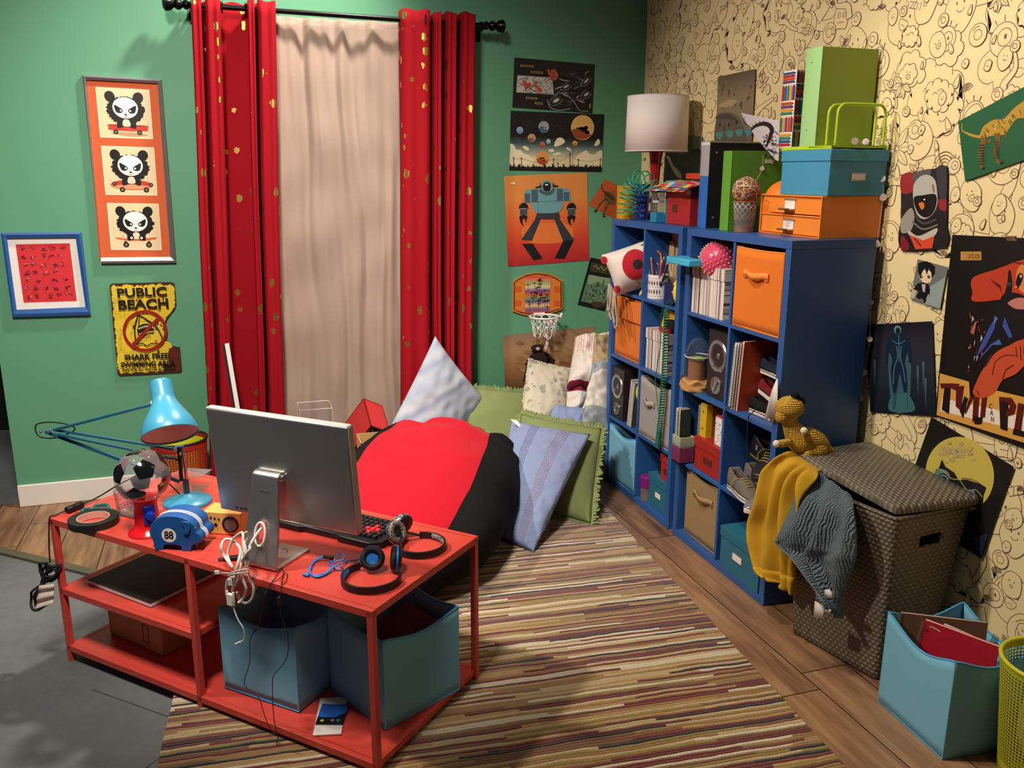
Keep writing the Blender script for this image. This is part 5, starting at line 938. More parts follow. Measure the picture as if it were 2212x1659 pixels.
for i in range(nu):
    u = -1 + 2 * (.5 - .5 * cos(PI * i / (nu - 1))); al = (u * .75 + .045); lim = .29 - .08 * (al / .7) ** 2; fb = []
    for side in (0, 1):
        lo, hi = 0., PI / 2
        for _ in range(22):
            md = (lo + hi) / 2; la = abs((bean(u, md if side == 0 else PI - md) - bc).dot(bn)); lo, hi = (md, hi) if la > lim else (lo, md)
        fb.append(max(.03, lo) if side == 0 else PI - max(.03, lo))
    rows_r.append([bean(u, fb[0] + (fb[1] - fb[0]) * j / n1) for j in range(n1 + 1)]); rows_b.append([bean(u, fb[1] + (2 * PI + fb[0] - fb[1]) * j / n2) for j in range(n2 + 1)])
for i in range(nu - 1):
    top_ = (-1 + 2 * (.5 - .5 * cos(PI * (i + .5) / (nu - 1)))) < .80
    for R_, g_, n_ in ((rows_r, gr_ if top_ else gb_, n1), (rows_b, gb_, n2)):
        for j in range(n_): g_.add([R_[i][j], R_[i + 1][j], R_[i + 1][j + 1], R_[i][j + 1]], [(0, 1, 2, 3)])
gr_.build('red_panel', fabric('beanbag_red', (176, 16, 34), bs=900), t, world=True, smooth=180); gb_.build('black_panels', fabric('beanbag_black', (20, 19, 20), bs=900), t, world=True, smooth=180, label='black side panels')
fl = [PY(1012, 850, -.42), PY(1033, 858, -.46), PY(1063, 863, -.5), PY(1085, 893, -.6), PY(1060, 905, -.66), PY(1020, 880, -.58)]
q = [PZ(1102, 905, .44), PZ(1118, 908, .42), PZ(1141, 938, .36), PZ(1128, 930, .37)]; G().add(q, [(0, 1, 2, 3)]).build('care_label', mat('white_label', 'dcd8d0', .7), t, world=True, solid=.001)
# cushions given by four corners
def cush(co, th, nse=.006, dent=.0, seed=0, pinch=.5, fx=4):
    a, b, c, d = [V(p) for p in co]; N = (b - a).cross(d - a).normalized(); N = -N if N.dot(CAM - a) < 0 else N
    def S(u, v, side=1):
        x, y = 2 * u - 1, 2 * v - 1; k = .06 * pinch; x2 = x * (1 - k * (1 - x * x) * 0 - k * (1 - y * y)); y2 = y * (1 - k * (1 - x * x))
        uu, vv = (x2 + 1) / 2, (y2 + 1) / 2; p = (a * (1 - uu) + b * uu) * (1 - vv) + (d * (1 - uu) + c * uu) * vv
        e = (max(0, (1 - abs(x) ** 2.4)) * max(0, (1 - abs(y) ** 2.4))) ** .55
        w_ = noise.noise(p * fx + V((seed, 0, 0))) * nse * 2 + noise.noise(p * fx * 3.3) * nse; q = p + N * side * (th * e + w_ * min(1, e * 3)); q.z = max(q.z, .0135); return q
    return S, N
def pillow(name, label, cat, co, th, m, seed=0, nse=.006, n=34, part='cover', fx=4, root=None, group=None):
    S_, N = cush(co, th, nse, seed=seed, fx=fx); c = sum([V(p) for p in co], V()) / 4; t = root or thing(name, label, cat, (c.x, c.y, min(V(p).z for p in co)), group=group)
    g = G(); g.grid(lambda u, v: S_(u, v, 1), n, n); g.grid(lambda u, v: S_(1 - u, v, -1), n, n); g.build(part, m, t, world=True, smooth=180); return t, S_, N
def fringe(t, S_, m, ln, dens=90, thick=.006):
    g = G(); mid = S_(.5, .5, 0)
    for e in range(4):
        for k in range(dens):
            s_ = (k + rnd.random()) / dens; u, v = [(s_, 0), (1, s_), (s_, 1), (0, s_)][e]; p = S_(u, v, 0); du = (S_(min(1, u + .01), v, 0) - S_(max(0, u - .01), v, 0)) if e in (0, 2) else (S_(u, min(1, v + .01), 0) - S_(u, max(0, v - .01), 0)); du = du.normalized()
            o_ = (p - mid); o_ = (o_ - du * o_.dot(du)).normalized(); L_ = ln * rnd.uniform(.6, 1.2); z_ = V((rnd.uniform(-1, 1), rnd.uniform(-1, 1), rnd.uniform(-1, 1))) * ln * .3
            tip = p + o_ * L_ + z_; tip.z = max(tip.z, .014); g.add([p - du * .008, p + du * .008, tip + du * .004, tip - du * .004], [(0, 1, 2, 3)])
    g.build('fringe', m, t, world=True, smooth=0, solid=thick * .4)
m = fabric('pale_blue_stripe', (150, 158, 178), bs=300); x = NT(m); tc = x.n('TexCoord').outputs['Object']; nn_ = x.n('TexNoise', i0=tc, i2=5, i3=3).outputs[0]; sx = x.n('SeparateXYZ', i0=tc)
x.col(x.ramp(x.math('FRACT', x.math('ADD', x.math('MULTIPLY', sx.outputs[2], 5.5), x.math('ADD', x.math('MULTIPLY', sx.outputs[0], -2.5), x.math('MULTIPLY', nn_, .25)))), [(0, '98a0b2'), (.3, 'a8aeb8'), (.5, '8a92a8'), (.7, 'aeb2b8'), (1, '98a0b2')]))
pillow('cushion', 'tall pale blue-grey cushion standing on its corner against the red curtain', 'cushion', [PY(940, 726, -.2), PY(1045, 860, -.24), (-1.42, -.42, .06), PY(828, 950, -.38)], .085, m, 1, .012, fx=6)
GRN = fabric('sage_green', (128, 140, 88), bs=700, var=.08)
t, S_, N = pillow('cushion', 'sage green fringed cushion between the beanbag and the green wall', 'cushion', [PY(985, 832, -.17), PY(1152, 848, -.2), V((-.84, -.42, .08)), V((-1.25, -.4, .06))], .07, GRN, 2); fringe(t, S_, GRN, .022, 70)
m = fabric('cream_floral', (206, 196, 174), bs=200); x = NT(m); tc = x.n('TexCoord').outputs['Object']; vv = x.n('TexVoronoi', i0=tc, i2=22); n2 = x.n('TexNoise', i0=tc, i2=5).outputs[0]
x.col(x.mix(x.math('MULTIPLY', x.math('LESS_THAN', vv.outputs[0], .4), x.math('GREATER_THAN', n2, .42)), rgb('cec4ae'), rgb('a39b94')))
t, S_, N = pillow('cushion', 'cream cushion with faded grey flowers in front of the warrior poster', 'cushion', [PY(1143, 776, -.10), PY(1242, 800, -.12), PY(1212, 925, -.33), PY(1120, 930, -.36)], .06, m, 3, .008, fx=7); fringe(t, S_, m, .008, 60)
# patchwork quilt bundle
def patch_cols(P):
    def f(u, v):
        i, j = int(u * P[0]), int(v * P[1]); return P[2][(i + j * P[0]) % len(P[2])]
    return f
t = thing('patchwork_quilt', 'rumpled patchwork quilt in cream, tan, grey and red heaped in the corner', 'quilt', (-.5, -.3, .3))
TAN, CRM, GRY, WNE = (178, 152, 116), (222, 212, 200), (160, 164, 168), (120, 22, 44)
def lump(co, th, colf, seed, n=36):
    S2, N2 = cush(co, th * 1.35, .024, seed=seed, fx=8); g = G()
    for side in (1, -1):
        for i in range(n - 1):
            for j in range(n - 1):
                u0, u1, v0, v1 = i / (n - 1), (i + 1) / (n - 1), j / (n - 1), (j + 1) / (n - 1); g.add([S2(u0, v0, side), S2(u1, v0, side), S2(u1, v1, side), S2(u0, v1, side)], [(0, 1, 2, 3)], None, rgb(colf((u0 + u1) / 2, (v0 + v1) / 2)))
    o = g.build('quilt_fold', FABP, t, world=True, smooth=180)
    bm = bmesh.new(); bm.from_mesh(o.data); bmesh.ops.remove_doubles(bm, verts=bm.verts, dist=1e-4); bmesh.ops.recalc_face_normals(bm, faces=bm.faces); bm.to_mesh(o.data); bm.free(); o.data.shade_smooth(); return o
def stripy(u, v): return (214, 170, 160) if int(u * 60) % 3 == 0 and v < .4 and u < .55 else (CRM if (u < .45 and v < .9) or v < .05 else (TAN if v < .62 else GRY)) if v < .9 else WNE
lump([PY(1242, 728, -.2), PY(1330, 712, -.24), PY(1322, 850, -.4), PY(1224, 838, -.36)], .07, lambda u, v: stripy(u, v), 4)
lump([PY(1285, 800, -.40), PY(1322, 770, -.42), PY(1318, 935, -.55), PY(1246, 915, -.52)], .055, lambda u, v: GRY if v < .2 or v > .72 else (WNE if v > .97 else CRM), 5)
lump([PY(1225, 830, -.3), PY(1285, 850, -.34), PY(1270, 905, -.42), PY(1222, 890, -.38)], .05, lambda u, v: WNE if v < .25 or u > .7 else (CRM if u < .4 else GRY), 6)
lump([PY(1250, 905, -.36), PY(1320, 910, -.4), V((-.44, -.5, .03)), V((-.72, -.4, .03))], .06, lambda u, v: WNE if v < .25 else (CRM if v < .6 else GRY), 7)
pillow('cushion', 'plain light blue cushion squashed under the patchwork quilt', 'cushion', [PY(1200, 872, -.44), PY(1262, 880, -.46), V((-.62, -.60, .02)), V((-.95, -.50, .02))], .07, fabric('denim_blue', (140, 156, 196), bs=600), 8, .012, fx=8)
TR_, BR_ = PZ(1300, 926, .40), PZ(1277, 1132, .012); TL_ = V((-.92, -.5, .42)); t, S_, N = pillow('cushion', 'sage green fringed cushion on the rug beside the blue shelf', 'cushion', [TL_, TR_, BR_, BR_ + TL_ - TR_ + V((0, 0, -.005))], .075, GRN, 9); fringe(t, S_, GRN, .028, 110)
m = fabric('blue_quilting', (132, 144, 176), bs=500); x = NT(m); vv = x.n('TexVoronoi', i0=x.n('TexCoord').outputs['Object'], i2=26); x._b(vv.outputs[0], .5, .01)
BR_, BL_ = PZ(1152, 1194, .014), PZ(1052, 1160, .014); TR_ = PZ(1276, 938, .405); TL_ = V((-.985, -.53, .40))
t, S_, N = pillow('cushion', 'blue quilted cushion with rows of red and navy stitching, against the beanbag', 'cushion', [TL_, TR_, BR_, BL_], .07, m, 10, .006, n=50, fx=9)
A = Art(lambda u, v, h: S_(u, v, 1) + N * (.0015 + h))
for k, (u0, c_) in enumerate([(.30, (54, 58, 84)), (.325, (54, 58, 84)), (.35, (60, 62, 90)), (.375, (60, 62, 90)), (.40, (60, 62, 90)), (.66, (140, 74, 96)), (.685, (140, 74, 96)), (.71, (150, 80, 100)), (.735, (140, 74, 96)), (.76, (140, 74, 96)), (.785, (150, 80, 100))]):
    for j in range(46): v0 = .03 + j * .0205; A.line([(u0, v0), (u0 + rnd.uniform(-.001, .001), v0 + .013)], .006, c_, up=False)
for j in range(60): v0 = .02 + j * .016; A.line([(.985, v0), (1.0, v0 + .002)], .005, (58, 62, 90), up=False); A.line([(v0, .99), (v0, 1.0)], .006, (58, 62, 90), up=False)
A.build('stitching', t, FABP)
# fabric storage bins
LBL = fabric('light_blue_canvas', (118, 178, 202), bs=700); LBT = mat('bright_blue_binding', (74, 160, 214), .7)
def fbin(label, loc, rz, w_, d_, h, m, trim, sag=.035, handle=None, group=None, hm=None, fill=False, name='storage_bin', tilt=0, plate=None, folded=0):
    t = thing(name, label, 'storage bin', loc, rz, group); th = .004
    prof = lambda s: 1 - sag * 0
    def wall(p0, p1, sg, bulge):
        p0, p1 = V(p0), V(p1); dn = (p1 - p0).normalized(); nn_ = V((dn.y, -dn.x, 0))
        return lambda u, v: p0.lerp(p1, u) + nn_ * (bulge * sin(PI * u) * (.3 + .7 * v)) + V((0, 0, .002 + v * (h - sg * sin(PI * u) ** 1.3)))
    C4 = [(0, 0, 0), (w_, 0, 0), (w_, d_, 0), (0, d_, 0)]; g = G(); tops = []
    for k in range(4): f_ = wall(C4[k], C4[(k + 1) % 4], sag * (1 if k in (0, 2) else .7), (-.006, .004, .004, -.004)[k]); g.grid(f_, 20, 10); tops += [f_(i / 19, 1) for i in range(19)]
    g.box((w_ / 2, d_ / 2, .003), (w_, d_, .003)); g.build('body', m, t, solid=th, smooth=50); G().tube(tops, .0035, 6, True).build('top_binding', trim, t, smooth=180)
    G().tube([(0, 0, .004), (w_, 0, .004), (w_, d_, .004), (0, d_, .004)], .0035, 6, True).build('bottom_binding', trim, t)
    for cx, cy in ((0, 0), (w_, 0)): G().tube([(cx, cy, .004), (cx, cy, h - .002)], .0025, 6).build('corner_seam', m, t)
    if handle:
        hx, hz, hw = handle; hm = hm or trim; g = G(); g.grid(lambda u, v: V((hx + (u - .5) * hw, -.004 - .016 * sin(PI * min(1, max(0, (u - .12) / .76))), hz + (v - .5) * .026 + .003 * sin(u * 9))), 16, 3); g.build('handle', hm, t, solid=.003, smooth=60)
        for s_ in (-1, 1): G().box((hx + s_ * hw * .44, -.0035, hz), (hw * .13, .003, .03)).build('handle_patch', hm, t)
    return t
a, b = PZ(487, 1486, .0525), PZ(645, 1539, .0525); fbin('light blue fabric bin on the bottom desk shelf behind the dangling cords', (a.x, a.y, .0525), math.atan2(b.y - a.y, b.x - a.x), .305, .25, .29, LBL, LBT)
a, b = PZ(833, 1577, .0525), PZ(990, 1491, .0525); e = (b - a).normalized(); o_ = V((-e.y, e.x, 0)); c_ = a
t = fbin('light blue fabric bin at the desk end holding a brown cushion', (a.x, a.y, .0525), math.atan2(e.y, e.x), .30, .29, .298, LBL, LBT, .03)
rm = ROOTM[t.name]; co = [rm @ V(p) for p in ((.02, .25, .14), (.27, .22, .25), (.26, .03, .25), (.03, .04, .2))]
pillow('cushion', 'dark brown cushion stuffed in the blue bin at the desk end', 'cushion', [co[0], co[1], co[2], co[3]], .04, fabric('dark_brown_velvet', (70, 44, 42), bs=400), 12)
a, b = PZ(1897, 1515, .001), PZ(2035, 1641, .001); e = (b - a).normalized()
t = fbin('light blue fabric bin of notebooks on the floor by the doodle wall', (a.x, a.y, .001), math.atan2(e.y, e.x), (b - a).length, .285, .325, LBL, LBT, .05); rm = ROOTM[t.name]; BW = (b - a).length
def notebook(label, m_, mtx, w_, h_, th_, name='spiral_notebook', cat='notebook', spiral=True, pages='e6ded2', text=None, group=None, sp_m=None):
    t = thing(name, label, cat, mtx=mtx, group=group)
    G().box((w_ / 2, 0, h_ / 2), (w_ - .004, th_ * .8, h_ - .004)).build('pages', mat('pages_' + pages, pages, .8), t)
    for s_ in (-1, 1): G().box((w_ / 2, s_ * th_ * .45, h_ / 2), (w_, .0012, h_)).build('cover', m_, t)
    if spiral:
        n_ = int(h_ / .0075); g = G(); g.tube([(-.001 + (th_ * .7) * cos(a_ / 8 * 2 * PI), (th_ * .75) * sin(a_ / 8 * 2 * PI), .008 + a_ / 8 * (h_ - .016) / n_) for a_ in range(n_ * 8)], .0007, 4); g.build('spiral_binding', sp_m or mat('steel_wire', '9a9a9c', .3, .9), t, smooth=180)
    return t
def bm_(p, rz, ry=0, rx=0): return M.Translation(rm @ V(p)) @ M.Rotation(rz, 4, 'Z') @ M.Rotation(rx, 4, 'X') @ M.Rotation(ry, 4, 'Y')
e1 = V((e.x, e.y, 0))
def span(p0, p1, top): return p0, p1
# notebooks stand in the bin facing the room
def nb_px(label, m_, tl, tr, zt, th_, h_=.27, **k):
    p0, p1 = PZ(*tl, zt[0]), PZ(*tr, zt[1]); d_ = p1 - p0; w_ = d_.length; X_ = d_.normalized(); dn = V((0, 0, -1)) + V((0, -.12, 0)); dn = (dn - X_ * dn.dot(X_)).normalized(); Z_ = -dn; Y_ = Z_.cross(X_)
    o_ = p0 + dn * h_; mtx = M((X_, Y_, Z_)).transposed().to_4x4(); mtx.translation = o_; return notebook(label, m_, mtx, w_, h_, th_, **k)
nb_px('brown covered spiral notebook at the back of the floor bin', mat('brown_cover', (108, 72, 50), .6), (1946, 1322), (2133, 1344), (.335, .337), .012)
nb_px('white folder with a navy edge between the two floor bin notebooks', mat('white_folder', 'dcd8dc', .5), (2040, 1347), (2158, 1398), (.322, .305), .006, spiral=False, name='folder', cat='folder')
t = nb_px('red spiral notebook at the front of the floor bin', mat('red_cover', (190, 30, 48), .45), (1999, 1337), (2162, 1397), (.332, .31), .014)
A = Art(lambda x_, y_, h: ROOTM[t.name] @ V((x_, -.0075 - h, y_))); A.line([(.018, .252), (.024, .256), (.05, .25)], .004, (230, 190, 190)); A.ell(.014, .238, .004, .004, (90, 20, 26)); A.build('cover_print', t)
# mesh baskets
def mesh_basket(label, c, r0, r1, h, m, rim, holes=.006, inner=None, na=72, nz=34, gap=.45):
    t = thing('mesh_basket', label, 'waste basket', c); g = G(); P = lambda i, j: V(((r0 + (r1 - r0) * j / nz) * cos(2 * PI * i / na), (r0 + (r1 - r0) * j / nz) * sin(2 * PI * i / na), .012 + (h - .02) * j / nz))
    for i in range(na):
        for j in range(nz):
            a, b, c_, d = P(i, j), P(i + 1, j), P(i + 1, j + 1), P(i, j + 1)
            if j < 3 or j >= nz - 2: g.add([a, b, c_, d], [(0, 1, 2, 3)]); continue
            m0, m1, m2, m3 = (a + b) / 2, (b + c_) / 2, (c_ + d) / 2, (d + a) / 2; ct = (a + c_) / 2; q = [ct + (x_ - ct) * gap * 2 for x_ in (m0, m1, m2, m3)] if gap < .5 else [m0, m1, m2, m3]
            g.add([a, m0, b, m1, c_, m2, d, m3] + q, [(0, 1, 8), (1, 2, 9, 8), (2, 3, 9), (3, 4, 10, 9), (4, 5, 10), (5, 6, 11, 10), (6, 7, 11), (7, 0, 8, 11)])
    g.build('mesh_side', m, t, smooth=60, solid=.0012); G().lathe([(.0001, .004), (r0, .004), (r0 + .001, .014)], 40).build('bottom', m, t); G().tube([(r1 * cos(a_ / 48 * 2 * PI), r1 * sin(a_ / 48 * 2 * PI), h - .006) for a_ in range(48)], .006, 8, True).build('rim', rim, t, smooth=180)
    return t
LIME = mat('lime_wire', (196, 196, 40), .4)
mesh_basket('lime green wire mesh basket at the right edge by the blue floor bin', (-.235, -3.222, 0), .105, .138, .37, mat('lime_mesh', (172, 170, 30), .45), LIME)
t = thing('crumpled_paper', 'crumpled white netting inside the lime mesh basket', 'waste', (-.235, -3.222, .012)); G().ball((0, 0, .16), .07, 18, (1, 1, 2.2)).build('paper_ball', mat('white_netting', 'd6d0c4', .8, bump=1, bscale=60), t)
mesh_basket('red mesh basket with a black rim standing behind the desk lamp', (-2.70, -.225, 0), .115, .14, .37, mat('red_mesh', (170, 32, 26), .5), BLK, na=60, nz=26); t = thing('lime_liner', 'lime green tub nested inside the red mesh basket', 'tub', (-2.70, -.225, .016)); G().lathe([(.0001, .004), (.105, .004), (.128, .325), (.125, .325), (.1, .01), (.0001, .01)], 40).build('tub_wall', LIME, t)
# things behind the desk
t = thing('carton', 'open tan cardboard carton half hidden behind the red beanbag', 'carton', (-1.72, -.52, .0)); KR = MATS['kraft_board']; g = G()
x0, x1, y0, y1 = -1.815, -1.6, -.62, -.45
for a, b in (((x0, y0, 0), (x1, y0 + .004, .374)), ((x0, y1 - .004, 0), (x1, y1, .374)), ((x0, y0, 0), (x0 + .004, y1, .374)), ((x1 - .004, y0, 0), (x1, y1, .374)), ((x0, y0, .001), (x1, y1, .006))): g.bb(a, b)
g.build('carton_walls', mat('tan_carton', (196, 152, 96), .8), t, world=True)
t = thing('red_wooden_box', 'red wooden box with an open end, leaning behind the beanbag', 'box', (-1.74, -.4, .0)); P1 = PY(801, 918, -.44); P0 = PY(785, 860, -.28); P2 = PY(843, 934, -.43); dn_ = (P2 - P1).cross(P0 - P1).normalized(); dn_ = -dn_ if dn_.z > 0 else dn_; ln_ = .235
eR, eB = P2 - P1, P0 - P1; RB = mat('red_box_paint', (170, 40, 38), .5, var=.08)
def para(o, a, b, c, g): g.add([o, o + a, o + a + b, o + b, o + c, o + a + c, o + a + b + c, o + b + c], [(0, 1, 2, 3), (4, 5, 6, 7), (0, 1, 5, 4), (1, 2, 6, 5), (2, 3, 7, 6), (3, 0, 4, 7)])
g = G(); th_ = .008; uR, uB = eR.normalized() * th_, eB.normalized() * th_; D_n = dn_ * ln_
para(P1, eR, eB, dn_ * th_, g); para(P1, uR, eB, D_n, g); para(P2 - uR, uR, eB, D_n, g); para(P1 + eB - uB, eR, uB, D_n, g); para(P1 + D_n - dn_ * th_, eR, eB, dn_ * th_, g); g.build('box_shell', RB, t, world=True)
t2 = thing('silver_trinket', 'silver trinket tucked in the open end of the red wooden box', 'trinket', P1 + eR * .5 + eB * .3 + D_n * .4); p_ = P1 + eR * .5 + eB * .25; G().ball(p_ + dn_ * .05, .022, 14, (1, .7, 1)).build('bowl', mat('dark_glass', '8c8a80', .15, .8), t2, world=True); G().ball(p_ + dn_ * .1, .02, 14, (1, .8, 1.7)).build('white_cap', mat('white_plastic', 'e8e2dc', .4), t2, world=True); G().rod(p_ + dn_ * .12, p_ + D_n * .96, .012).build('stem', mat('dark_glass', '8c8a80', .15, .8), t2, world=True)
t = thing('acrylic_case', 'tall clear acrylic case showing above the monitor', 'display case', (-2.01, -.33, 0)); g = G(); a0, a1 = V((-2.095, -.42, .0)), V((-1.93, -.26, .515))
for a, b in (((a0.x, a0.y, 0), (a1.x, a0.y + .003, a1.z)), ((a0.x, a1.y - .003, 0), (a1.x, a1.y, a1.z)), ((a0.x, a0.y, 0), (a0.x + .003, a1.y, a1.z)), ((a1.x - .003, a0.y, 0), (a1.x, a1.y, a1.z))): g.bb(a, b)
g.build('clear_wall', clear_mat('acrylic', 'f8f8f8', .15, .02), t, world=True)
g = G(); zt = a1.z; q = [(a0.x, a0.y, zt), (a1.x, a0.y, zt), (a1.x, a1.y, zt), (a0.x, a1.y, zt)]; g.tube(q, .002, 6, True)
for p_ in q: g.rod((p_[0], p_[1], 0), p_, .0018, 6)
g.build('polished_edge', mat('acrylic_edge', 'd8d4c8', .2, alpha=.8), t, world=True)
t = thing('wooden_pole', 'narrow black and white batten leaning on the red curtain', 'batten', (-2.36, -.33, .002)); a, b = V((-2.357, -.34, .003)), PY(488, 742, -.19); mq = M.Translation((a + b) / 2) @ frame(b - a, (1, 0, 0)); L_ = (b - a).length; G().box((.004, 0, 0), (.022, .012, L_), mq).build('white_face', mat('white_paint', 'd8d4d0', .5), t, world=True); G().box((-.012, 0, 0), (.012, .0125, L_), mq).build('black_face', BLK, t, world=True)
# ---------------- hamper
m = mat('woven_resin', (112, 102, 84), .5, coat=.1); x = NT(m); tc = x.n('TexCoord').outputs['Object']; sx = x.n('SeparateXYZ', i0=tc); uu = x.math('ADD', sx.outputs[0], sx.outputs[1]); uu = x.math('MULTIPLY', x.math('ADD', uu, x.math('MULTIPLY', sx.outputs[1], -2)), 42); zz = x.math('MULTIPLY', sx.outputs[2], 62)
rowp = x.math('MULTIPLY', x.math('MODULO', x.math('FLOOR', zz), 2), .5); wv = x.math('SINE', x.math('MULTIPLY', x.math('ADD', uu, rowp), 2 * PI)); rw = x.math('SINE', x.math('MULTIPLY', x.math('FRACT', zz), PI))
h_ = x.math('MULTIPLY', x.math('ADD', x.math('MULTIPLY', wv, .5), .7), rw); x.col(x.ramp(h_, [(0, '50493d'), (.45, '675d4d'), (1, '7d7361')])); x._b(h_, .6, .005); WV = m
ml = mat('woven_lid', (112, 102, 84), .5, coat=.1); x = NT(ml); tc = x.n('TexCoord').outputs['Object']; sx = x.n('SeparateXYZ', i0=tc); uu = x.math('MULTIPLY', sx.outputs[0], 62); zz = x.math('MULTIPLY', sx.outputs[1], 42); rowp = x.math('MULTIPLY', x.math('MODULO', x.math('FLOOR', uu), 2), .5); wv = x.math('SINE', x.math('MULTIPLY', x.math('ADD', zz, rowp), 2 * PI)); rw = x.math('SINE', x.math('MULTIPLY', x.math('FRACT', uu), PI)); h_ = x.math('MULTIPLY', x.math('ADD', x.math('MULTIPLY', wv, .5), .7), rw); x.col(x.ramp(h_, [(0, '565044'), (.45, '70675a'), (1, '877d6b')])); x._b(h_, .9, .006)
b0 = [V((-.349, -2.681, .002)), V((-.10, -2.64, .002)), V((-.15, -2.27, .002)), V((-.428, -2.314, .002))]; t0 = [V((-.357, -2.695, .605)), V((-.008, -2.66, .605)), V((-.03, -2.2, .605)), V((-.435, -2.235, .605))]
t = thing('laundry_hamper', 'tall woven grey-brown laundry hamper with its lid propped open by towels', 'hamper', (-.25, -2.47, 0)); g = G(); nn_ = 14
def rounded(P, r=.02, k=4):
    out = []
    for i in range(4):
        p, a, b = P[i], P[i - 1], P[(i + 1) % 4]; pa = p + (a - p).normalized() * r; pb = p + (b - p).normalized() * r
        for s_ in range(k + 1): q = s_ / k; out.append(pa.lerp(p, q).lerp(p.lerp(pb, q), q))
    return out
rb, rt = rounded(b0), rounded(t0); L_ = len(rb)
dense = lambda R_: [R_[i].lerp(R_[(i + 1) % L_], s_ / 6) for i in range(L_) for s_ in range(6)]
rb, rt = dense(rb), dense(rt); L_ = len(rb); vs = [rb[i].lerp(rt[i], j / 30) for j in range(31) for i in range(L_)]; fs = []; hc_ = PX(0, 0, 1)
h0 = t0[0].lerp(t0[1], .55); 
for j in range(30):
    for i in range(L_):
        ct = (vs[j * L_ + i] + vs[(j + 1) * L_ + (i + 1) % L_]) / 2
        s_ = (ct.x - t0[0].x) / (t0[1].x - t0[0].x)
        if ct.y < -2.6 and .38 < s_ < .68 and .475 < ct.z < .53: continue
        fs.append((j * L_ + i, j * L_ + (i + 1) % L_, (j + 1) * L_ + (i + 1) % L_, (j + 1) * L_ + i))
g.add(vs, fs); g.build('basket_body', WV, t, world=True, smooth=50, solid=.008); G().tube(rt, .008, 8, True).build('rim', WV, t, world=True, smooth=180); G().add([p + V((0, 0, .01)) for p in b0], [(0, 1, 2, 3)]).build('bottom', WV, t, world=True, solid=.006)
LA, LB_, LC, LD = PZ(1719, 983, .675), PZ(1936, 1104, .632), PZ(2124, 1080, .632), V((-.03, -2.15, .668)); LC.x = min(LC.x, -.006); LD.x = -.02
lr = rounded([LB_, LC, LD, LA], .02); cL = sum(lr, V()) / len(lr)
def lidp(i, s_, up): p = cL.lerp(lr[i % len(lr)], s_); return p + V((0, 0, up - .012 * (1 - s_) * 0 + .012 * (1 - s_ ** 2)))
K_ = len(lr); g = G(); rings_ = [(1, -.014), (1.0, .004), (.97, .012), (.7, .012), (.35, .012), (.001, .012)]
vs = [lidp(i, s_, up) for s_, up in rings_ for i in range(K_)]; g.add(vs, [(j * K_ + i, j * K_ + (i + 1) % K_, (j + 1) * K_ + (i + 1) % K_, (j + 1) * K_ + i) for j in range(len(rings_) - 1) for i in range(K_)]); g.add([lidp(i, 1, -.014) for i in range(K_)], [tuple(range(K_))]); g.build('lid', ml, t, world=True, smooth=60)
# towels
def towel(label, rows, xs_, m, seed, fold, nf, hem=None, name='towel', n=56, lx=0):
    rows_l = spline([PX(a[0], a[1], x_ - lx * min(1, max(0, i_ - 1) * .4)) for i_, ((a, b), x_) in enumerate(zip(rows, xs_))], 8); rows_r = spline([PX(b[0], b[1], x_) for (a, b), x_ in zip(rows, xs_)], 8); K2 = len(rows_l); t = thing(name, label, 'towel', rows_l[0])
    def f(u, v):
        i = int(round(v * (K2 - 1))); p = rows_l[i].lerp(rows_r[i], u); w_ = min(1, v * 3 + .15)
        ph = nf * (u + .25 * noise.noise(V((u * 2, v * 2.2, seed)))) * 2 * PI + 1.5 * noise.noise(V((v * 2.5, seed, 1)))
        return p + V((-fold * w_ * (.12 + .5 * sin(ph)) - .006 * noise.noise(V((u * 6, v * 9, seed))), 0, .004 * sin(ph)))
    G().grid(f, n, K2).build('cloth', m, t, world=True, smooth=180, solid=.005)
    if hem: G().grid(lambda u, v: f(u, hem + v * (1 - hem)) + V((-.003, 0, 0)), n, 6).build('hem', hem_m, t, world=True, smooth=180, solid=.006)
    return t, f
YT = fabric('mustard_terry', (196, 152, 40), bs=900, var=.06); hem_m = YT
t, f = towel('mustard yellow towel hanging over the far end of the hamper', [((1735, 975), (1790, 1020)), ((1700, 980), (1765, 1018)), ((1668, 1003), (1758, 1028)), ((1652, 1035), (1748, 1050)), ((1637, 1085), (1738, 1100)), ((1623, 1130), (1728, 1150)), ((1629, 1180), (1724, 1200)), ((1643, 1228), (1722, 1252)), ((1658, 1246), (1724, 1285))], [-.33, -.42, -.455, -.475, -.485, -.49, -.49, -.485, -.48], YT, 3, .05, 3.4, .86)
GT_ = fabric('slate_terry', (98, 112, 120), bs=160); x = NT(GT_); tc = x.n('TexCoord').outputs['Object']; wv = x.n('TexWave', wave_type='BANDS', bands_direction='Y', i0=tc, i1=38, i2=6, i3=2); x._b(wv.outputs[1], .8, .006); hem_m = fabric('slate_hem', (104, 120, 130), bs=600)
t, f = towel('slate blue towel with white care tags draped over the hamper front', [((1768, 1018), (1838, 1070)), ((1735, 1034), (1844, 1086)), ((1716, 1070), (1847, 1118)), ((1699, 1118), (1851, 1172)), ((1684, 1156), (1846, 1206)), ((1679, 1168), (1842, 1222)), ((1688, 1180), (1836, 1240)), ((1715, 1205), (1828, 1268)), ((1752, 1256), (1820, 1302)), ((1786, 1308), (1817, 1336))], [-.405, -.43, -.455, -.46, -.465, -.465, -.46, -.455, -.45, -.45], GT_, 8, .035, 2.6, lx=.07)
G().grid(lambda u, v: f(.075 * u, .50 + .48 * v) + V((-.004, 0, 0)), 6, 20).build('hem', hem_m, t, world=True, smooth=180, solid=.006)
W_t = mat('care_tag', 'd8ccc6', .6)
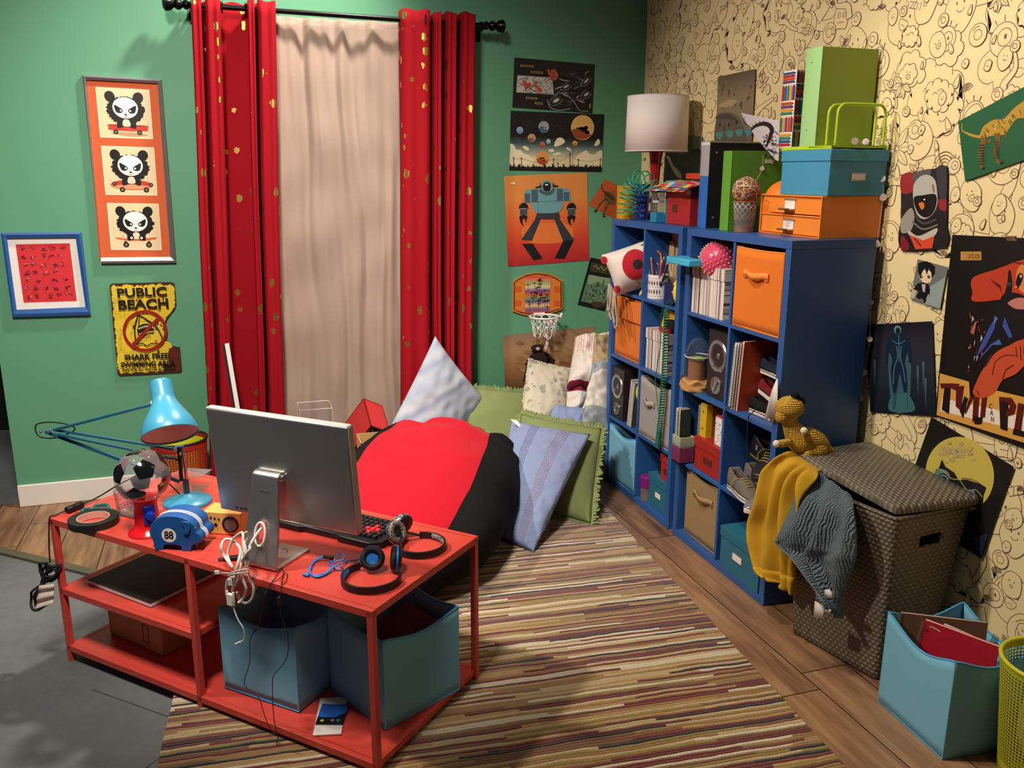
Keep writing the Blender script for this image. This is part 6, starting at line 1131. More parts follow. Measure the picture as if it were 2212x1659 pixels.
for q in ([(580, 1448), (612, 1445), (630, 1475), (626, 1512), (575, 1490)], [(512, 1525), (578, 1565), (565, 1650), (502, 1640)], [(583, 1565), (625, 1590), (612, 1612), (580, 1600)]): G().add([PX(1600 + a / 3.191, 820 + b / 3.191, -.512) for a, b in q], [tuple(range(len(q)))]).build('care_tag', W_t, t, world=True, solid=.001)
hp_ = [f(u, 1) for u in (0, 1)]
# knitted dinosaur
DB = V((-.345, -2.2, .69)); DP = lambda u, v, o=0: plane_pt(u, v, DB, FH) - FH * o
m = fabric('mustard_knit', (206, 162, 60), bs=120); x = NT(m); tc = x.n('TexCoord').outputs['Object']; wv = x.n('TexWave', wave_type='BANDS', bands_direction='Z', i0=tc, i1=42, i2=1.5); wv2 = x.n('TexWave', wave_type='BANDS', bands_direction='X', i0=tc, i1=36, i2=1.5); x._b(x.math('ADD', wv.outputs[1], x.math('MULTIPLY', wv2.outputs[1], .6)), .9, .006); KN = m
t = thing('knitted_dinosaur', 'mustard yellow knitted toy dinosaur with black horns perched behind the towels', 'soft toy', DB)
path = [(1800, 974, .008), (1785, 970, .022), (1765, 957, .038), (1745, 952, .046), (1728, 948, .047), (1714, 930, .034), (1706, 912, .026), (1704, 898, .033), (1705, 886, .047), (1707, 872, .044), (1708, 862, .03), (1709, 855, .004)]
pp = spline([DP(a, b) for a, b, r_ in path], 6); rr_ = spline([(r_, 0, 0) for a, b, r_ in path], 6); L_ = len(pp)
G().tube(pp, 1, 20, rf=lambda q: max(.002, rr_[min(L_ - 1, int(round(q * (L_ - 1))))].x * 1.12)).build('body', KN, t, world=True, smooth=180)
G().ball(DP(1688, 897, .012), .027, 18).build('snout', KN, t, world=True); G().ball(DP(1762, 968, .03), .03, 16, (1.2, 1, .9)).build('leg', KN, t, world=True); G().ball(DP(1745, 972, .04), .02, 14, (1.5, 1, .8)).build('foot', KN, t, world=True)
WN = fabric('white_knit', (226, 214, 196), bs=200)
for (a, b, hand) in (((1700, 950, .03), (1676, 950, .05), (1668, 949)), ((1735, 938, .05), (1727, 924, .07), (1723, 918))): 
    o_ = G().tube(spline([DP(*a), DP(*b)], 5), .015, 12).build('arm', KN, t, world=True, smooth=180); G().ball(DP(*hand, b[2] + .005), .014, 12).build('hand', WN, o_, world=True)
for a, b in (((1716, 856, .01), (1719, 846, .01)), ((1729, 868, .0), (1737, 860, .0))): G().tube([DP(*a), DP(*a).lerp(DP(*b), .6), DP(*b)], .018, 10, rf=lambda q: [1, .8, .15][int(round(q * 2))]).build('horn', fabric('black_knit', (26, 22, 22), bs=200), t, world=True, smooth=180)
G().ball(DP(1703, 879, .046), .005, 10).build('eye', BLK, t, world=True)
# ================= things on top of and inside the shelf units
rnd = random.Random(21); ZT = HS + .0008
def at(y, x=XS, z=ZT): return (x, y, z)
RZ = -PI / 2                                # local x runs towards the camera side, local y into the shelf
def yx(u, v, x=XS): return PX(u, v, x).y
def sbox(label, y0, y1, z, h, d, m, x=XS + .012, lid=.045, plate=None, lm=None, name='storage_box', over=.004, group=None):
    t = thing(name, label, 'storage box', (x, y0, z), RZ, group); w_ = y0 - y1
    G().bb((over, over, 0), (w_ - over, d - over, h - .004)).build('box_body', m, t, bev=.0015); G().bb((0, 0, h - lid), (w_, d, h)).build('lid', lm or m, t, bev=.002)
    if plate:
        px_, pz_, pw, ph, pm = plate; q = G().bb((px_ - pw / 2, -.0035 if pz_ > h - lid else over - .003, pz_ - ph / 2), (px_ + pw / 2, over, pz_ + ph / 2)).build('label_holder', pm, t); 
        if pm is PMET: G().bb((px_ - pw / 2 + .004, over - .0042, pz_ - ph / 2 + .004), (px_ + pw / 2 - .004, over - .002, pz_ + ph / 2 - .004)).build('label_card', mat('white_card', 'e6ded6', .6), q)
    return t
PMET = mat('label_frame_metal', 'a8a4a0', .3, .8); WC = mat('white_card', 'e6ded6', .6); DPL = mat('dark_label_frame', '6a2a28', .5, .3); TEALB = mat('teal_board', (38, 104, 128), .55, var=.05); REDB = mat('red_board', (170, 38, 42), .55, var=.06)
# --- left unit top
t = thing('toy_jar', 'translucent yellow jar of small toys at the far end of the shelf top', 'jar', (-.375, -.585, ZT)); YJ = mat('amber_plastic', (232, 170, 40), .1, alpha=.45, spec=.6); G().lathe([(.0001, 0), (.044, 0), (.046, .17), (.044, .17), (.042, .004), (.0001, .004)], 28).build('jar_body', YJ, t); G().lathe([(.0001, .12), (.0455, .12), (.0465, .172), (.0001, .172)], 28).build('jar_band', mat('amber_band', (190, 150, 50), .3, alpha=.6), t)
for k, (c_, p_) in enumerate((('d8c030', (0, -.015, .03)), ('c87020', (.01, -.02, .07)), ('e0d040', (-.015, -.02, .012)), ('4a5a30', (.015, .01, .05)), ('7a2018', (.02, -.005, .02)), ('e8b040', (-.012, -.01, .085)))): tag(G().box((0, 0, 0), (.026, .02, .022), M.Rotation(k, 4, 'Z') @ M.Rotation(k * .7, 4, 'X')).build('toy_block', mat('toy_' + c_, c_, .4), None), 'small %s toy piece inside the amber jar' % ['yellow', 'orange', 'pale yellow', 'olive', 'dark red', 'light orange'][k], 'toy', 'toys in the amber jar').location = V((-.375, -.585, ZT)) + V(p_)
t = thing('pen_cup', 'dark blue patterned cup under the green coil toy', 'cup', (-.322, -.665, ZT)); NB = mat('navy_plastic', (22, 44, 120), .35); G().lathe([(.0001, 0), (.038, 0), (.044, .18), (.0415, .18), (.036, .004), (.0001, .004)], 28).build('cup_body', NB, t)
A = Art(lambda a, z, h: V((-.322 + (.0385 + .006 * z / .18 + h) * cos(a), -.665 + (.0385 + .006 * z / .18 + h) * sin(a), ZT + z)))
for i in range(5):
    for j in range(6): A.ring(PI + .15 + i * .3, .02 + j * .028, .07, .006, .0035, (190, 180, 150), 0, 8, 20, 250) if 0 else A.ell(PI + .1 + i * .32 + (j % 2) * .12, .02 + j * .027, .055, .0045, (176, 168, 150), 0, 7, False)
A.build('cup_pattern', t)
t = thing('coil_spring', 'green coil spring toy arching over the jar and blue cup', 'toy', (-.40, -.62, ZT)); ax_ = spline([PX(1352, 462, -.43), PX(1356, 432, -.425), PX(1364, 408, -.41), PX(1380, 388, -.395), PX(1400, 396, -.38), PX(1408, 412, -.37)], 40); L_ = len(ax_); P = []
for i, p in enumerate(ax_):
    T_ = (ax_[min(L_ - 1, i + 1)] - ax_[max(0, i - 1)]).normalized(); f_ = frame(T_, (.3, 1, .1)); a_ = 2 * PI * 13 * (i / L_) ** .9; P.append(p + f_ @ V((.046 * cos(a_), .046 * sin(a_), 0)))
G().tube([p for p in spline(P, 3)], .003, 6).build('coil', mat('green_coil', (36, 160, 128), .25), t, world=True, smooth=180)
t = thing('liquid_timer', 'clear liquid motion timer with blue ends on the shelf edge', 'liquid timer', at(-.905, -.39), RZ); BLQ = mat('aqua_plastic', (40, 130, 170), .25); G().bb((0, 0, 0), (.062, .05, .05)).build('base', mat('aqua_liquid', (40, 140, 180), .1, alpha=.85), t, bev=.003); G().bb((0.002, .002, .05), (.06, .048, .145)).build('window', clear_mat('clear_case', 'e4f2f4', .2, .08), t); G().bb((-.002, -.002, .145), (.064, .052, .168)).build('cap', BLQ, t, bev=.003)
G().bb((.004, .01, .095), (.058, .04, .106)).build('paddle', WC, t)
for k in range(5): G().ball((.012 + k * .009, .02, .06 + .02 * (k % 3)), .004, 8).build('droplet', mat('lime_drop', 'b8c840', .3), t)
t = thing('teal_canister', 'plain teal box between the liquid timer and the red box', 'box', at(-.965, -.34), RZ); G().bb((0, 0, 0), (.055, .08, .165)).build('body', TEALB, t, bev=.002); 
y0, y1 = -1.005, -1.235; t = sbox('red lidded box on the shelf top with a patchwork cloth on its lid', y0, y1, ZT, .165, .20, REDB, x=-.358, lid=.036, plate=(.085, .075, .05, .036, mat('brass_dull', '7a4a34', .4, .6))); G().bb((.2, -.004, .14), (.24, .0, .167)).build('metal_corner', PMET, t)
t = thing('patchwork_cloth', 'folded patchwork cloth in bright squares on the red box', 'cloth', (-.27, -1.1, ZT + .166)); g = G()
for k in range(3):
    n = 26
    for i in range(n):
        for j in range(n):
            def fp(u, v): 
                x_, y_ = -.415 + .29 * u, -.90 - .36 * v; d_ = .5 - max(abs(u - .5), abs(v - .5)); z_ = ZT + .1675 + k * .009 + .018 * min(1, d_ * 8) * (.6 + .8 * noise.noise(V((u * 4, v * 4, k)))) * (1 if k == 2 else .4)
                if x_ < -.36: z_ -= (-.36 - x_) * .25
                return V((x_ + .012 * k + .01 * noise.noise(V((v * 5, k, 0))), y_ - .01 * k, z_))
            c_ = [(206, 40, 56), (60, 130, 190), (232, 190, 80), (220, 208, 190), (90, 150, 110), (226, 110, 60), (190, 60, 110)][(int(i / n * 9) * 3 + int(j / n * 9) * 5 + k + (int(i / n * 9) * int(j / n * 9)) % 3) % 7]; g.add([fp(i / n, j / n), fp((i + 1) / n, j / n), fp((i + 1) / n, (j + 1) / n), fp(i / n, (j + 1) / n)], [(0, 1, 2, 3)], None, rgb(c_))
o = g.build('cloth_layers', FABP, t, world=True, smooth=0)
t = thing('red_book', 'orange-red boxed book on top of the stack behind the patchwork cloth', 'book', (-.19, -1.0, ZT)); G().box((-.15, -1.03, ZT + .222), (.10, .26, .028), rz=0).build('cover', mat('orange_red_card', (204, 66, 36), .5), t, world=True, bev=.002); 
t = thing('dark_red_case', 'dark red case standing behind the red box and cloth', 'case', (-.1, -1.0, ZT)); G().box((-.10, -1.06, ZT + .104), (.08, .30, .207)).build('case_body', mat('dark_red_case', (120, 30, 36), .5), t, world=True, bev=.002)
LC_ = PX(1420, 260, -.205); t = thing('table_lamp', 'white drum shade table lamp with a turned red base', 'table lamp', (LC_.x, LC_.y, ZT)); zs0, zs1 = PX(1420, 327, -.205).z, PX(1420, 209, -.205).z; hh = zs0 - ZT
G().lathe([(.162, zs0 - ZT), (.158, zs1 - ZT)], 64).build('lamp_shade', mat('white_linen_shade', (232, 220, 214), .9, bump=.15, bscale=700), t, solid=.002); 
for z_, r_ in ((zs0 - ZT, .1625), (zs1 - ZT, .1585)): G().tube([(r_ * cos(a_ / 64 * 2 * PI), r_ * sin(a_ / 64 * 2 * PI), z_) for a_ in range(64)], .0022, 6, True).build('shade_trim', mat('white_linen_shade', 'e8dcd6', .9), t, smooth=180)
pf = [(.0001, 0), (.07, 0), (.072, .012), (.05, .025), (.022, .04), (.018, .07), (.028, .09), (.03, .1), (.022, .11), (.016, .13), (.02, .15), (.03, hh - .05), (.036, hh - .01), (.034, hh + .005), (.0001, hh + .006)]
G().lathe([(p.x, max(0, p.y)) for p in spline([(*q, 0) for q in pf], 4)], 36).build('turned_base', mat('red_lacquer', (150, 20, 30), .22, coat=.4), t, smooth=60); G().rod((0, 0, hh), (0, 0, hh + .12), .012).build('lamp_holder', BLK, t); G().ball((0, 0, hh + .15), .03, 16).build('bulb', MATS['bulb_glass'], t)
# --- right unit top
def binder(label, y0, y1, x0, d_, z, h, ms, mc, rivets=(), name='ring_binder', curve=.01):
    t = thing(name, label, 'binder', (x0, y0, z), RZ); w_ = y0 - y1; n = 8
    sp = [(w_ * i / n, -curve * sin(PI * i / n)) for i in range(n + 1)]; prof = sp + [(w_ - .003 * (1 - 0), .004)] 
    G().prism(sp + [(w_, .004), (0, .004)], h).build('spine', ms, t, smooth=60)
    for a in (0, w_ - .004): G().bb((a, .002, 0), (a + .004, d_, h)).build('cover', mc, t, bev=.0008)
    G().bb((.006, .012, .012), (w_ - .006, d_ - .02, h - .014)).build('pages', mat('pages_dim', 'b8b0a4', .8), t)
    for a, b in rivets: G().ball((w_ + .0005, a, b), .006, 10, (.5, 1, 1)).build('rivet', PMET, t)
    return t
yb0 = -1.318; m3 = mat('binder_three_band', 'e0dcd8', .4); x = NT(m3); sx = x.n('SeparateXYZ', i0=x.n('TexCoord').outputs['Object']); x.col(x.ramp(x.math('DIVIDE', sx.outputs[2], .42), [(0, '2a6ab8'), (.535, 'a2a0a4'), (.845, 'dcd6d2')], 'CONSTANT'))
zt = PX(1515, 308, -.362).z - ZT
t = binder('large black zip binder with a white, grey and blue spine', yb0, yb0 - .073, -.362, .30, ZT, zt, m3, mat('black_nylon', (26, 24, 25), .75, bump=.1, bscale=600), ((.035, zt * .88), (.035, zt * .12))); G().tube([(0, 0, zt), (.073, 0, zt), (.073, .3, zt), (0, .3, zt)], .004, 6, True).build('zip', mat('grey_zip', '8a8884', .5), t)
m_ = mat('leaf_green_board', (96, 156, 52), .5); zt = PX(1570, 326, -.365).z - ZT; t = binder('leaf green binder standing against the black zip binder', -1.512, -1.578, -.365, .30, ZT, zt, m_, m_, (), curve=.001); q = G().bb((.0665, .16, zt - .05), (.0685, .2, zt - .034)).build('paper_label', WC, t)
t = thing('plastic_tumbler', 'clear plastic tumbler printed with a basketball net', 'tumbler', (-.33, -1.645, ZT)); G().lathe([(.0001, 0), (.04, 0), (.047, .125), (.0455, .125), (.0385, .004), (.0001, .004)], 32).build('tumbler_wall', clear_mat('smoky_clear', 'dcd6d2', .2, .12), t); G().lathe([(.0001, .001), (.0385, .001), (.0395, .024), (.0001, .026)], 28).build('orange_base', mat('basketball_orange', (196, 110, 56), .6, bump=.2), t)
g = G()
for s_ in (1, -1):
    for k in range(12): g.tube([((.0405 + .0063 * q) * cos(2 * PI * k / 12 + s_ * q * 1.4), (.0405 + .0063 * q) * sin(2 * PI * k / 12 + s_ * q * 1.4), .05 + .07 * q) for q in [j / 8 for j in range(9)]], .0011, 4)
g.build('printed_net', WHP, t); G().tube([(.0475 * cos(a_ / 32 * 2 * PI), .0475 * sin(a_ / 32 * 2 * PI), .124) for a_ in range(32)], .002, 6, True).build('orange_lip', mat('orange_lip', (200, 110, 40), .4), t, smooth=180)
t = thing('rubber_band_ball', 'ball of coloured yarn or bands sitting on the net tumbler', 'ball', (-.33, -1.645, ZT + .168)); G().ball((0, 0, 0), .054, 28).build('core', mat('band_core', '8a5a4a', .8), t, smooth=180)
for ci, c_ in enumerate(('c8a860', '7a4050', 'b05838', 'd8c498', '8a6a80')):
    g = G()
    for k in range(7): f_ = M.Rotation(rnd.uniform(0, 6.3), 4, 'Z') @ M.Rotation(rnd.uniform(0, 3.1), 4, 'X'); g.tube([f_ @ V((.0545 * cos(a_ / 28 * 2 * PI), .0545 * sin(a_ / 28 * 2 * PI), .004 * sin(a_ * 1.1))) for a_ in range(28)], .0022, 5, True)
    g.build('band', mat('band_' + c_, c_, .8), t, smooth=180)
t = thing('basketball', 'orange ball half hidden behind the orange drawer box', 'ball', (-.175, -1.72, ZT + .108)); OB = mat('orange_leather', (222, 120, 36), .45, bump=.1, bscale=300); G().ball((0, 0, 0), .107, 40).build('ball_skin', OB, t, smooth=180); g = G()
for f_ in (M.Identity(4), M.Rotation(PI / 2, 4, 'X'), M.Rotation(PI / 2, 4, 'X') @ M.Rotation(PI / 2, 4, 'Y')): f2 = M.Rotation(.5, 4, 'Z') @ M.Rotation(.4, 4, 'X') @ f_; g.tube([f2 @ V((.1068 * cos(a_ / 48 * 2 * PI), .1068 * sin(a_ / 48 * 2 * PI), 0)) for a_ in range(48)], .0016, 5, True)
g.build('seam', mat('ball_seam', (150, 74, 24), .6), t, smooth=180)
# drawers
OR_ = mat('orange_board', (236, 134, 48), .5, var=.04); y0, y1 = -1.69, -2.082; w_ = y0 - y1; t = thing('drawer_box', 'orange two-drawer desktop box beneath the blue lidded box', 'drawer box', (-.287, y0, ZT), RZ); H_ = .156
g = G()
for a, b in (((0, 0, 0), (w_, .275, .005)), ((0, 0, H_ - .005), (w_, .275, H_)), ((0, 0, .005), (.005, .275, H_ - .005)), ((w_ - .005, 0, .005), (w_, .275, H_ - .005)), ((.005, .004, H_ / 2 - .003), (w_ - .005, .275, H_ / 2 + .003))): g.bb(a, b)
g.build('case', OR_, t, bev=.001)
for k in (0, 1):
    z0 = .007 + k * H_ / 2; d = G().bb((.007, .008, z0), (w_ - .007, .25, z0 + H_ / 2 - .012)).build('drawer', OR_, t, bev=.001); hz_ = z0 + .034; h = G().bb((.16, .004, hz_ - .016), (.225, .0085, hz_ + .02)).build('label_plate', WC, d); g = G(); g.bb((.155, -.022, hz_ - .02), (.222, .004, hz_ - .017)); g.bb((.155, -.022, hz_ - .02), (.222, -.019, hz_ - .012)); g.bb((.158, .001, hz_ + .018), (.228, .006, hz_ + .023)); g.build('pull_handle', mat('chrome', 'c8c8cc', .12, 1), d)
    if k == 0:
        A = Art(lambda a, b, h: ROOTM[t.name] @ V((a, .0038 - h, b)))
        for q in range(5): A.line([(.172, hz_ + .012 - q * .005), (.172 + rnd.uniform(.025, .042), hz_ + .012 - q * .005)], .0012, (120, 100, 100))
        A.build('label_writing', d)
ZD = ZT + H_ + .0008; yl, yr_ = yx(1682, 415, -.272), yx(1787, 421, -.272); hb = PX(1735, 324, -.272).z - ZD; BB = mat('sky_blue_board', (62, 142, 180), .5, var=.04)
t = sbox('blue lidded storage box stacked on the orange drawer box', yl, yr_, ZD, hb, .262, BB, x=-.272, lid=.042); q = G().bb((yl - yr_ - .004 + .0, .1, hb * .32), (yl - yr_ - .0005, .165, hb * .32 + .03)).build('label_holder', PMET, t); G().bb((yl - yr_ - .002, .105, hb * .32 + .005), (yl - yr_ + .0005, .16, hb * .32 + .025)).build('label_card', WC, q)
ZB = ZD + hb + .0008; LM = mat('lime_paint', (176, 206, 44), .4)
t = thing('wire_organizer', 'lime green wire desk organizer holding binders on the blue box', 'organizer', (-.27, yl, ZB), RZ); wl = yl - yr_; g = G(); g.bb((.0, .0, 0), (wl * .99, .006, .012)); g.bb((0, .24, 0), (wl * .99, .246, .012)); g.bb((wl * .55, .0, .004), (wl * .99, .246, .012)); g.build('base_plate', LM, t, bev=.001)
for k in (0, 1): yy_ = wl * (.80 + .17 * k); G().tube(spline([(yy_, .02, .01), (yy_, .02, .1), (yy_, .022, .135), (yy_, .035, .152), (yy_, .06, .158), (yy_, .19, .158), (yy_, .215, .152), (yy_, .228, .135), (yy_, .23, .1), (yy_, .23, .01)], 5), .005, 8).build('wire_loop', LM, t, smooth=180)
xz = -.262; bt = PX(1745, 107, xz).z - ZB - .012; ya, yb = yx(1727, 310, xz), yx(1760, 312, xz); GB_ = mat('shaded_green_board', (138, 160, 54), .5); t = binder('tall pale green binder standing in the lime wire organizer', ya, yb, xz, .25, ZB + .0128, bt, mat('lit_green_spine', (150, 196, 130), .5), GB_, (), curve=.008)  # lit spine and shaded covers put into two greens
for z_ in (.06, bt - .05): G().ball(((ya - yb) / 2, -.007, z_), .004, 10).build('rivet', PMET, t)
ya, yb = yx(1682, 315, xz), yx(1709, 318, xz); bt = PX(1695, 155, xz).z - ZB - .012; CRB = mat('cream_board', 'e2d8c8', .6); t = binder('crayon patterned binder beside the tall pale green binder', ya, yb, xz, .22, ZB + .0128, bt, CRB, CRB, (), curve=.002); w_ = ya - yb; rm = ROOTM[t.name]
CC_ = [(160, 30, 46), (40, 76, 130), (36, 120, 90), (206, 140, 50), (90, 50, 110), (180, 60, 40)]
for side in (0, 1):
    A = Art((lambda a, z, h: rm @ V((a, -.0035 - h, z))) if side == 0 else (lambda a, z, h: rm @ V((w_ + .0012 + h, a, z)))); W3 = w_ if side == 0 else .2; z_ = .004; k = side
    while z_ < bt - .03:
        if k % 2: bh = min(.06, bt - z_ - .004); nn_ = 5 if side == 0 else 14; [A.poly([((i + .12) * W3 / nn_, z_), ((i + .88) * W3 / nn_, z_), ((i + .88) * W3 / nn_, z_ + bh * .85), ((i + .5) * W3 / nn_, z_ + bh), ((i + .12) * W3 / nn_, z_ + bh * .85)], CC_[(i + k * 2) % 6], False) for i in range(nn_)]
        else:
            bh = min(.05, bt - z_ - .004)
            for q in range(4):
                for s_ in range(1 if side == 0 else 3): W4 = W3 / (1 if side == 0 else 3); A.poly([(s_ * W4 + .002, z_ + q * bh / 4), (s_ * W4 + W4 * .85, z_ + q * bh / 4), (s_ * W4 + W4 - .002, z_ + (q + .4) * bh / 4), (s_ * W4 + W4 * .85, z_ + (q + .8) * bh / 4), (s_ * W4 + .002, z_ + (q + .8) * bh / 4)], CC_[(q + k + s_) % 6], False)
        z_ += bh + .004; k += 1
    A.build('crayon_print', t)
# dragon card
P_ = [PX(1540 + a / 3.607, 80 + b / 3.607, xx) for a, b, xx in ((217, 592, -.24), (520, 655, -.27), (512, 965, -.22), (490, 960, -.21))]; t = thing('dragon_drawing', 'white card with a black dragon drawing tucked beside the stacked boxes', 'drawing', P_[3]); nP = (P_[1] - P_[0]).cross(P_[2] - P_[0]).normalized(); nP = -nP if nP.dot(CAM - P_[0]) < 0 else nP
def cmap(x_, y_, h):
    d_ = ray(1540 + x_ / 3.607, 80 + y_ / 3.607); return CAM + d_ * ((P_[0] - CAM).dot(nP) / d_.dot(nP)) + nP * h
A = Art(cmap); A.sheet([(217, 592), (520, 655), (512, 965), (490, 960), (400, 860), (290, 720)], (214, 208, 216), .002); DK = (40, 30, 36)
A.line([(250, 620), (240, 660), (290, 700), (310, 720)], 9, DK, sm=5, wf=lambda q: .3 + .7 * q); A.line([(290, 735), (330, 695), (390, 675), (440, 690), (460, 730), (440, 790), (420, 850)], 36, DK, sm=6, wf=lambda q: .25 + .75 * sin(PI * min(.95, q)))
for i in range(9): a_ = R(200 + i * 20); A.line([(385 + 85 * cos(a_), 735 + 65 * sin(a_)), (385 + 105 * cos(a_) - 8, 735 + 88 * sin(a_))], 8, DK, wf=lambda q: 1.1 - q)
for i in range(46): x_, y_ = rnd.uniform(400, 505), rnd.uniform(740, 930); y_ = min(y_, 940); A.line([(x_, y_), (x_ + rnd.uniform(-24, 10), y_ + rnd.uniform(-10, 14)), (min(512, x_ + rnd.uniform(-10, 24)), y_ + rnd.uniform(4, 20))], rnd.uniform(3, 9), rnd.choice([DK, (96, 90, 94), (150, 144, 146), (60, 52, 56)]), sm=3, up=i % 4 == 0)
A.build('card', t)
# disc garlands
def gpx(P): return [plane_pt(*p) if len(p) > 3 else PX(*p) for p in P]
garland('string of pale discs hanging down the orange drawers and shelf back', gpx([(1912, 312, -.02), (1908, 352, -.03), (1905, 390, -.03), (1908, 420, -.022), (1900, 485, -.03), (1885, 600, -.025), (1880, 680, -.03), (1878, 740, -.03), (1866, 800, -.03), (1862, 830, -.035), (1850, 910, -.03)]), 0, 8, .013)
yg = -1.5855; garland('short string of two pale discs hanging over the leaf green binder', [PY(1648, 335, yg), PY(1647, 360, yg), PY(1644, 372, yg), PY(1634, 390, yg), PY(1628, 412, yg), PY(1622, 440, yg)], 0, 2, .012)
garland('pale discs lying on the lime wire organizer', [V((-.11, yr_ + .02, ZB + .02)), PX(1838, 302, -.2), PX(1870, 306, -.12), PX(1895, 304, -.06), PX(1908, 316, -.015)], 0, 3, .013)
# --- inside the left unit (cells named by row and column while building)
LY = YL + .77; c1L, c1R, c2L, c2R = LY - TS, YL + .385 + TD / 2, YL + .385 - TD / 2, YL + TS
def cellz(r): return zc(r) + .0008
# plush pillow
PC = [(-.36, -.80, 1.42), None]
A0, B0, C0, D0 = PX(1297, 551, -.55), V((-.27, -.845, 1.42)), V((-.22, -.85, 1.15)), PX(1330, 640, -.50)
t = thing('plush_pillow', 'white plush pillow with a red eye patch and tassels poking out of the shelf', 'plush', ((A0 + C0) / 2)); WP = fabric('white_plush', (224, 212, 202), bs=700)
S_, N = cush([A0, B0, C0, D0], .13, .004, seed=5, pinch=1.5); g = G(); g.grid(lambda u, v: S_(u, v, 1), 40, 40); g.grid(lambda u, v: S_(1 - u, v, -1), 40, 40); g.build('pillow_body', WP, t, world=True, smooth=180)
def onS(u_, v_, h):                         # drop a pixel on the pillow surface
    best = min(((S_(i / 24, j / 24, 1) - CAM).normalized().dot(ray(u_, v_).normalized()), i, j) for i in (0,) for j in (0,)); return None
UV = {}
NG = 60
PXG = []
for i in range(NG + 1):
    for j in range(NG + 1):
        p = S_(i / NG, j / NG, 1); d = p - CAM; z_ = d.dot(FX); PXG.append((1106 + FPX * d.dot(RX) / z_, 829.5 - FPX * d.dot(UX) / z_, p))
def pmap(x_, y_, h):
    b = sorted(PXG, key=lambda q: (q[0] - x_) ** 2 + (q[1] - y_) ** 2)[:4]; wt = [1 / (.3 + math.hypot(q[0] - x_, q[1] - y_)) for q in b]; p = sum([q[2] * w_ for q, w_ in zip(b, wt)], V()) / sum(wt); d_ = ray(x_, y_); dep = (p - CAM).dot(FX); return CAM + d_ * ((dep - .0035 - h * 3) / d_.dot(FX))
A = Art(pmap)
def pfill(cx, cy, rx, ry, col, rot=0):
    A.up()
    a = R(rot); rings = 5; n = 28
    pt = lambda k, i: (cx + rx * k / rings * cos(2 * PI * i / n) * cos(a) - ry * k / rings * sin(2 * PI * i / n) * sin(a), cy + rx * k / rings * cos(2 * PI * i / n) * sin(a) + ry * k / rings * sin(2 * PI * i / n) * cos(a))
    for k in range(rings):
        for i in range(n): A.poly([pt(k, i), pt(k + 1, i), pt(k + 1, i + 1), pt(k, i + 1)] if k else [pt(0, 0), pt(1, i), pt(1, i + 1)], col, False)
def felt(nm, fn): 
    global A
    A = Art(pmap); fn(); A.build(nm, t, FABP)
felt('eye_patch', lambda: (pfill(1372, 571, 28, 33, (180, 24, 40)), A.poly([(1363, 560), (1378, 545), (1392, 562)], (206, 40, 54)), pfill(1378, 571, 11, 11, (40, 30, 28))))
felt('corner_patch', lambda: pfill(1305, 562, 7, 8, (196, 26, 44))); felt('corner_patch', lambda: pfill(1333, 625, 7.5, 8, (186, 26, 44)))
felt('small_eye', lambda: A.blob([(1376, 523), (1384, 519), (1394, 521), (1390, 526), (1386, 531), (1381, 527)], (34, 28, 28)))
felt('mouth_stitch', lambda: A.line([(1374, 607), (1381, 612), (1378, 620), (1373, 618)], 1.2, (90, 80, 76), sm=4))
TS_ = fabric('tassel_yarn', (176, 160, 140), bs=500)
for k in range(16):
    s_ = k / 15; u0, v0 = 1316 + 14 * s_, 612 + 22 * s_; dl = [60, 70, 56, 48, 64, 72, 60, 66, 74, 60, 70, 82, 60, 76, 72, 66][k]; xo = -.50 + .02 * sin(k * 2.3); G().tube(spline([PX(u0, v0, xo), PX(u0 - 3 + 5 * s_, v0 + dl * .4, xo - .008), PX(u0 - 4 + 8 * s_ + 3 * sin(k), v0 + dl * .75, xo), PX(u0 - 3 + 8 * s_, v0 + dl, xo - .004)], 4), .0042, 6).build('tassel', TS_, t, world=True, smooth=180)
t = thing('toy_car', 'tiny yellow toy car on the top shelf under the plush pillow', 'toy car', (-.40, -.872, cellz(1)), RZ); YC = mat('toy_yellow', (226, 204, 60), .3); G().prism([(0, .006), (0, .02), (.012, .026), (.022, .036), (.045, .036), (.056, .024), (.06, .006)], .026, M.Translation((-.03, .026, 0)) @ M.Rotation(PI / 2, 4, 'X')).build('car_body', YC, t, bev=.003)
for a in (-.016, .016): 
    for b in (-.001, .025): G().cyl((0, 0, 0), .008, .004, 14, M.Translation((a, b, .008)) @ M.Rotation(PI / 2, 4, 'X')).build('wheel', mat('pale_wheel', 'c8c0b0', .5), t)
cx_, cy_ = -.352, PX(1417, 640, -.36).y; t = thing('pencil_holder', 'white cut-out pencil holder full of pencils on the top shelf', 'pencil holder', (cx_, cy_, cellz(1))); rr_, h_ = .05, .118; G().lathe([(.0001, 0), (rr_, 0), (rr_, h_), (rr_ - .002, h_), (rr_ - .002, .003), (.0001, .003)], 40).build('holder_wall', WHP, t)
A = Art(lambda a, z, h: V((cx_ + (rr_ + .0003 + h) * cos(a), cy_ + (rr_ + .0003 + h) * sin(a), cellz(1) + z)))
for i in range(9):
    a0 = PI * .72 + i * .27
    for j, zz_ in enumerate((.035, .078)): A.poly([(a0, zz_ - .016), (a0 + .09, zz_), (a0, zz_ + .016), (a0 - .09, zz_)], [(40, 36, 52), (110, 40, 60), (130, 90, 70)][(i + j) % 3], False)
    for zz_ in (.012, .057, .1): A.poly([(a0 + .135, zz_ - .005), (a0 + .18, zz_ + .004), (a0 + .09, zz_ + .004)], (90, 70, 74), False)
A.build('cutouts', t)
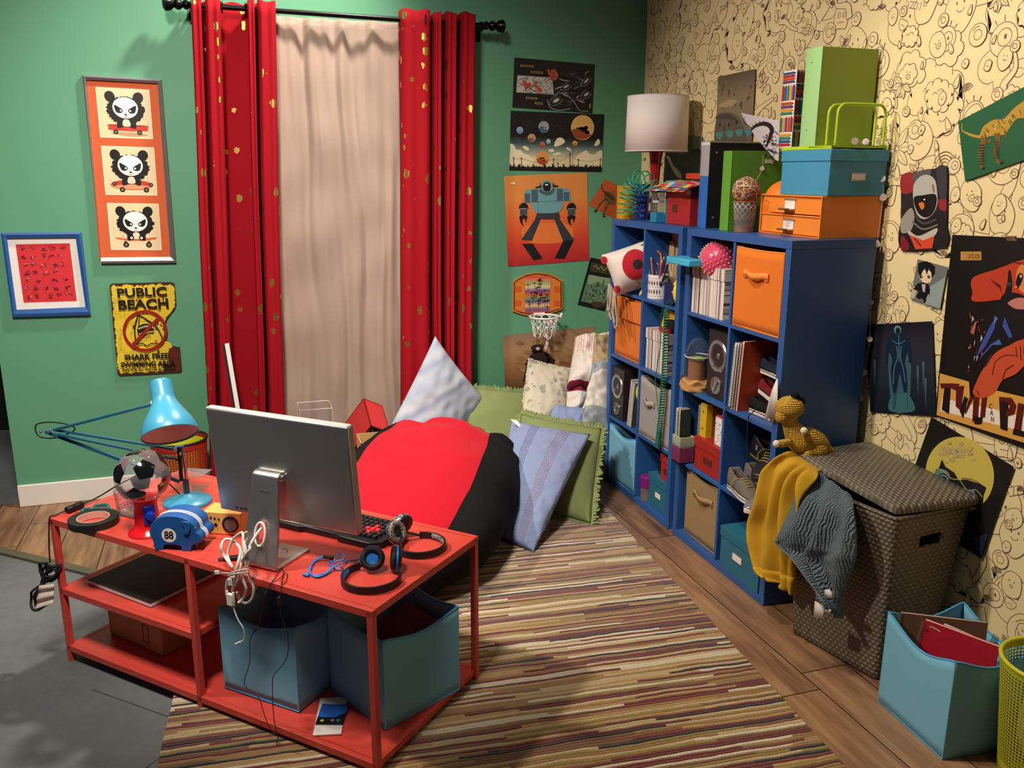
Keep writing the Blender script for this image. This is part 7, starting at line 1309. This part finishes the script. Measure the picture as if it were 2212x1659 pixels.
def pencil(label, a, b, c_, tip=None, r=.0038): tt = thing('pencil', label, 'pencil', a, group='pencils in the white holder'); G().rod(a, b, r, 8).build('shaft', mat('pencil_' + c_, c_, .45), tt, world=True); G().rod(b, V(b) + (V(b) - V(a)).normalized() * .012, r, 8).build('eraser', mat(tip or 'eraser_pink', {'eraser_pink': 'd8a8a0', 'silver': 'c0b8a8', 'wood': 'd8b080'}[tip or 'eraser_pink'], .6), tt, world=True)
base = V((cx_, cy_, cellz(1) + .02))
for lb, c_, uu, vv_, ox, oy in (('yellow pencil leaning furthest left in the white holder', 'd0a030', 1393, 556, -.02, .02), ('blue pen leaning left in the white holder', '2a50a0', 1399, 574, -.03, .01), ('teal pen at the front of the white holder', '2a8a8a', 1402, 578, -.035, 0), ('orange pencil leaning across the white holder', 'd87030', 1407, 561, -.03, -.01), ('yellow pencil standing upright at the back of the holder', 'c89838', 1428, 552, .02, -.01), ('pink pencil leaning right in the white holder', 'b85080', 1430, 567, -.02, -.02), ('purple pencil at the right of the holder', '5a2a60', 1434, 560, 0, -.025), ('brown pencil leaning furthest right in the holder', '7a4830', 1440, 572, .0, -.03), ('black pen leaning right in the white holder', '2a2426', 1443, 570, -.012, -.03)): pencil(lb, base + V((ox * .7, oy * .7, 0)), PX(uu, vv_, cx_ + ox), c_, rnd.choice(['eraser_pink', 'silver', 'wood']))
t = thing('scissors', 'orange handled scissors standing in the white pencil holder', 'scissors', base); OS = mat('orange_grip', (206, 90, 46), .4)
for P in ([(1424, 575), (1412, 556), (1413, 545), (1421, 543), (1428, 553), (1430, 570)], [(1400, 570), (1399, 556), (1405, 549), (1413, 552), (1417, 566)]): G().tube(spline([PX(a, b, -.345) for a, b in P], 6), .0045, 8).build('handle', OS, t, world=True, smooth=180)
G().rod(PX(1424, 572, -.345), base, .008, 8).build('blade', MATS['steel'], t, world=True); G().rod(PX(1416, 565, -.345), base + V((.01, 0, 0)), .007, 8).build('blade', MATS['steel'], t, world=True)
t = thing('pen_box', 'small open navy box with purple fluff beside the pencil holder', 'box', (-.415, yx(1431, 655), cellz(1)), RZ); g = G(); b0_, b1_ = .085, .1
for a, b in (((0, 0, 0), (b0_, .003, b1_)), ((0, .082, 0), (b0_, .085, b1_)), ((0, .003, 0), (.003, .082, b1_)), ((b0_ - .003, .003, 0), (b0_, .082, b1_)), ((0, 0, 0), (b0_, .085, .003))): g.bb(a, b)
g.build('box_wall', mat('navy_card', (24, 34, 90), .5), t); g = G()
for k in range(40): p = V((rnd.uniform(.01, .075), rnd.uniform(.01, .075), .09)); g.rod(p, p + V((rnd.uniform(-.02, .02), rnd.uniform(-.02, .02), rnd.uniform(.01, .04))), .001, 4)
g.build('fluff', mat('purple_fluff', (80, 50, 110), .9), t)
t = thing('wooden_block', 'tall pale wooden board standing at the back of the top shelf', 'board', (-.27, yx(1436, 520, -.28), cellz(1)), RZ); G().bb((0, 0, 0), (.12, .05, .325)).build('board', mat('pale_pine', (196, 162, 116), .6, var=.1, vscale=10), t, bev=.002); G().bb((.02, -.012, 0), (.1, 0, .28)).build('front_slat', mat('pale_pine2', (206, 174, 128), .6, var=.1, vscale=10), t, bev=.002)
t = thing('yellow_ball', 'yellow ball wedged beside the shelf side panel on the top shelf', 'ball', (-.375, YL + TS + .045, cellz(1) + .065)); G().ball((0, 0, 0), .045, 28, (.9, .95, 1.4)).build('ball_skin', YC, t, smooth=180)
def cbin(label, r, uL, uR, h, m, tr, x=None, handle=None, hm=None, sag=.03, unit='L', d_=.32, yy=None):
    y0, y1 = yy; x = XS + .008 if x is None else x; return fbin(label, (x, y0, cellz(r)), RZ, y0 - y1, d_, h, m, tr, sag, handle, None, hm)
ORC = fabric('orange_canvas', (222, 118, 40), bs=700); ORT = mat('orange_binding', (240, 140, 60), .6)
t = cbin('orange fabric bin with a fold-over band, below the plush pillow', 2, 0, 0, .318, ORC, ORT, yy=(c1L - .012, c1R + .008), sag=.0, x=XS + .022); G().bb((.0, -.0125, .21), (c1L - c1R - .02, -.0085, .314)).build('fold_over_band', ORC, t)
def stripes(name, axis=0): 
    m = mat(name, 'd8ccc4', .7); x = NT(m); sx = x.n('SeparateXYZ', i0=x.n('TexCoord').outputs['Object']); w1 = x.n('TexWhiteNoise', noise_dimensions='1D', i1=x.math('FLOOR', x.math('MULTIPLY', x.math('ADD', sx.outputs[0], sx.outputs[2]) if axis == 2 else (sx.outputs[0] if axis == 0 else sx.outputs[2]), 230))).outputs[0]; x.col(x.ramp(w1, [(0, 'd8d0c8'), (.38, '6a4448'), (.5, 'c0aca4'), (.66, '98808a'), (.76, 'e2dad2'), (.9, '5a4a50')], 'CONSTANT')); return m
SV = stripes('striped_card'); SHZ = stripes('striped_card_side', 1)
def stripe_box(label, y0, y1, z, h, d_, x, lid=.05):
    t = thing('striped_box', label, 'storage box', (x, y0, z), RZ, None); w_ = y0 - y1; g = G(); g.bb((.004, .004, 0), (w_ - .004, d_, h - .002)); g.mi = [0] * 6; g.mi[3] = 1; g.mi[2] = 0
    g.build('box_body', [SV, SHZ], t); g = G(); g.bb((0, 0, h - lid), (w_, d_ + .004, h)); g.mi = [0] * 6; g.mi[3] = 1; g.build('lid', [SV, SHZ], t); return t
y0 = c2L - .016; stripe_box('striped lidded card box behind the green coiled cord', y0, y0 - .235, cellz(2), .205, .27, XS + .02)
t = thing('toy_truck', 'yellow and black toy on the striped box behind the green cord', 'toy', (-.36, y0 - .075, cellz(2) + .206), RZ); G().prism([(0, .01), (.04, -.0), (.075, .035), (.07, .055), (.14, .06), (.145, .1), (.03, .11), (.02, .065)], .08, M.Translation((0, .08, .005)) @ M.Rotation(PI / 2, 4, 'X')).build('yellow_shell', mat('toy_yellow2', (220, 178, 36), .35), t, bev=.006); G().bb((.06, -.01, .0), (.15, .09, .06)).build('black_body', BLK, t, bev=.004); G().bb((.04, -.03, 0), (.135, -.012, .022)).build('red_bumper', mat('toy_red', (190, 40, 44), .4), t)
# green coiled cord
t = thing('coiled_cord', 'green coiled cord hanging down in front of the left shelf unit', 'cord', PX(1452, 652, XS - .01)); GC_ = mat('green_cord', (14, 104, 78), .35)
ax_ = spline([PX(1440, 668, XS - .02), PX(1437, 760, XS - .02), PX(1432, 850, XS - .02), PX(1424, 935, XS - .022), PX(1421, 966, XS - .02)], 90); L_ = len(ax_); P = []
for i, p in enumerate(ax_): a_ = 2 * PI * 62 * i / L_; P.append(p + V((.0125 * cos(a_), .0125 * sin(a_), 0)))
G().tube(P, .0036, 6).build('coil', GC_, t, world=True, smooth=180); G().tube(spline([PX(1441, 668, XS - .02), PX(1456, 650, XS - .006), PX(1451, 648, XS - .012), PX(1434, 662, XS - .02), PX(1428, 690, XS - .02), PX(1427, 740, XS - .02), PX(1420, 790, XS - .02), PX(1416, 820, XS - .02), PX(1420, 870, XS - .025), PX(1424, 900, XS - .035), PX(1427, 905, XS - .035)], 8), .0022, 6).build('lead', GC_, t, world=True, smooth=180)
def speaker_box(label, y0, x, z, w_, d_, h, r1, r2):
    t = thing('bookshelf_speaker', label, 'speaker', (x, y0, z), RZ); G().bb((0, 0, 0), (w_, d_, h)).build('cabinet', mat('espresso_wood', (40, 30, 30), .4), t, bev=.002); SR = mat('brushed_ring', 'b4b2ae', .28, .9)
    for cz, r_, nm in ((h * .64, r1, 'woofer'), (h * .2, r2, 'tweeter')):
        mq = M.Translation((w_ / 2, 0, cz)) @ frame((0, -1, 0), (0, 0, 1)); q = G().lathe([(r_ * .74, 0), (r_ * .76, .005), (r_ * .95, .006), (r_, .001)], 36, mq).build(nm + '_ring', SR, t)
        if nm == 'woofer': G().lathe([(.0001, -.004), (r_ * .2, -.002), (r_ * .25, -.012), (r_ * .74, .002)], 36, mq).build('woofer_cone', mat('cone_grey', '4a4644', .5), t); G().ball((0, 0, -.002), r_ * .2, 14, (1, 1, .4), mq).build('dust_cap', SR, t)
        else: G().lathe([(.0001, .003), (r_ * .4, .0005), (r_ * .74, .002)], 24, mq).build('tweeter_cone', SR, t); G().box((0, 0, .005), (r_ * 1.4, r_ * .22, .003), mq @ M.Rotation(-.5, 4, 'Z')).build('tweeter_bar', SR, t)
    return t
speaker_box('dark bookshelf speaker with a silver ring in the corner unit', c1L - .004, XS + .012, cellz(3), .15, .22, .285, .068, .036)
for k in range(4): o_ = -.755 - k * .017; mq = M.Translation((XS + .02, o_ + .0, cellz(3))) @ M.Rotation(RZ, 4, 'Z') @ M.Rotation(-.06, 4, 'Y') ; notebook(['thin white magazine nearest the corner speaker', 'second pale magazine from the corner speaker', 'third grey magazine from the corner speaker', 'last magazine leaning by the navy and lime cap'][k], mat(['mag_white', 'mag_cream', 'mag_grey', 'mag_dark'][k], ['c8c0b8', 'd0c8b8', 'a09890', '3a3634'][k], .6), mq, .012 if 0 else .20, .27 - k * .008, .010, name='magazine', cat='magazine', spiral=False, group='magazines beside the corner speaker') if 0 else None
def thin(label, y, x, z, h, d_, th, cover, pages='cfc6ba', lean=0, name='magazine', cat='magazine', spiral=None, group=None, sm=None):
    t = thing(name, label, cat, mtx=M.Translation((x, y, z)) @ M.Rotation(lean, 4, 'X'), group=group)
    G().bb((.001, -th * .42, .001), (d_ - .002, th * .42, h - .002)).build('pages', mat('pages_' + pages, pages, .8), t)
    for s_ in (-1, 1): G().bb((0, s_ * th * .46 - .0007, 0), (d_, s_ * th * .46 + .0007, h)).build('cover', cover, t)
    if spiral: n_ = int(h / .008); G().tube([(-.002 + .0065 * cos(a_ / 8 * 2 * PI), th * .62 * sin(a_ / 8 * 2 * PI), .008 + a_ / 8 * (h - .016) / n_) for a_ in range(n_ * 8)], .0009, 4).build('spiral_binding', sm or mat('steel_wire', '9a9a9c', .3, .9), t, smooth=180)
    return t
for k in range(4): thin(['pale magazine leaning against the corner unit speaker', 'second magazine leaning from the corner unit speaker', 'third magazine leaning from the corner unit speaker', 'magazine leaning under the navy and lime cap'][k], -.772 - k * .0135, XS + .01, cellz(3), .26 - k * .004, .21, .0105, mat('mag_%d' % k, ['c4bcb2', '5a5450', 'd0c8ba', '48423e'][k], .5), lean=.12)
for o in [o for o in COL.objects if o.name.startswith('magazine') and o.parent is None]: o.matrix_world = o.matrix_world @ M.Translation((0, -.008, .0015))
t = thing('foam_ball', 'navy and lime cap-like ball on top of the leaning magazines', 'ball', (-.33, c1R + .052, cellz(3) + .20)); G().lathe([(.0001, -.06), (.05, -.04), (.066, 0), (.05, .045), (.0001, .064)], 24, M.Rotation(.3, 4, 'X')).build('navy_shell', mat('navy_felt', (22, 34, 74), .8), t, smooth=180); G().ball((-.035, -.012, .0), .052, 20, (.8, .75, 1.15)).build('lime_panel', mat('lime_felt', (190, 204, 50), .7), t, smooth=180)
GRC = fabric('grey_canvas', (158, 150, 146), bs=700); cbin('grey fabric bin behind the hanging green cord', 3, 0, 0, .305, GRC, mat('grey_binding', 'a8a09a', .8), yy=(c2L - .012, c2R + .004), handle=(.10, .19, .11), sag=.025)
cbin('light blue fabric bin at the bottom of the corner unit', 4, 0, 0, .305, LBL, LBT, yy=(c1L - .008, c1R + .006), sag=.035)
t = thing('glitter_bottle', 'small clear bottle with a purple cap on the bottom shelf', 'bottle', (-.375, c2L - .052, cellz(4))); G().lathe([(.0001, 0), (.034, 0), (.035, .07), (.0001, .072)], 24).build('bottle_body', mat('murky_plastic', '8a7a6c', .15, alpha=.6), t); G().lathe([(.0001, .07), (.037, .07), (.038, .125), (.03, .132), (.0001, .132)], 24).build('purple_cap', mat('purple_plastic', (130, 24, 110), .35), t)
y0 = c2L - .105; sbox('teal label box on the bottom shelf of the corner unit', y0, c2R + .004, cellz(4), .175, .26, TEALB, x=XS + .022, lid=.045, plate=(.11, .08, .062, .034, PMET))
sbox('small red box standing on the teal box in the corner unit', y0 - .105, c2R + .006, cellz(4) + .1765, .13, .16, REDB, x=XS + .03, lid=.04, plate=(.06, .05, .04, .028, DPL))
t = thing('dark_glass_jar', 'dark glass jar at the back of the bottom shelf beside the red box', 'jar', (-.33, y0 - .05, cellz(4) + .1765)); G().lathe([(.0001, 0), (.035, 0), (.04, .02), (.04, .045), (.025, .055), (.0001, .056)], 24).build('jar_body', mat('dark_green_glass', '10241e', .08, coat=1), t); G().box((.06, .0, .09), (.02, .07, .08)).build('maroon_lid', mat('maroon_plastic', (90, 24, 20), .4), t)
# --- inside the right unit
d1L, d1R, d2L, d2R = YR + .77 - TS, YR + .385 + TD / 2, YR + .385 - TD / 2, YR + TS
y0 = d1L - .003; stripe_box('striped lidded card box under the pink spiky ball', y0, y0 - .275, cellz(1), .215, .26, XS + .012)
TB_ = cellz(1) + .216; t = thing('label_maker', 'light blue plastic desktop gadget overhanging the striped box', 'gadget', (XS - .085, -1.31, TB_), RZ); G().prism([(0, 0), (.205, 0), (.205, .03), (0, .03)], .20, M.Translation((0, 0, .012))  @ M.Identity(4) if 0 else M.Translation((0, .0, .0)) @ M((( 1, 0, 0, 0), (0, 0, 1, 0), (0, 1, 0, 0), (0, 0, 0, 1)))).build('shell', mat('cyan_plastic', (72, 176, 212), .35), t, bev=.005); G().bb((.012, .012, -.012 + .012), (.19, .18, .001)).build('black_base', BLK, t); G().bb((.09, .07, .0305), (.19, .19, .0325)).build('black_recess', BLK, t); G().bb((.105, .1, .0328), (.18, .13, .036)).build('white_strip', WC, t)
pb = PX(1553, 562, -.36); t = thing('spiky_ball', 'pink rubber ball covered in small spikes', 'ball', pb); PK = mat('pink_rubber', (216, 70, 110), .28, coat=.3); RB_ = .083; G().ball((0, 0, 0), RB_, 40).build('ball_skin', PK, t, smooth=180); g = G(); PT = mat('pale_spike_tips', (232, 190, 140), .4)
for k in range(240):
    z_ = 1 - 2 * (k + .5) / 240; a_ = k * 2.39996; d_ = V((math.sqrt(1 - z_ * z_) * cos(a_), math.sqrt(1 - z_ * z_) * sin(a_), z_)); g.lathe([(.0034, 0), (.0024, .0045), (.0001, .0075)], 6, M.Translation(d_ * (RB_ - .001)) @ frame(d_))
o = g.build('spikes', PT, t)
cbin('large orange fabric bin with a bow handle in the unit by the hamper', 1, 0, 0, .318, ORC, ORT, yy=(d2L - .016, d2R + .006), handle=(.145, .22, .17), sag=0.004, x=XS + .003)
# dome
dc = V((-.385, -1.425, cellz(2))); t = thing('glass_dome', 'clear domed toy terrarium on a tan bark base', 'terrarium', dc); m_ = mat('tan_bark', (190, 142, 84), .7, bump=.5, bscale=40)
g = G(); g.grid(lambda u, v: V(((.072 + .010 * noise.noise(V((cos(2 * PI * u) * 2, sin(2 * PI * u) * 2, v * 3))) - .008 * abs(v - .5)) * cos(2 * PI * u), (.072 + .010 * noise.noise(V((cos(2 * PI * u) * 2, sin(2 * PI * u) * 2, v * 3))) - .008 * abs(v - .5)) * sin(2 * PI * u), .001 + (.05 + .008 * sin(u * 40)) * v)), 48, 8, cu=True); g.cyl((0, 0, .0), .066, .048, 32); g.build('bark_base', m_, t); G().cyl((0, 0, .048), .04, .10, 24).build('cork_core', mat('cork', (150, 96, 54), .8, bump=.3, bscale=150), t)
G().lathe([(.056, .046), (.056, .165)] + [(.056 * cos(a_ / 12 * PI / 2), .165 + .075 * sin(a_ / 12 * PI / 2)) for a_ in range(1, 12)] + [(.0003, .24)], 40).build('dome_glass', clear_mat('dome_clear', 'f4f6f8', .2, .02), t, smooth=180); G().tube([(.0575 * cos(a_ / 40 * 2 * PI), .0575 * sin(a_ / 40 * 2 * PI), .155) for a_ in range(40)], .004, 8, True).build('ring_joint', mat('clear_ring', 'c8c8c8', .2, alpha=.6), t, smooth=180); g = G()
for k in range(5): f_ = M.Translation((.0, -.012, .152)) @ M.Rotation(k * 1.25, 4, 'Z') @ M.Rotation(.5, 4, 'Y'); g.ball((.018, 0, .006), .014, 10, (1.2, .8, .25), f_)
g.build('green_leaf', mat('leaf_green', (110, 180, 50), .5), t)
speaker_box('dark bookshelf speaker with a silver ring beside the glass dome', -1.525, XS + .03, cellz(2), .165, .22, .30, .072, .04)
for k, (c_, p_, h_, lb) in enumerate((('d8d0c4', 'e4dccc', .285, 'white spiral notebook at the outside of the upright row'), ('4a3a78', 'e4dccc', .288, 'purple spiral notebook in the upright row'), ('2a2626', 'c8c0b0', .29, 'black spiral notebook in the upright row'), ('b4401e', 'e8dcc4', .30, 'orange-red spiral notebook facing out by the slip-on shoes'))): thin(lb, d2L - .014 - k * .0165, XS + .004 + .001 * k, cellz(2), h_, .225, .0145, mat('cover_' + c_, c_, .5), p_, lean=.07, name='spiral_notebook', cat='notebook', spiral=True, group='upright spiral notebooks', sm=[mat('white_wire', 'c8c4bc', .4, .3), mat('purple_wire', '3a2a58', .4), mat('black_wire', '1e1c1c', .4), mat('red_wire', '8a2a18', .5)][k])
for o in [o for o in COL.objects if o.get('group') == 'upright spiral notebooks']: o.matrix_world = o.matrix_world @ M.Translation((0, -.016, .001)); del o['group']
def shoe(label, mtx, up_m, sole_m, inner=None, L_=.24, high=0, lace=None, stripe=None, toe=None, extra=None):
    t = thing('shoe', label, 'shoe', mtx=mtx); s_ = L_ / .24
    out = spline([(-.005, -.0, 0), (.01, -.028, 0), (.07, -.032, 0), (.14, -.040, 0), (.20, -.038, 0), (.238, -.012, 0), (.240, .01, 0), (.215, .036, 0), (.15, .040, 0), (.08, .030, 0), (.01, .028, 0)], 5, True)
    G().prism([(p.x * s_, p.y * s_) for p in out], .024 * s_).build('sole', sole_m, t, bev=.004 * s_, seg=2, smooth=60)
    if stripe: G().tube([(p.x * s_ * 1.004, p.y * s_ * 1.012, .017 * s_) for p in out], .0016 * s_, 5, True).build('sole_stripe', stripe, t, smooth=180)
    sec = [(.0, .022, .075 + high), (.02, .028, .082 + high), (.06, .029, .068 + high * .8), (.1, .032, .066 + high * .5), (.13, .036, .07 + high * .2), (.17, .037, .058), (.205, .034, .044), (.228, .022, .034), (.236, .008, .028)]
    n = 16
    def f(u, v):
        q = u * (len(sec) - 1); i = min(len(sec) - 2, int(q)); w_ = q - i; a = [sec[i][k] * (1 - w_) + sec[i + 1][k] * w_ for k in range(3)]; an = PI * v; return V((a[0] * s_, a[1] * s_ * math.copysign(abs(cos(an)) ** .6, cos(an)), (.022 + (a[2] - .022) * sin(an) ** .7) * s_))
    g = G(); N_ = 33
    vs = [f(i / (N_ - 1), j / n) for i in range(N_) for j in range(n + 1)]; fs = []; ti = []
    for i in range(N_ - 1):
        for j in range(n):
            c = (i + .5) / (N_ - 1)
            if c < .42 and 5 <= j <= 10: continue
            fs.append((i * (n + 1) + j, (i + 1) * (n + 1) + j, (i + 1) * (n + 1) + j + 1, i * (n + 1) + j + 1))
    g.add(vs, fs); g.add([vs[j] for j in range(n + 1) if not 5 < j < 11] + [], [tuple(range(n + 1 - 5))]); g.build('upper', up_m, t, smooth=60, solid=.004)
    if toe:
        g = G(); g.grid(lambda u, v: f(.72 + .28 * u, v) * 1.0 + V((.0015, 0, .0015)), 10, 17); g.build('toe_cap', toe, t, smooth=60)
    if lace:
        g = G()
        for k in range(4): x_ = (.115 + .016 * k) * s_; z_ = (.076 - .006 * k + high * .3) * s_; g.tube(spline([(x_, -.022 * s_, z_ - .006), (x_ + .004, 0, z_), (x_, .022 * s_, z_ - .006)], 4), .0018, 5)
        g.tube(spline([(.12 * s_, .0, .074 * s_), (.1 * s_, -.03, .08 * s_), (.085 * s_, -.045, .055 * s_), (.09 * s_, -.05, .03 * s_)], 5), .0016, 5); g.build('laces', lace, t, smooth=180)
    return t
def SM(x, y, z, rz, rx=0, ry=0): return M.Translation((x, y, z)) @ M.Rotation(rz, 4, 'Z') @ M.Rotation(ry, 4, 'Y') @ M.Rotation(rx, 4, 'X')
SOLE = mat('white_rubber', 'd8d0c4', .5); BC = fabric('black_canvas', (30, 27, 27), bs=800); NC = fabric('navy_suede', (40, 48, 66), bs=800); RC = fabric('dark_red_suede', (112, 26, 30), bs=800); GW = fabric('grey_wool', (108, 100, 94), bs=300); BLt = mat('black_leather', (34, 31, 34), .4); STR = mat('dark_line', '2a2422', .6)
z2 = cellz(2); sz = SM(XS + .07, -1.835, z2, -PI / 2 + .12); shoe('black slip-on shoe with a white sole beside the orange-red notebook', sz, BC, SOLE, L_=.235, stripe=STR); 
shoe('dark red suede shoe resting on the black slip-on', SM(XS + .10, -1.84, z2 + .086, -PI / 2 + .1, 0, .25), RC, SOLE, L_=.2, toe=None)
shoe('navy suede shoe on top of the dark red shoe', SM(XS + .11, -1.835, z2 + .165, -PI / 2 + .05, 0, .02), NC, SOLE, L_=.215, stripe=STR)
t = thing('scalloped_paper', 'white paper strip with a scalloped edge hanging at the shelf side', 'paper', (XS - .012, d2R + .02, z2)); q = [(1678, 818), (1680, 818), (1679, 913), (1673, 905), (1670, 913), (1664, 910), (1661, 903), (1655, 908), (1652, 902), (1660, 870), (1668, 842)]; g = G(); P = [PX(a, b, XS - .014) for a, b in q]; g.add(P, [tuple(range(len(P)))]); g.build('paper', mat('white_paper', 'dcd8d4', .6), t, world=True, solid=.0015)
z3 = cellz(3); t = thing('pencil_box', 'wooden pencil box dipped in purple, overhanging the third shelf', 'box', (XS - .035, -1.36, z3), RZ); m_ = mat('dipped_wood', 'c8a878', .6); x = NT(m_); tc = x.n('TexCoord').outputs['Object']; sx = x.n('SeparateXYZ', i0=tc); nz_ = x.n('TexNoise', i0=tc, i2=60).outputs[0]; zz = x.math('ADD', x.math('DIVIDE', sx.outputs[2], .125), x.math('MULTIPLY', nz_, .25)); x.col(x.ramp(zz, [(0, '6a2048'), (.72, '7a2a50'), (.82, '8a9480'), (1.1, '9aa488')]))
g = G(); w_, d_, h_ = .075, .075, .125
for a, b in (((0, 0, 0), (w_, .005, h_)), ((0, d_ - .005, 0), (w_, d_, h_)), ((0, .005, 0), (.005, d_ - .005, h_)), ((w_ - .005, .005, 0), (w_, d_ - .005, h_)), ((0, 0, 0), (w_, d_, .005))): g.bb(a, b)
g.build('box_wall', m_, t); g = G()
for a, b in (((0, 0, 0), (w_, .005, .002)), ((0, d_ - .005, 0), (w_, d_, .002)), ((0, .005, 0), (.005, d_ - .005, .002)), ((w_ - .005, .005, 0), (w_, d_ - .005, .002))): g.bb(V(a) + V((0, 0, h_)), V(b) + V((0, 0, h_)))
g.build('pale_rim', mat('pale_wood_rim', 'd8b884', .6), t)
for k, (c_, lb) in enumerate((('cfc4b0', 'pale spiral notepad standing in the purple dipped box'), ('24302e', 'dark spiral notepad standing in the purple dipped box'))): thin(lb, -1.376 - k * .024, XS - .026, z3 + .006, .25, .055, .018, mat('pad_' + c_, c_, .5), lean=0, name='notepad', cat='notepad', spiral=True, sm=mat('teal_wire', '88a89c', .3, .6))
for k, (c_, lb) in enumerate((('3a3436', 'black spiral notebook behind the purple dipped box'), ('d8d4cc', 'white spiral notebook beside the yellow folder'))): thin(lb, -1.444 - k * .016, XS + .05, z3, .285, .22, .013, mat('nb_' + c_, c_, .5), name='spiral_notebook', cat='notebook', spiral=True)
t = thing('yellow_folder', 'yellow ring folder standing behind the red box on the third shelf', 'folder', mtx=SM(XS + .035, -1.482, z3, RZ, 0, 0)); YF = mat('folder_yellow', (206, 168, 24), .4); G().bb((0, 0, 0), (.05, .25, .305)).build('folder_body', YF, t, bev=.002); G().bb((.0502, .03, 0), (.052, .24, .3)).build('marbled_cover', mat('marbled_amber', (150, 96, 24), .4, var=.6, vscale=22), t)
for z_ in (.27, .19): G().cyl((0, 0, 0), .004, .001, 12, M.Translation((.025, -.001, z_)) @ frame((0, -1, 0))).build('rivet', STR, t)
t = thing('terrazzo_box', 'white speckled box standing on the red box, third shelf', 'box', (XS + .03, -1.62, z3 + .152), RZ); m_ = mat('terrazzo_card', 'e4dcd8', .6); x = NT(m_); vv = x.n('TexVoronoi', i0=x.n('TexCoord').outputs['Object'], i2=85); x.col(x.mix(x.math('LESS_THAN', vv.outputs[0], .28), rgb('e4dcd8'), rgb('4a3a44'))); G().bb((0, 0, 0), (.09, .09, .125)).build('carton', m_, t); G().bb((.002, .002, .125), (.088, .088, .132)).build('pink_top', mat('pink_card', (190, 60, 80), .5), t)
sbox('red lidded box on the third shelf beside the purple dipped box', -1.478, d1R + .004, z3, .15, .2, mat('brick_red_board', (158, 34, 28), .5, var=.06), x=XS + .012, lid=.045, plate=(.12, .06, .07, .03, DPL))
GRS = fabric('gold_lace', (176, 160, 70), bs=400)
s1 = SM(XS + .035, -1.772, z3, -PI / 2 - .10); shoe('grey wool sneaker nearest the shelf edge', s1, GW, SOLE, L_=.235, lace=GRS, stripe=STR, high=.03); shoe('grey wool sneaker pushed further into the shelf', SM(XS + .135, -1.742, z3, -PI / 2 - .02), GW, SOLE, L_=.235, high=.03, stripe=STR)
t = shoe('black high sneaker with a yellow edged sole stacked on the grey pair', SM(XS + .135, -1.775, z3 + .135, -PI / 2 + .02, 0, .12), BLt, mat('black_sole', '1c1a1a', .6), L_=.24, high=.035, lace=GRS, stripe=mat('yellow_line', (190, 164, 60), .5)); rm = ROOTM[t.name]
A = Art(lambda a, z, h: rm @ V((a, -.0335 - h, z)))
for k in range(3): A.line([(.045, .06 + k * .008), (.052, .054 + k * .008), (.059, .06 + k * .008)], .0025, (220, 216, 210))
A.build('chevron_marks', t)
t = shoe('black high sneaker with a white leaping figure, right of the black pair', SM(XS + .20, -1.895, z3 + .13, -PI + .45, 0, .1), BLt, mat('black_sole', '1c1a1a', .6), L_=.23, high=.05, lace=GRS)
A = Art(lambda u_, v_, h: PX(u_, v_, XS - .075 - h)); 
c_ = t
shoe('silver toed sneaker on the shelf edge behind the yellow towel', SM(XS + .125, -2.012, z3, PI + .15), fabric('silver_grey', (120, 116, 116), bs=600), SOLE, L_=.2, toe=mat('silver_toe', 'a8a6a6', .25, .7), lace=GRS)
rm = ROOTM[t.name]; A = Art(lambda a, z, h: rm @ V((a, .0375 + h, z)))
for P in ([(.075, .045), (.09, .06), (.1, .075)], [(.09, .06), (.105, .056), (.115, .062)], [(.09, .06), (.078, .068), (.07, .078)], [(.08, .05), (.07, .04), (.058, .04)], [(.082, .052), (.098, .042), (.108, .046)]): A.line(P, .006, (226, 222, 216), wf=lambda q: 1.1 - .6 * q)
A.ell(.096, .072, .004, .004, (226, 222, 216)); A.build('leaping_figure', t)
t = thing('shoelace', 'thin black lace dangling from the second shelf over the shoes', 'lace', PX(1600, 880, XS)); G().tube(spline([PX(1562, 905, XS - .006), PX(1566, 888, XS - .006), PX(1575, 879, XS + .0), PX(1600, 878, XS + .03)], 6), .002, 6).build('lace', RUB, t, world=True, smooth=180); G().tube(spline([PX(1640, 874, XS + .02), PX(1625, 892, XS - .004), PX(1616, 905, XS - .008), PX(1614, 960, XS - .01), PX(1615, 1000, XS - .012)], 6), .0022, 6).build('lace', RUB, t, world=True, smooth=180)
TNC = fabric('tan_canvas', (150, 122, 84), bs=700); cbin('tan fabric bin with a strap handle on the bottom shelf', 4, 0, 0, .315, TNC, mat('tan_binding', 'a8885c', .8), yy=(d1L - .03, d1R + .012), handle=(.15, .225, .17), sag=.02, x=XS + .03, hm=mat('tan_strap', 'a08258', .6))
sbox('teal lidded label box on the bottom shelf next to the tan bin', d2L - .035, d2R + .006, cellz(4), .185, .28, TEALB, x=XS - .004, lid=.045, plate=(.14, .085, .075, .036, PMET))
